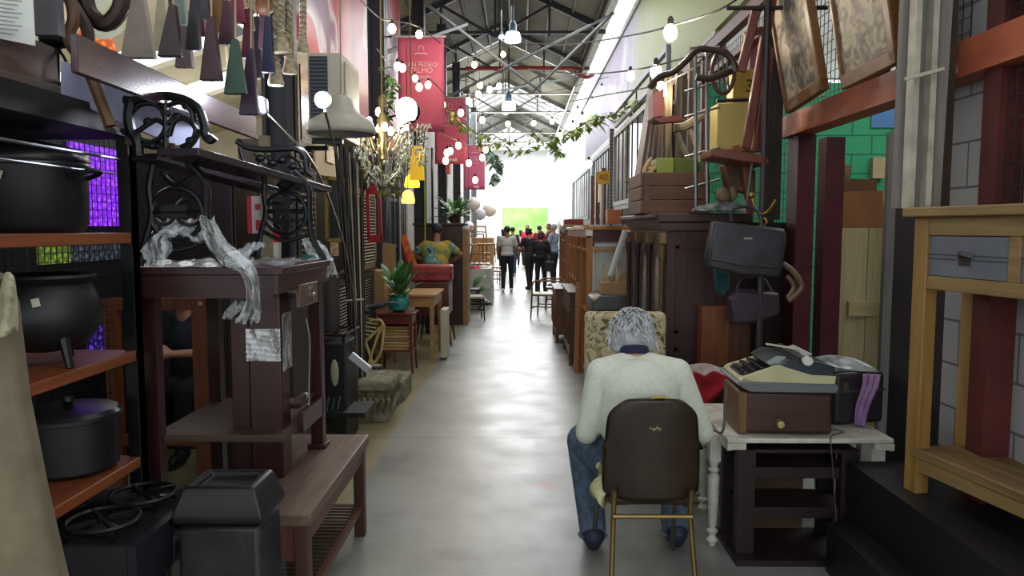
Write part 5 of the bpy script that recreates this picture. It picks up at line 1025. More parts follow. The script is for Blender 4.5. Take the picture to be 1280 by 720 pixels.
# table with long white cloth
wc = thing('cloth_table', 'table under a long white cloth on the left of the aisle', 'table', (-1.0, 16.2, 0)); FW = fabric('cfd3d2', 'bfc4c4', 4)
b = MB(); b.sheet(lambda u, v: ((-1.0+(.40+.03*sin(8*2*pi*u)*v)*max(-1, min(1, 1.35*cos(2*pi*u)))), 16.2+(.7+.03*sin(8*2*pi*u)*v)*max(-1, min(1, 1.35*sin(2*pi*u))), .76-.72*v), 80, 6); b.bx(-1.39, -.61, 15.52, 16.88, .75, .765); b.build('cloth', FW, wc)
for x in (-1.3, -.7): 
    for y in (15.6, 16.8): MB().bx(x-.02, x+.02, y-.02, y+.02, 0, .75).build('leg', DKC, wc)
for i, (px, c_, lb_) in enumerate(((594, 'b8343a', 'red folded cloth on the white table'), (603, 'd8d4c8', 'cream folded cloth on the white table'), (588, '3f5f9a', 'blue folded cloth on the white table'))):
    q = P(px, 330, 15.7+.3*i); crumple((q.x, q.y, .768), .22, .3, .09, 20+i, 'folded_cloth', fabric(c_), 12, label=lb_, cat='cloth')
# wooden chairs and furniture of the next shop, left
CW = wood('a87c4e', '8a6038', 'z', .45); ch0 = dchair('wooden_chair', 'light wooden chair nearest in the left shop', -1.0, 19.2, R(-60), CW, CW, .9, .46, .44, 'light wooden chairs in the left shop')
for i, (x, y, r_, lb_) in enumerate(((-.72, 20.2, -100, 'light wooden chair behind the nearest one in the left shop'), (-1.1, 21.0, -70, 'light wooden chair third from the front in the left shop'), (-.75, 22.0, -120, 'light wooden chair against the left shop wall'), (-1.1, 23.2, -80, 'light wooden chair farthest down the left shop'))): copy_tree(ch0, (x, y, 0), R(r_), lb_)
table('long_table', 'light wooden table the upper chairs stand on in the left shop', -1.5, -.72, 17.4, 18.1, .78, CW)
cb = dchair('cane_armchair', 'cane backed pale armchair standing on the light table, left shop', -1.2, 17.75, R(-20), CW, wood('c09a70', 'a88058', 'x'), .8, .45, .5, None, True)
cb.location.z = .78; copy_tree(ch0, (-.88, 17.75, .78), R(-150), 'light wooden chair standing on the table beside the cane armchair')
MB().bx(-2.1, -1.6, 15.2, 15.8, 0, 1.1).build('light_chest', CW, label='light wooden chest beside the dark wardrobe on the left', cat='chest', bevel=.01)
MB().bx(-1.6, -.9, 24.5, 26, 0, 1.3).build('light_chest', wood('b08a60', '96714a'), label='light wooden chest far down the left side', cat='chest', bevel=.01)
# green plants standing on the wardrobe and further on
def plant(lab, c, n, L, seed, mt=LEAF, pot='4a3426', pr=.09):
    t_ = thing('potted_plant', lab, 'plant', c); c = V(c); MB().lathe([(pr*.7, 0), (pr, pr*1.6), (pr*1.08, pr*1.7), (pr*.95, pr*1.7)], c, 16).build('pot', paint(pot), t_); b = MB(); rr = random.Random(seed)
    for i in range(n):
        a = rr.uniform(0, 2*pi); el = rr.uniform(-.3, 1.3); l = L*rr.uniform(.5, 1); base = c+V((0, 0, pr*1.6)); tip = base+V((cos(a)*cos(el)*l, sin(a)*cos(el)*l, sin(el)*l)); b.tube([base, (base+tip)/2], .005, 4); leaf(b, base.lerp(tip, .4), tip, l*.17)
    b.build('foliage', mt, t_, thick=.002); return t_
plant('bushy green plant standing on the dark wardrobe at the left', (-1.12, 12.6, 1.703), 40, .45, 8, paint('3f7a4a', '5a9a5c', .5, 0, 10))
plant('green trailing plant on the floor beside the white cloth table', (-1.12, 14.85, .02), 30, .75, 9, LEAF, '5a4030', .14)
# shop windows of the left row: dark frames with glass
for k_, (y0, y1) in enumerate(((9.7, 11.4), (11.5, 13.2), (13.3, 14.0))):
    b = MB(); n_ = 4
    for i in range(n_+1): y = y0+(y1-y0)*i/n_; b.bx(-2.22, -2.16, y-.03, y+.03, 0, 2.9)
    for z in (.05, 1.3, 2.1, 2.88): b.bx(-2.21, -2.17, y0, y1, z-.03, z+.03)
    struct(b, 'window_%d' % (10+k_), paint('33363c', rough=.4)); b = MB(); b.bx(-2.2, -2.19, y0, y1, .1, 2.85); struct(b, 'window_%d' % (20+k_), glass('7f8a90', .3))
for i, (px, y1, c_) in enumerate(((508, 11.2, 'c8ccd0'), (532, 12.6, '30343c'), (541, 12.9, '3a3e46'), (500, 10.6, 'b8bcc0'))):
    q = P(px, 300, y1); b = MB(); b.tube([(q.x, q.y, 0), (q.x, q.y, 3.0)], .02, 8); b.build('clothes_pole', metal(c_, .35), label='slim upright pole %s in the shop front behind the man in yellow' % ['left of centre', 'beside his cap', 'above his shoulder', 'farthest left'][i], cat='pole')
b = MB(); q = P(531, 260, 11.9); b.tube([(q.x, q.y, 0), (q.x, q.y, 2.9)], .012, 8); b.build('green_rod', paint('a8c030', rough=.4), label='thin lime green rod standing left of the man in yellow', cat='rod')

# ---------------- people in the aisle ----------------
DG2 = cloth('1c1d22'); WS = paint('e8e8e6', rough=.5)
J, k, f_ = stand(P(634, 360, 18.8).x, 18.8, 1.68, R(0), .03, 0, (-.1, .1, -1), (.1, .1, -1), (0, .6, -1), (0, .6, -1)); figure(J, 'man in a white tee shirt and black trousers walking away down the aisle', SK2, cloth('b8b8b6'), DG2, WS, 'short', paint('241d1a'), k, False, vox=.016, topk=1.12)
J, k, f_ = stand(P(662, 360, 19.6).x, 19.6, 1.62, R(35), .12, .05, (-.1, .3, -1), (.1, .3, -1), (.2, 1, 0), (-.8, .8, .1)); figure(J, 'woman with dark curly hair in black clothes holding her arms folded', SK, DG2, DG2, paint('202024'), 'curly', paint('1b1614', rough=.8), k, False, fwd=f_, hf=f_, vox=.016)
J, k, f_ = stand(P(676, 362, 18.7).x, 18.7, 1.55, R(-20), .04, 0, (-.1, .2, -1), (.1, .2, -1), (.2, 1, -.4), (-.3, 1, -.4)); figure(J, 'woman with reddish bob hair and black jacket seen from behind', SK, cloth('191b22'), DG2, paint('1a1a1e'), 'bob', paint('4a221a', rough=.6), k, True, fwd=f_, hf=f_, vox=.016, topk=1.3)
J, k, f_ = stand(P(692, 362, 20.4).x, 20.4, 1.74, R(60), .04, 0, (-.1, .2, -1), (.1, .2, -1), (.2, 1, -.4), (-.3, 1, -.4)); figure(J, 'grey haired man in a light blue shirt at the right of the group', SK, cloth('8d9cb0'), cloth('20222e'), paint('1a1a1e'), 'short', paint('a8a8a8', rough=.7), k, False, fwd=f_, hf=f_, vox=.016, topk=1.15)
J, k, f_ = stand(P(651, 330, 31).x, 31, 1.55, R(0), .12); figure(J, 'girl in a pink top and black leggings far down the aisle', SK, cloth('d8a0a4'), DG2, WS, 'long', paint('2a1c18'), k, False, vox=.022)
J, k, f_ = stand(P(659, 330, 30).x, 30, 1.75, R(160), .05); figure(J, 'person in a bright pink red top standing far down the aisle', SK, cloth('d83a5a'), DG2, WS, 'short', paint('3a2a22'), k, True, fwd=f_, hf=f_, vox=.022)
J, k, f_ = stand(P(641, 345, 25).x, 25, 1.66, R(20), .1); figure(J, 'person in a dark top and blue jeans just beyond the man in white', SK, cloth('3a3438'), cloth('3f567a'), WS, 'short', paint('2a201c'), k, True, fwd=f_, hf=f_, vox=.02)
J, k, f_ = stand(P(674, 345, 27).x, 27, 1.72, R(-30), .05); figure(J, 'person in a dark red top behind the group', SK, cloth('7a2a34'), DG2, WS, 'short', paint('2a201c'), k, True, fwd=f_, hf=f_, vox=.02)
J, k, f_ = stand(P(686, 345, 28).x, 28, 1.8, R(100), .05); figure(J, 'tall person in maroon far behind the grey haired man', SK, cloth('5a2630'), DG2, WS, 'bob', paint('3a2018'), k, True, fwd=f_, hf=f_, vox=.022)
J, k, f_ = stand(P(629, 345, 26).x, 26, 1.6, R(10), .05); figure(J, 'small dark figure left of the man in white, farther off', SK, cloth('4a3440'), DG2, WS, 'long', paint('2a201c'), k, True, fwd=f_, hf=f_, vox=.022)
t_ = thing('shoulder_bag', 'black shoulder bag hanging at the side of the red haired woman', 'bag', P(688, 335, 18.4)); q = P(687, 333, 18.5); MB().box(q, (.26, .1, .26)).build('body', paint('17181c', rough=.5), t_, bevel=.03); MB().tube(smoothpath([q+V((-.1, 0, .12)), q+V((-.16, 0, .42)), q+V((-.06, .0, .5)), q+V((.08, 0, .12))], 4), .012, 6).build('strap', paint('17181c'), t_)
# ---------------- right side, middle distance ----------------
WR = wood('432726', '2d1a1a', 'z', .55); WRX = wood('4a2e28', '33201c', 'x', .45)
wr = thing('glazed_wardrobe', 'large dark brown wardrobe with pilasters and glazed doors facing the aisle', 'wardrobe', (1.22, 5.8, 0))
MB().bx(1.0, 1.5, 5.05, 6.7, .0, 1.62).build('body', WR, wr, bevel=.006)
b = MB(); b.prism([(1.0, 5.05, 1.6), (.98, 5.05, 1.62), (.93, 5.05, 1.68), (.9, 5.05, 1.69), (.9, 5.05, 1.72), (1.55, 5.05, 1.72), (1.55, 5.05, 1.6)], (0, 1.65, 0)); b.bx(.93, 1.56, 4.99, 5.05, 1.66, 1.72); b.bx(.96, 1.53, 5.02, 5.05, 1.6, 1.66); b.bx(.93, 1.55, 6.7, 6.76, 1.66, 1.72); b.build('cornice', WRX, wr, bevel=.006)
for z0, z1 in ((.12, .8), (.9, 1.5)):
    b = MB(); b.bx(1.06, 1.44, 5.035, 5.05, z0, z0+.02); b.bx(1.06, 1.44, 5.035, 5.05, z1-.02, z1); b.bx(1.06, 1.08, 5.035, 5.05, z0, z1); b.bx(1.42, 1.44, 5.035, 5.05, z0, z1); b.build('side_moulding', WR, wr)
PIL = wood('6b5238', '4c3a28', 'z', .35)
for y in (5.1, 5.6, 6.15, 6.62):
    b = MB(); b.lathe([(.034, .1), (.034, .2), (.022, .23), (.02, .55), (.026, .62), (.034, .7), (.028, .8), (.019, .86), (.018, 1.38), (.03, 1.43), (.034, 1.5)], (.975, y, 0), 14); b.build('pilaster', PIL if y < 5.2 else WR, wr); MB().box((.985, y, 1.55), (.05, .07, .07)).build('gilt_block', paint('7a5c2c', rough=.4, metal=.3), wr)
for y0, y1 in ((5.17, 5.53), (5.67, 6.08), (6.2, 6.58)):
    b = MB(); b.bx(.985, 1.0, y0, y0+.04, .75, 1.5); b.bx(.985, 1.0, y1-.04, y1, .75, 1.5); b.bx(.985, 1.0, y0, y1, 1.46, 1.5); b.bx(.985, 1.0, y0, y1, .75, .79); b.bx(.985, 1.0, y0, y1, .1, .7); d = b.build('door', WR, wr); MB().bx(.992, .996, y0+.04, y1-.04, .79, 1.46).build('glass_pane', paint('3a3c3c', '7c8080', .06, 0, 2.5), d)
# crate and goods on the wardrobe
cr = thing('wooden_crate', 'old brown plank crate standing on the dark wardrobe', 'crate', (1.15, 5.5, 1.72)); CRW = wood('6f4c34', '4f3525', 'x', .6)
b = MB()
for i in range(3):
    z = 1.725+i*.098; b.bx(.86, 1.35, 5.3, 5.32, z, z+.092); b.bx(.86, .88, 5.32, 5.9, z, z+.092); b.bx(1.33, 1.35, 5.32, 5.9, z, z+.092); b.bx(.86, 1.35, 5.9, 5.92, z, z+.092)
b.bx(.87, 1.34, 5.31, 5.91, 1.722, 1.735); b.build('planks', CRW, cr, bevel=.003); 
for x in (.9, 1.31): MB().bx(x-.02, x+.02, 5.29, 5.3, 1.725, 2.01).build('corner_strip', CRW, cr)
for i, (x0, x1, c_, lb_) in enumerate(((.98, 1.1, '8f9a3a', 'light olive green box standing in the crate, left one'), (1.11, 1.28, '5c6a22', 'wide olive green box in the middle of the crate'), (1.285, 1.33, '4a5a30', 'narrow dark green box at the right end of the crate'))): MB().bx(x0, x1, 5.36+.03*i, 5.6, 1.74, 2.12-.02*(i == 2)).build('green_box', paint(c_, rough=.5), label=lb_, cat='box', bevel=.004)
rr = random.Random(5); b = MB()
for i in range(6): a = V((.9+.05*rr.random(), 5.4+.3*rr.random(), 1.98)); b.tube(smoothpath([a, a+V((rr.uniform(-.06, .06), 0, .05)), a+V((rr.uniform(-.02, .14), .02, rr.uniform(.05, .16)))], 3), [.02]*3+[.016]*3+[.01], 7)
b.build('driftwood', paint('b59c76', '8f7452', .8, 0, 18, .4), label='cream gnarled driftwood pieces lying at the left of the crate', cat='wood')
fr_cols = ['4a3426', '6a4e38', '3a2a22', '7c6248', '8c7a5a', '584436', '2c221c']
for i in range(7):
    a = P(806+i*5, 215, 6.2+.1*i); MB().box(a+V((0, 0, .32-.02*(i % 3))), (.028, .3, .8-.07*(i % 3)), Matrix.Rotation(R(8-2*i), 3, 'Y')).build('picture_frame_stack', wood(fr_cols[i], fr_cols[(i+3) % 7], 'z'), label='upright old board behind the crate, %s from the left' % ['first', 'second', 'third', 'fourth', 'fifth', 'sixth', 'seventh'][i], cat='board', group='old boards standing behind the crate')
# white curved chair arm pieces
b = MB(); b.tube(pp([(842, 160), (856, 158), (872, 148), (884, 140)], 5.9), .035, 8); b.tube(pp([(846, 166), (856, 190), (866, 214)], 5.9), .022, 8); b.tube(pp([(862, 162), (872, 190), (876, 214)], 5.9), .02, 8); b.build('curved_wood_piece', paint('a08f76', '857660', .6, 0, 10), label='pale weathered curved chair arm standing behind the green boxes', cat='chair part')
b = MB()
for px in (870, 884): b.tube([P(px, 262, 5.0), P(px-1, 66, 5.0)], .012, 8)
for py in (70, 108, 140, 190, 230): b.tube([P(856, py+6, 5.02), P(900, py-6, 5.0)], .008, 6)
b.build('chrome_rack', metal('77797a', .35), label='chrome tube garment rack standing behind the bags', cat='rack')
b = MB(); b.prism([P(816, 148, 5.6), P(845, 144, 5.6), P(858, 150, 5.6), P(826, 153, 5.6)], (0, .28, .02)); b.build('red_shelf', paint('6a2c26', '4a2020', .4), label='small dark red board shelf fixed high above the crate', cat='shelf')
b = MB(); b.prism([P(816, 118, 5.7), P(830, 110, 5.7), P(830, 144, 5.7), P(816, 147, 5.7)], (0, .2, 0)); b.build('pink_board', paint('8a4a4a'), label='rose red panel standing on the small dark red shelf', cat='panel')
for i, (x, y0, y1, c_) in enumerate(((833, 95, 215, '8a7a60'), (846, 90, 140, '6d6450'), (852, 100, 212, '4f4436'), (862, 60, 150, '7a6e58'))):
    b = MB(); p0_ = P(x, y1, 6.3+.1*i); p0_.z = 1.735; b.beam(p0_, P(x+3, y0, 6.3+.1*i), .05, .08, (0, 1, 0)); b.build('lumber', wood(c_, '4a3c2e', 'z'), label='upright timber above the crate, %s from the left' % ['first', 'second', 'third', 'fourth'][i], cat='timber', group='timbers standing above the crate')
crumple(P(898, 264, 4.9), .3, .22, .1, 31, 'clear_plastic_wrap', paint('878f90', '565c5c', .2, 0, 20, .7), label='crumpled clear plastic bag on the right corner of the dark wardrobe', cat='bag')
MB().bx(.86, 1.0, 7.3, 7.5, 1.66, 1.8).build('orange_box', wood('a8622a', '8a4a20', 'x'), label='small orange wooden box beside the back corner of the wardrobe', cat='box', bevel=.004)
# upside down bentwood chair hung above
hc_ = thing('hanging_chair', 'dark bentwood chair hung upside down above the crate', 'chair', P(880, 90, 4.7)); BN = wood('3a2a22', '281c17', 'x', .4)
b = MB(); b.tube(pp([(812, 110), (824, 96), (842, 90), (858, 76), (872, 62), (888, 62), (905, 66), (916, 76), (920, 90)], 4.7), [.02]*33, 8); b.build('back_hoop', BN, hc_)
b = MB(); b.tube(pp([(870, 96), (885, 98), (900, 94), (916, 88)], 4.75), .022, 8); b.build('arm', BN, hc_); b = MB(); b.tube([P(904+14*cos(a), 90-27*sin(a), 4.9) for a in [i*2*pi/24 for i in range(25)]], .014, 7); b.build('seat_ring', wood('5a2e22', '40211a'), hc_)
b = MB()
for dx in (-4, 2, 7): b.tube([P(904+dx-3, 66, 4.9), P(904+dx, 114, 4.9)], .006, 5)
b.build('spindles', BN, hc_)
# yellow parchment boxes and red inverted stool
yb = paint('b59a3c', 'a08634', .5, 0, 4); 
b = MB(); b.prism([P(896, 187, 5.1), P(960, 187, 5.1), P(960, 127, 5.1), P(897, 129, 5.1)], (0, .2, 0)); b.build('parchment_box', paint('ccb96e', 'bba75e', .6, 0, 3), label='pale yellow parchment box hanging behind the red stool leg', cat='box', bevel=.005)
b = MB(); b.prism([P(916, 125, 5.1), P(958, 122, 5.1), P(958, 86, 5.1), P(917, 87, 5.1)], (0, .15, 0)); c_o = b.build('yellow_case', yb, label='smaller golden yellow case above the parchment box', cat='case', bevel=.004)
b = MB(); b.tube([P(896+i*65/8, 126-i*.3, 5.05) for i in range(9)], .012, 6); b.build('dark_rail', BLACKW, label='thin dark rail between the two yellow boxes', cat='rail')
rs_ = thing('red_stool', 'dark red wooden stool hung upside down in front of the yellow boxes', 'stool', P(926, 195, 4.7)); RSW = wood('7c3c28', '5a2a1e', 'z', .35)
b = MB(); b.prism([P(889, 186, 4.6), P(900, 185, 4.6), P(960, 196, 4.6), P(962, 206, 4.6), P(935, 203, 4.6), P(905, 198, 4.6), P(890, 196, 4.6)], (0, .3, .0)); b.build('seat', RSW, rs_, bevel=.008)
for a0, a1 in (((932, 186), (970, -30)), ((946, 190), (962, 60)), ((926, 90), (946, 10)), ((918, 184), (925, 200))): MB().beam(P(*a0, 4.7), P(*a1, 4.65), .055, .045, (0, 1, 0)).build('leg', RSW, rs_, bevel=.006)
MB().beam(P(930, 45, 4.7), P(962, 35, 4.7), .04, .04).build('stretcher', RSW, rs_)
MB().prism([P(905, 205, 4.9), P(925, 208, 4.9), P(945, 212, 4.9), P(944, 245, 4.9), P(928, 240, 4.9), P(910, 236, 4.9)], (0, .12, 0)).build('leather_pouch', paint('6a4020', '4a2c18', .5, 0, 8), label='orange brown leather pouch hanging under the red stool', cat='bag', bevel=.01)
b = MB(); b.beam(P(932, 206, 4.85), P(938, 262, 4.85), .05, .04, (0, 1, 0)); b.build('wood_bat', wood('7a4a28', '5f3820'), label='orange brown wooden bar hanging beside the leather pouch', cat='bar')
for i, px in enumerate((960, 967, 974)): MB().box(P(px, 130, 4.9), (.035, .04, 1.5)).build('wood_batten', wood('2a1c18', '1c1310'), label='dark vertical slat %s behind the red stool' % ['nearest the yellow boxes', 'in the middle', 'nearest the framed print'][i], cat='slat')
b = MB(); b.tube(pp([(938, 240), (944, 260), (952, 268), (962, 262), (970, 250)], 4.6), .009, 7); b.ell(P(939, 244, 4.6), .022); b.tube([P(953+5*cos(a), 278-5*sin(a), 4.6) for a in [i*2*pi/16 for i in range(17)]], .006, 6); b.build('brass_necklace', metal('a0803a', .3), label='brass chain and ring hanging above the black briefcase', cat='chain')
b = MB(); b.ell(P(904, 244, 4.9), (.05, .05, .05)); b.ell(P(916, 242, 4.9), (.03, .04, .05)); b.build('clay_head', paint('8a6f54', '6a5240', .7, 0, 18), label='small brown clay figure behind the clear plastic bag', cat='figure')
# hanging bags
MB().bx(1.56, 1.92, 5.38, 5.44, 0, 1.66).build('back_board', wood('2a1b1a', '1d1213'), label='dark board standing between the dark wardrobe and the red post', cat='board')
for i, (x0, x1, c_) in enumerate(((968, 977, '4a3326'), (978, 986, '3a2620'))):
    a = P(x0, 300, 5.0); c = P(x1, 300, 5.0); MB().bx(a.x, c.x, 5.3, 5.34, 0, 3.3).build('tall_plank', wood(c_, '2a1c16'), label='tall narrow brown plank left of the dark red post, %s one' % ['lighter', 'darker'][i], cat='plank')
b = MB(); b.beam(P(918, 186, 5.2), P(908, 262, 5.2), .05, .05, (0, 1, 0)); b.build('wood_prop', wood('5a3824', '452a1a'), label='slanting brown wooden prop beneath the red stool', cat='prop')
bf = thing('briefcase', 'large black leather briefcase hanging from the shop front', 'bag', P(932, 310, 4.55)); LB = paint('35343a', '26252a', .42, 0, 9, .25)
b = MB(); b.prism([P(893, 276, 4.5), P(982, 286, 4.5), P(984, 300, 4.5), P(976, 346, 4.5), P(930, 344, 4.5), P(886, 334, 4.5), P(884, 320, 4.5)], (0, .1, 0)); b.build('body', LB, bf, bevel=.015)
b = MB(); b.prism([P(895, 278, 4.485), P(980, 288, 4.485), P(974, 336, 4.485), P(930, 333, 4.485), P(888, 325, 4.485)], (0, .012, 0)); b.build('flap', paint('3c3b42', '2c2b31', .38, 0, 9, .2), bf, bevel=.005)
b = MB(); b.tube(pp([(914, 277), (916, 262), (936, 258), (948, 266), (952, 282)], 4.54), .01, 7); b.build('handle', LB, bf); MB().box(P(935, 298, 4.48), (.05, .006, .012)).build('badge', metal('b0a894', .3), bf)
b = MB(); b.tube(pp([(932, 258), (936, 235), (940, 205)], 4.6), .006, 6); b.build('hook_strap', paint('2f5f6a'), bf)
vb = thing('handbag', 'dark plum leather handbag hanging below the briefcase', 'bag', P(945, 370, 4.6)); PB = paint('3a2c38', '281d27', .4, 0, 9, .4)
b = MB(); b.prism([P(912, 372, 4.6), P(925, 362, 4.6), P(975, 366, 4.6), P(976, 392, 4.6), P(945, 404, 4.6), P(914, 406, 4.6)], (0, .12, 0)); b.build('body', PB, vb, bevel=.02)
b = MB(); b.tube(pp([(920, 368), (926, 350), (940, 346), (956, 350), (966, 368)], 4.64), .01, 7); b.build('handle', PB, vb)
MB().prism([P(893, 336, 4.7), P(912, 340, 4.7), P(913, 362, 4.7), P(905, 371, 4.7), P(896, 364, 4.7)], (0, .06, 0)).build('teal_pouch', fabric('1f4a4a', '163636', 12), label='small dark teal pouch hanging at the left below the briefcase', cat='bag', bevel=.01)
b = MB(); b.tube(pp([(978, 330), (990, 338), (1000, 352), (1000, 362), (985, 376)], 4.6), .018, 8); b.tube(pp([(984, 345), (992, 358), (984, 372)], 4.6), .014, 8); b.build('leather_strap', paint('6a4048', '7a6a40', .4, 0, 8), label='wine and gold leather strap hanging right of the plum handbag', cat='strap')
b = MB(); b.tube([(1.5, 4.62, 0), (1.5, 4.62, 3.1)], .022, 8); b.tube([(1.25, 4.62, 2.95), (1.86, 4.62, 2.95)], .014, 8); b.build('hanging_stand', paint('2a1f20', rough=.5), label='dark post with crossbars that the bags and stool hang from', cat='stand')
# boxes and cloth right of the sitting man
MB().bx(1.20, 1.38, 4.85, 4.98, 0, 1.1).build('orange_board', wood('7c4624', '60351c', 'z'), label='orange brown board standing right of the dark wardrobe side', cat='board'); MB().bx(1.385, 1.52, 4.86, 4.97, 0, 1.05).build('brown_board', wood('5a3420', '452818', 'z'), label='darker brown board beside the orange one', cat='board')
MB().bx(.98, 1.32, 4.35, 4.75, 0, .72).build('brown_crate', wood('4a2c22', '38201a', 'x'), label='brown crate with red cloth beside the seated man', cat='crate', bevel=.006)
b = MB(); b.sheet(lambda u, v: (.98+.26*u+.04*sin(5*v), 4.31-.05*v-.02*sin(9*u+4*v), .765-.2*v*(1-abs(2*u-1.1)**1.6)+.015*sin(12*u)), 16, 12); b.build('red_cloth', fabric('a81428', '86101f', 10), label='bright red cloth hanging over the brown crate', cat='cloth', thick=.006)
crumple((1.1, 4.45, .725), .36, .3, .09, 41, 'white_cloth', fabric('b5aaa0', '978c84', 12), 20, label='crumpled off white cloth on the brown crate behind the red one', cat='cloth')
# floral panel behind the seated man
m, t, p = newmat('floral'); n = N(t, 'ShaderNodeTexVoronoi'); n.inputs['Scale'].default_value = 16; n.inputs['Randomness'].default_value = 1; n2_ = N(t, 'ShaderNodeTexNoise'); n2_.inputs['Scale'].default_value = 13; n2_.inputs['Distortion'].default_value = 1; co_ = coords(t, (1, 1, 1)); t.links.new(co_, n2_.inputs[0]); t.links.new(ramp(t, n2_.outputs[0], [(.36, hx('5c5034')), (.44, hx('bcb08c')), (.55, hx('c2b692')), (.6, hx('7a6c48')), (.68, hx('b8a880'))]), p.inputs['Base Color']); p.inputs['Roughness'].default_value = .85
fl = thing('floral_armchair', 'floral upholstered chair back standing behind the seated man', 'chair', (.68, 4.75, 0)); MB().bx(.42, .94, 4.7, 4.82, .35, 1.08).build('backrest', m, fl, bevel=.03); MB().bx(.42, .94, 4.82, 5.0, .3, .46).build('seat', m, fl, bevel=.03)
for x in (.46, .86): MB().bx(x, x+.04, 4.72, 4.76, 0, .36).build('leg', DKC, fl)
# radio cabinet with a carton of sticks
rc = thing('radio_cabinet', 'dark cabinet with a silver grey front edge left of the wardrobe', 'cabinet', (.85, 7.1, 0)); MB().bx(.70, .98, 6.8, 7.4, .0, .86).build('body', wood('33281f', '241c17', 'z'), rc, bevel=.01); b = MB(); b.prism([(.66, 6.8, .86), (.68, 6.8, .95), (.74, 6.8, 1.0), (1.0, 6.8, 1.0), (1.0, 6.8, .86)], (0, .6, 0)); b.build('rounded_top', metal('6a6e6c', .4), rc, bevel=.01)
tx = thing('stick_carton', 'tan carton full of pale wooden sticks on the dark radio cabinet', 'box', (.87, 7.0, 1.0)); MB().bx(.76, .99, 6.85, 7.1, 1.002, 1.11).build('carton', paint('a8875c', rough=.8), tx)
b = MB(); rr = random.Random(3)
for i in range(14): a = V((.8+.15*rr.random(), 6.9+.15*rr.random(), 1.05)); b.beam(a, a+V((rr.uniform(-.1, .1), rr.uniform(-.05, .05), rr.uniform(.12, .24))), .014, .01)
b.build('sticks', paint('c0a880', '8f7a58', .6, 0, 10), tx)
b = MB(); b.tube([P(763, 345, 6.9), P(782, 288, 6.9)], .03, 10); b.build('rolled_tube', paint('c9ccc6', rough=.4), label='white rolled tube leaning against the glazed cabinet', cat='tube')
# display cabinets and shelves along the right of the aisle
OC = wood('a26a34', '845026', 'z', .4); OCY = wood('b07a3c', '8f5e2c', 'y', .35)
def opencase(nm, lab, x0, x1, y0, y1, h, mt, mty, nsh=3, npost=3, top=True, glazed=False, apron=None):
    t_ = thing(nm, lab, 'display cabinet', ((x0+x1)/2, (y0+y1)/2, 0))
    if top: MB().bx(x0-.03, x1+.02, y0-.03, y1+.03, h-.03, h+.01).build('top', mty, t_, bevel=.006)
    for i in range(npost):
        y = y0+(y1-y0-.06)*i/(npost-1); MB().bx(x0, x0+.06, y, y+.06, 0, h-.03).build('post', mt, t_); MB().bx(x1-.05, x1, y, y+.06, 0, h-.03).build('post', mt, t_)
    for i in range(nsh): z = .1+(h-.35)*i/(max(1, nsh-1)); MB().bx(x0+.01, x1-.01, y0+.01, y1-.01, z, z+.025).build('shelf', mty, t_)
    MB().bx(x1-.02, x1, y0, y1, 0, h-.03).build('back_panel', mt, t_); MB().bx(x0+.005, x1-.02, y0+.005, y0+.03, h-.15, h-.03).build('apron', apron or mt, t_); MB().bx(x0, x0+.03, y0, y1, h-.11, h-.03).build('side_apron', mt, t_)
    if glazed: MB().bx(x0+.06, x1-.05, y0+.015, y0+.02, .3, h-.15).build('glass_pane', glass('dfe8e6', .18), t_)
    return t_
c1_ = opencase('display_cabinet', 'orange wood display cabinet with burgundy apron behind the wardrobe', .68, 1.14, 7.55, 9.0, 1.63, OC, OCY, 3, 3, True, True, paint('4a1420', rough=.4))
b = MB(); b.bx(.73, .76, 7.56, 7.59, .6, 1.46); b.bx(.98, 1.0, 7.56, 7.59, .6, 1.46); b.bx(.73, 1.0, 7.56, 7.59, 1.43, 1.46); b.build('white_inner_frame', paint('b9bcb0', rough=.5), c1_)
MB().bx(.735, 1.0, 7.62, 7.63, .6, 1.45).build('mirror_back', paint('8a907e', 'a0a596', .15, 0, 3), c1_)
for x in (.70, 1.08): MB().box((x, 7.51, 1.57), (.07, .005, .06)).build('price_card', paint('d8d6cc'), c1_)
opencase('display_cabinet', 'light orange open cabinet, second in the row along the right', .70, 1.1, 9.2, 10.9, 1.62, wood('a8743c', '8a5a2c'), OCY, 4, 4)
opencase('display_cabinet', 'tall open shelf cabinet, third in the row along the right', .70, 1.05, 11.5, 12.7, 1.66, wood('9a6a3a', '7c5028'), OCY, 5, 3)
opencase('display_cabinet', 'narrow honey brown shelves farthest in the row of cabinets on the right', .86, 1.15, 14.6, 16.2, 1.7, wood('8f6238', '744a28'), OCY, 4, 3)
MB().bx(.72, .95, 9.3, 9.5, .75, 1.05).build('lime_book', paint('8fa030'), label='lime green book standing in the second cabinet on the right', cat='book')
MB().bx(.70, 1.0, 11.7, 12.1, 1.672, 1.76).build('red_box', paint('8a2a2a', rough=.4), label='low red box on the third cabinet on the right', cat='box', bevel=.006)
MB().lathe([(.03, 0), (.08, .1), (.05, .16), (.03, .17)], (.74, 12.6, 1.672), 14).build('glowing_lampshade', emis('ffe0a8', 4), label='small warm glowing lampshade on the third cabinet on the right', cat='lamp')
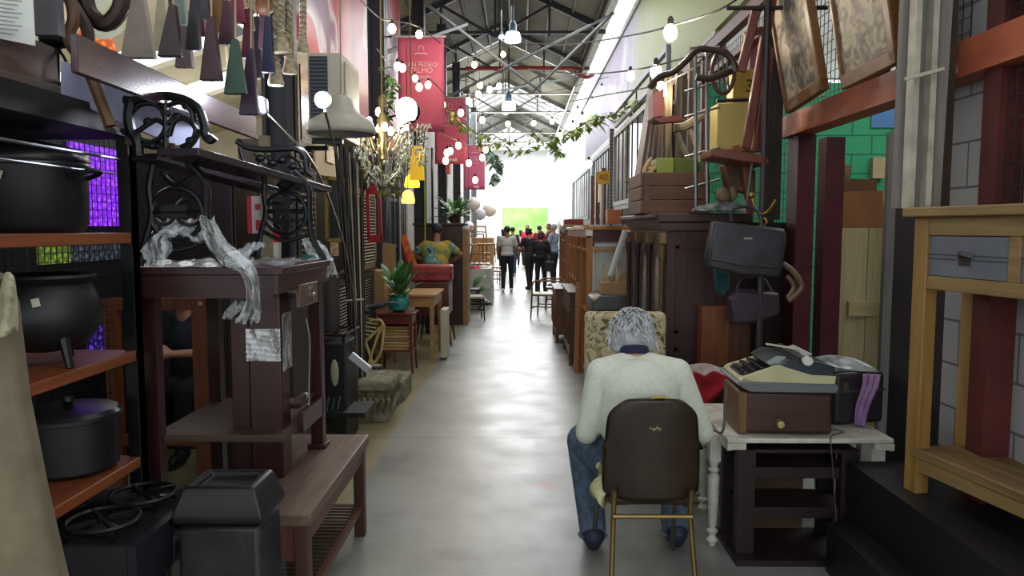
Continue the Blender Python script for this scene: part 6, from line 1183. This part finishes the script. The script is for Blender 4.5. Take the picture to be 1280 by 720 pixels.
# low carved benches stacked in front of the cabinets
def carved(lab, x, y0, y1, h, c_):
    t_ = thing('carved_chest', lab, 'chest', (x+.1, (y0+y1)/2, 0)); mt = wood(c_, '3a241a', 'y'); MB().bx(x, x+.22, y0, y1, .12, h).build('body', mt, t_, bevel=.01); b = MB()
    for i in range(5): yy = y0+(y1-y0)*(i+.5)/5; b.tube([(x-.005, yy+.08*cos(a), h*.55+h*.25*sin(a)) for a in [k_*pi/8 for k_ in range(17)]], .014, 6)
    b.build('carving', mt, t_)
    for yy in (y0+.03, y1-.05): MB().bx(x, x+.05, yy, yy+.05, 0, .12).build('leg', mt, t_)
    MB().bx(x-.02, x+.24, y0-.02, y1+.02, h, h+.025).build('top', mt, t_)
carved('dark carved chest at the foot of the cabinets, nearer one', .58, 8.6, 9.9, .85, '5f3d28'); carved('carved brown chest farther along the right of the aisle', .50, 10.3, 11.3, .75, '7a5030')
MB().beam((.64, 8.3, 0), (.66, 8.35, 1.0), .05, .1, (0, 1, 0)).build('plank', wood('b07a48', '96633a'), label='light orange plank standing at the corner of the carved chest', cat='plank')
dchair('wooden_armchair', 'light brown wooden armchair standing out in the aisle', .52, 13.3, R(75), wood('8a6a48', '6c5036'), wood('a89478', '8f7a60', 'x'), .76, .44, .54, None, True)
c0 = dchair('side_chair', 'brown wooden chair behind the armchair in the aisle', .72, 14.6, R(90), wood('7a5636', '5f4028'), wood('7a5636', '5f4028'), .85, .45)
# shop front grilles on the right
GRM = paint('5d6066', rough=.5, metal=.3)
def grille(lab, x, y0, y1, z0, z1, n, mt=GRM, mid=()):
    t_ = thing('shop_grille', lab, 'grille', (x, (y0+y1)/2, z0)); b = MB()
    for z in (z0, z1)+tuple(mid): b.bx(x-.03, x+.03, y0, y1, z-.04, z+.04)
    for y in (y0, y1): b.bx(x-.03, x+.03, y-.03, y+.03, z0, z1)
    b.build('frame', paint('8a909a', rough=.45, metal=.2), t_); b = MB()
    for i in range(1, n): y = y0+(y1-y0)*i/n; b.bx(x-.012, x+.012, y-.015, y+.015, z0, z1)
    b.build('bars', paint('2e2f34', rough=.5), t_)
grille('tall barred grey grille above the small orange box on the right', 1.85, 9.6, 14.6, 2.08, 3.4, 9, mid=())
grille('barred upper rail of the grey grille on the right', 1.88, 9.6, 14.8, 3.62, 3.9, 4)
grille('lower part of the grey grille behind the cabinets', 1.87, 9.6, 14.6, .9, 2.0, 5)
grille('second barred grille farther along the right', 1.85, 15.2, 19, 1.9, 3.3, 8, mid=(2.6,))
grille('third barred grille far along the right', 1.85, 20, 26, 1.9, 3.2, 8)
struct(MB().bx(2.5, 2.55, 8.2, 15, 2.0, 3.75), 'wall_right', paint('b9bab4', rough=.7)); struct(MB().bx(2.1, 2.5, 8.2, 15, 3.7, 3.75), 'ceiling', paint('a9aaa6'))
MB().bx(1.8, 1.88, 15.0, 15.12, 0, 3.6).build('shutter_box', brickmat('slat_grey', '6f706c', '65665f', '4a4a46', 2, .07, 'yz'), label='grey slatted post between the two right grilles', cat='post')
for y in (16, 17.2, 18.4): MB().bx(1.75, 1.85, y, y+.3, 1.7, 2.9).build('hanging_plank', wood('6a4434', '50342a'), label='reddish wooden slat hanging on the second grille at the right, %s' % {16: 'nearest', 17.2: 'middle', 18.4: 'farthest'}[y], cat='slat')
MB().box((1.8, 16.8, 2.45), (.05, .35, .5)).build('yellow_sheet', paint('d8c030'), label='yellow sheet on the second grille at the right', cat='sheet')
ps_ = thing('price_sign', 'yellow handwritten price card in front of the grey grille', 'sign', P(753, 222, 10)); q = P(754, 222, 10.0)
MB().box(q, (.17, .01, .17), Matrix.Rotation(R(-4), 3, 'Y')).build('card', paint('d0a428', 'c49a24'), ps_)
def text(s, loc, size, mat, parent, rot=(pi/2, 0, 0), ext=.002, name='lettering', bold=0):
    c = bpy.data.curves.new(name, 'FONT'); c.body = s; c.size = size; c.align_x = 'CENTER'; c.align_y = 'CENTER'; c.extrude = ext; c.offset = bold; c.materials.append(mat)
    tmp = bpy.data.objects.new(name+'_curve', c); me = bpy.data.meshes.new_from_object(tmp); bpy.data.objects.remove(tmp)
    o = bpy.data.objects.new(name, me); COL.objects.link(o); o.parent = parent; o.matrix_local = wm(parent).inverted() @ Matrix.LocRotScale(V(loc), Matrix.Rotation(rot[0], 3, 'X').to_quaternion(), None); return o
text('40', q+V((0, -.008, 0)), .12, paint('8a3a1a'), ps_, name='price_digits'); MB().tube([q+V((0, .01, -.09)), q+V((0.0, .02, -.62))], .008, 5).build('stick', paint('c8c8c8'), ps_)
# iron pick, twig pieces beside the grille
b = MB(); b.tube(pp([(782, 226), (790, 232), (798, 240), (794, 250)], 7.5), .015, 6); b.tube(pp([(784, 240), (794, 232), (800, 228)], 7.5), .012, 6); b.build('bent_branch', paint('7a6450', '5a4838', .8), label='bent dry branch sticking out left of the plank crate', cat='branch')
MB().bx(1.0, 1.1, 6.9, 7.3, 1.4, 1.66).build('small_shelf_box', wood('5a3a26', '452c1e'), label='brown box between the wardrobe and the orange box', cat='box') if 0 else None
d3 = c_o; q = P(937, 108, 5.085); text('3', q, .12, paint('3a2c18'), d3, name='digit')
# banners
BPK = paint('cc5e7c', 'be5272', .6, 0, 1.5); LT = paint('e8b8c4'); 
def banner(lab, px0, px1, py0, py1, Y, group='pink hanging banners on the left columns'):
    a = P(px0, py0, Y); c = P(px1, py1, Y); w_ = c.x-a.x; h = a.z-c.z; xc = (a.x+c.x)/2; t_ = thing('hanging_banner', lab, 'banner', (xc, Y, c.z), 0, group)
    b = MB(); b.sheet(lambda u, v: (a.x+w_*u, Y+.012*sin(5*u+3*v), a.z-h*v), 10, 10); b.build('cloth', BPK, t_, thick=.004)
    MB().tube([(a.x-.12*w_, Y, a.z+.012), (c.x+.04*w_, Y, a.z+.012)], .014, 8).build('rod', paint('b8b4b0'), t_)
    MB().tube([(-1.8, Y-.0, a.z+.012), (a.x, Y, a.z+.012)], .012, 6).build('bracket', IRON, t_)
    s = w_; f = Y-.02; e = MB()
    e.tube([(xc-.06*s, f, a.z-.27*s), (xc-.05*s, f, a.z-.2*s), (xc, f, a.z-.17*s), (xc+.05*s, f, a.z-.2*s), (xc+.06*s, f, a.z-.27*s)], .009*s, 5); e.tube([(xc-.14*s, f, a.z-.36*s), (xc-.06*s, f, a.z-.33*s), (xc, f, a.z-.35*s), (xc+.06*s, f, a.z-.33*s), (xc+.14*s, f, a.z-.36*s)], .014*s, 5)
    e.bx(xc-.14*s, xc+.22*s, f-.002, f, a.z-.505*s, a.z-.5*s); e.build('crest', LT, t_)
    text('SAN PEDRO', (xc, f, a.z-.58*s), .13*s, LT, t_, name='heading'); text('TELMO', (xc, f, a.z-.70*s), .16*s, LT, t_, name='heading'); text('mercado', (xc, f, a.z-.84*s), .12*s, LT, t_, name='subheading'); text('BAR', (xc+.1*s, f, c.z+.12*s), .13*s, paint('f0e4e6'), t_, name='footer_word', bold=.004)
banner('nearest and largest pink banner with pale lettering', 497, 556, 47, 165, 10.15)
banner('second pink banner, partly behind the nearest one', 543, 583, 123, 205, 14.3)
banner('third and smallest pink banner farther down the left', 580, 606, 182, 237, 21.5)
# small left red and yellow things behind the third banner
MB().bx(-1.75, -1.65, 17.5, 17.8, 2.9, 3.8).build('red_strip', paint('c05a48'), label='orange red vertical strip left of the third banner', cat='strip')
# air conditioner
ac = thing('air_conditioner', 'boxy white window air conditioner mounted high on the left', 'air conditioner', P(415, 120, 6.0)); a = P(384, 66, 6.0); c = P(425, 172, 6.0); ACM = paint('c9c2ae', 'b5ae9a', .5, 0, 2)
MB().bx(a.x, c.x+.02, 6.0, 6.65, c.z, a.z).build('housing', ACM, ac, bevel=.01)
b = MB(); b.bx(a.x+.02, c.x-.09, 5.985, 6.0, c.z+.08, a.z-.03); b.build('grille_back', paint('23242c'), ac); b = MB()
for i in range(18): z = c.z+.1+(a.z-c.z-.16)*i/17; b.bx(a.x+.02, c.x-.09, 5.975, 5.985, z, z+.012)
b.build('louvers', paint('4c5060', rough=.4), ac); MB().bx(c.x+.02, c.x+.03, 6.1, 6.6, c.z+.05, a.z-.05).build('side_fins', paint('a59e88'), ac)
b = MB(); b.beam((a.x, 6.6, c.z-.02), (-2.2, 6.6, c.z-.02), .04, .04); b.beam((a.x, 6.1, c.z-.02), (c.x, 6.1, c.z-.02), .04, .04); b.beam((-1.9, 6.1, c.z-.02), (-1.9, 6.6, c.z-.02), .04, .04); b.build('bracket', IRON, ac)
# white enamel bell lamp
bl = thing('enamel_pendant', 'large cream enamel pendant lamp hanging below the air conditioner', 'lamp', P(428, 170, 4.6)); c = P(427, 170, 4.6); s = 4.6/FPX
MB().lathe([(41*s, 2*s), (42*s, 8*s), (38*s, 18*s), (24*s, 26*s), (17*s, 34*s), (14*s, 44*s), (6*s, 50*s), (3*s, 52*s)], c, 36, cap=False).build('lamp_shade', paint('b5b0a2', 'a8a294', .4, 0, 2), bl, thick=.004)
MB().tube([c+V((0, 0, 50*s)), P(425, -30, 4.6)], .005, 6).build('cord', paint('8a8a84'), bl); MB().lathe([(12*s, 10*s), (12*s, 20*s), (8*s, 26*s)], c, 16).build('socket', paint('8a857a'), bl)
# crystal chandelier
cl = thing('chandelier', 'crystal chandelier with lit candle bulbs left of the pink banner', 'chandelier', P(480, 180, 7.0)); c = P(478, 180, 7.0); GLS = paint('cfd2c4', '8f927c', .12, .3, 30)
b = MB(); b.lathe([(.02, .45), (.04, .4), (.015, .3), (.05, .22), (.02, .1), (.06, 0), (.03, -.1), (.04, -.14), (.005, -.2)], c, 12); b.tube([c+V((0, 0, .45)), c+V((0, 0, 1.8))], .008, 5); b.build('stem', metal('9a8a5a', .3), cl)
WB = emis('fff0d8', 18)
l = bpy.data.lights.new('chandelier_glow', 'POINT'); l.energy = 14; l.color = (1, .9, .75); l.shadow_soft_size = .15; lo = bpy.data.objects.new('chandelier_glow', l); lo.location = c+V((0, -.35, .1)); COL.objects.link(lo)
for i in range(10):
    a = i*2*pi/10; R_ = .24 if i % 2 else .17; e = c+V((R_*cos(a), R_*sin(a), .08+.04*(i % 2))); b = MB(); b.tube(smoothpath([c, c+V((R_*.5*cos(a), R_*.5*sin(a), -.07)), e], 3), .008, 5); b.lathe([(.01, 0), (.035, .01), (.036, .016)], e, 10); b.build('arm', metal('a89868', .3), cl); MB().ell(e+V((0, 0, .055)), (.028, .028, .045), None, 8, 6).build('bulb', WB, cl)
b = MB(); rr = random.Random(12)
for i in range(150):
    a = rr.uniform(0, 2*pi); z = rr.uniform(-.38, .12); R_ = .27*(1-abs(z)*1.3)*rr.uniform(.75, 1.05); b.ell(c+V((R_*cos(a), R_*sin(a), z)), (.010, .010, .018), None, 5, 4)
for i in range(20): a = i*pi/10; b.tube([c+V((.26*cos(a), .26*sin(a), .02)), c+V((.16*cos(a), .16*sin(a), -.24)), c+V((0, 0, -.4))], .003, 4)
b.build('crystals', GLS, cl)
cl2 = thing('chandelier', 'second smaller glass chandelier, right of the first and lower', 'chandelier', P(514, 185, 7.6)); c = P(514, 182, 7.6); b = MB()
for i in range(110): a = rr.uniform(0, 2*pi); z = rr.uniform(-.2, .2); R_ = .17*rr.uniform(.5, 1.0); b.ell(c+V((R_*cos(a), R_*sin(a), z)), (.011, .011, .016), None, 5, 4)
for i in range(12): a = i*pi/6; b.tube([c+V((.17*cos(a), .17*sin(a), .2)), c+V((.12*cos(a), .12*sin(a), -.2))], .003, 4)
b.build('crystals', GLS, cl2); b = MB(); b.tube([c+V((0, 0, -.1)), c+V((0, 0, 1.5))], .006, 5); b.build('stem', metal('9a8a5a', .3), cl2)
# warm shades and bright floodlight
def lampshade(lab, px, py, Y, r, h, col, st, cat='lamp'):
    c = P(px, py, Y); t_ = thing('hanging_lampshade', lab, cat, c); MB().lathe([(r, -h/2), (r*1.05, -h/4), (r*.85, h/4), (r*.4, h/2)], c, 20).build('lamp_shade', emis(col, st), t_); MB().tube([c+V((0, 0, h/2)), c+V((0, 0, 1.6))], .004, 5).build('cord', IRON, t_)
    for i in range(12):
        pass
lampshade('yellow glowing hanging lampshade, lower of the pair', 510, 246, 8.0, .07, .14, 'ffd060', 2.2); lampshade('yellow glowing hanging lampshade, upper of the pair', 515, 226, 8.6, .085, .15, 'ffc830', 2.6)
b = MB(); b.prism([P(514, 182, 8.2), P(528, 182, 8.2), P(530, 225, 8.2), P(512, 225, 8.2)], (0, .05, 0)); b.build('stained_glass', emis('c8a020', .7), label='yellow green glowing glass panel above the lampshades', cat='panel')
fl_ = thing('floodlight', 'very bright white floodlight left of the nearest pink banner', 'lamp', P(508, 140, 8.6)); c = P(508, 138, 8.6); MB().ell(c, (.125, .07, .15)).build('lens', emis('f0fbff', 30), fl_); MB().lathe([(.1, -.04), (.15, .02), (.15, .04), (.08, .09)], c+V((0, .05, 0)), 20, M=Matrix.Rotation(-pi/2, 3, 'X')).build('housing', IRON, fl_); MB().tube([c+V((0, .08, .0)), V((-1.76, 9.88, c.z+.1))], .015, 6).build('bracket', IRON, fl_)
l = bpy.data.lights.new('flood', 'POINT'); l.energy = 22; l.color = (.9, .97, 1); l.shadow_soft_size = .1; lo = bpy.data.objects.new('flood', l); lo.location = c+V((0, -.2, 0)); COL.objects.link(lo)
# industrial pendants
def indus(lab, px, py, Y, r, top=-40):
    c = P(px, py, Y); t_ = thing('industrial_pendant', lab, 'lamp', c); MB().lathe([(r, -r*.6), (r*.98, 0), (r*.8, r*.5), (r*.4, r*.55)], c, 20).build('glass_shade', emis('eef6ff', 5), t_); MB().lathe([(r*.5, r*.55), (r*.45, r*1.5), (r*.25, r*1.9), (r*.1, r*2)], c, 14).build('housing', paint('5a7486', rough=.4), t_)
    z = c.z+r*2; MB().tube([(c.x, c.y, z), (c.x, c.y, 7.3)], .03 if r > .15 else .015, 6).build('rod', paint('59646c'), t_)
indus('large industrial pendant lamp hanging from the roof near the centre top', 641, 46, 15, .16); indus('small pendant lamp just left of the large one', 627, 46, 15.3, .055); indus('pendant lamp farther off below the red pipe', 636, 132, 24, .22)
# light strings
BULB = emis('ffdca8', 22); SOCK = paint('1f1c1a')
def lightstring(lab, wire, bulbs, r=.035):
    r *= 1.2  # bulbs enlarged so their size takes in the bloom around them
    """wire: list of (px,py,Y); bulbs: list of (px,py,Y)"""
    a = P(*wire[0]); t_ = thing('string_lights', lab, 'string lights', a, 0, 'light strings over the aisle'); MB().tube(smoothpath([P(*q) for q in wire], 5), .007, 5).build('wire', SOCK, t_)
    for q in bulbs:
        c = P(*q); bo = MB().ell(c, (r, r, r*1.25), None, 12, 8).build('bulb', BULB, t_); MB().lathe([(r*.4, r*1.1), (r*.45, r*1.9), (r*.2, r*2.3)], c, 10).build('socket', SOCK, bo)
lightstring('light string from the left columns past the nearest banner top', [(440, -10, 7), (474, 22, 7.6), (490, 26, 8), (524, 34, 9.2), (560, 60, 10.5), (593, 71, 12), (628, 58, 13), (690, 54, 14)], [(490, 36, 8), (524, 43, 9.2), (593, 81, 12), (629, 68, 13)])
lightstring('light string crossing the right upper wall to the nearest bulb', [(960, -30, 4.2), (900, 12, 4.6), (839, 32, 5.2), (800, 42, 6), (740, 52, 8), (690, 56, 11), (640, 50, 14)], [(838, 41, 5.2)], .04)
lightstring('second light string on the right, lower than the first', [(900, 58, 5), (850, 74, 5.6), (788, 88, 6.6), (720, 92, 9), (660, 86, 13)], [(788, 95, 6.6)], .03)
lightstring('lowest near light string on the right', [(880, 78, 5.4), (822, 106, 6.4), (760, 118, 8.5), (700, 128, 12), (650, 128, 16)], [(826, 112, 6.3), (820, 90, 6.8)], .045)
lightstring('tangled light string hanging beside the nearest banner', [(470, 60, 8), (484, 76, 8.2), (500, 78, 8.5), (522, 100, 9), (536, 98, 9.4), (556, 118, 10)], [(497, 83, 8.3), (503, 85, 8.6), (524, 109, 9), (535, 106, 9.4), (519, 98, 9.8), (474, 140, 7.6)], .032)
lightstring('light string in front of the second banner', [(540, 120, 11), (556, 122, 11.6), (575, 128, 12), (600, 140, 13), (650, 150, 15), (700, 140, 17)], [(553, 131, 11.4), (576, 141, 12), (603, 150, 13), (635, 155, 15), (667, 154, 15.8), (690, 152, 16.5)], .04)
lightstring('light string below the second banner', [(540, 160, 12), (555, 168, 12.4), (573, 176, 13), (590, 186, 13.6), (605, 184, 14), (640, 170, 16)], [(559, 191, 12.4), (563, 189, 12.8), (557, 201, 12.6), (573, 182, 13), (586, 204, 13.6), (603, 197, 14), (607, 187, 14.2), (594, 225, 14)], .042)
lightstring('far light string across the white roof', [(575, 100, 17), (610, 106, 17), (650, 118, 18), (700, 112, 18), (760, 96, 18)], [(600, 106, 17), (612, 112, 17), (624, 108, 17.5), (598, 118, 17.2), (585, 126, 17), (740, 128, 18), (752, 112, 18), (722, 140, 18)], .055)
lightstring('light string above the third right grille', [(690, 150, 16), (712, 165, 16), (728, 160, 15), (756, 150, 14)], [(700, 170, 16), (716, 158, 16), (728, 148, 15), (736, 205, 14)], .05)
# hanging vines
def vine(lab, path, seed, n=60, L=.11, mt=LEAF2):
    ps = smoothpath([P(*q) for q in path], 6); t_ = thing('hanging_vine', lab, 'vine', ps[0]); MB().tube(ps, .006, 5).build('stem', paint('5a6a34'), t_); b = MB(); rr = random.Random(seed)
    for i in range(n): q = ps[rr.randrange(len(ps))]+V((rr.uniform(-.06, .06), rr.uniform(-.1, .1), rr.uniform(-.12, .06))); a = rr.uniform(0, 2*pi); l = L*rr.uniform(.6, 1.2); leaf(b, q, q+V((cos(a)*l, sin(a)*l*.5, -rr.uniform(.2, 1)*l)), l*.35)
    b.build('leaves', mt, t_, thick=.002)
vine('leafy vine on the column left of the nearest pink banner', [(484, 88, 9.6), (490, 105, 9.6), (488, 125, 9.6), (480, 150, 9.6)], 1, 60, .12, paint('4f7a4a', '7aa06a', .5, 0, 8))
vine('green leafy vine crossing in front of the second banner', [(540, 120, 12), (555, 135, 12), (575, 150, 12.4), (600, 168, 13), (640, 175, 14), (680, 160, 15)], 2, 90, .12)
vine('long vine crossing high over the aisle to the right wall', [(600, 175, 14), (650, 185, 15), (700, 170, 15), (740, 150, 14.5), (775, 140, 14), (800, 125, 12)], 3, 170, .16)
vine('vine trailing along the right gutter in the distance', [(700, 190, 20), (690, 175, 20), (720, 160, 18), (745, 145, 16)], 4, 130, .2, paint('7a9a58', '9ab878', .5, 0, 8))
vine('vine hanging low on the left behind the third banner', [(600, 180, 22), (612, 190, 22), (622, 205, 22), (618, 225, 22)], 6, 110, .26, paint('8aa090', '6a8a70', .5, 0, 8))
vine('olive vine tangle around the chandeliers', [(450, 200, 7.6), (470, 215, 7.4), (490, 230, 7.6), (500, 205, 8), (520, 195, 8.4)], 7, 80, .1, paint('6a6a34', '8a8444', .6, 0, 8))
# far left bright paper lanterns and white textiles
for i, (px, py, Y, r, c_, lb_) in enumerate(((592, 255, 24, .22, 'e8d8d0', 'cream round paper lantern above the left chairs'), (600, 268, 23, .18, 'e6e0ea', 'pale lilac paper lantern, lower of the left group'), (612, 262, 26, .25, 'eee4d8', 'ivory paper lantern, right one of the left group'), (586, 283, 20, .14, 'f0eef4', 'small white paper lantern near the plant'))):
    c = P(px, py, Y); t_ = thing('paper_lantern', lb_, 'lantern', c, 0, 'paper lanterns down the left'); MB().lathe([(r*.2, -r)]+[(r*math.sqrt(max(.04, 1-(k_/5)**2)), r*k_/5) for k_ in range(-4, 5)]+[(r*.2, r)], c, 16).build('shade', paint(c_, rough=.6), t_); MB().tube([c+V((0, 0, r)), V((c.x, c.y, 6.9))], .006, 4).build('cord', IRON, t_)
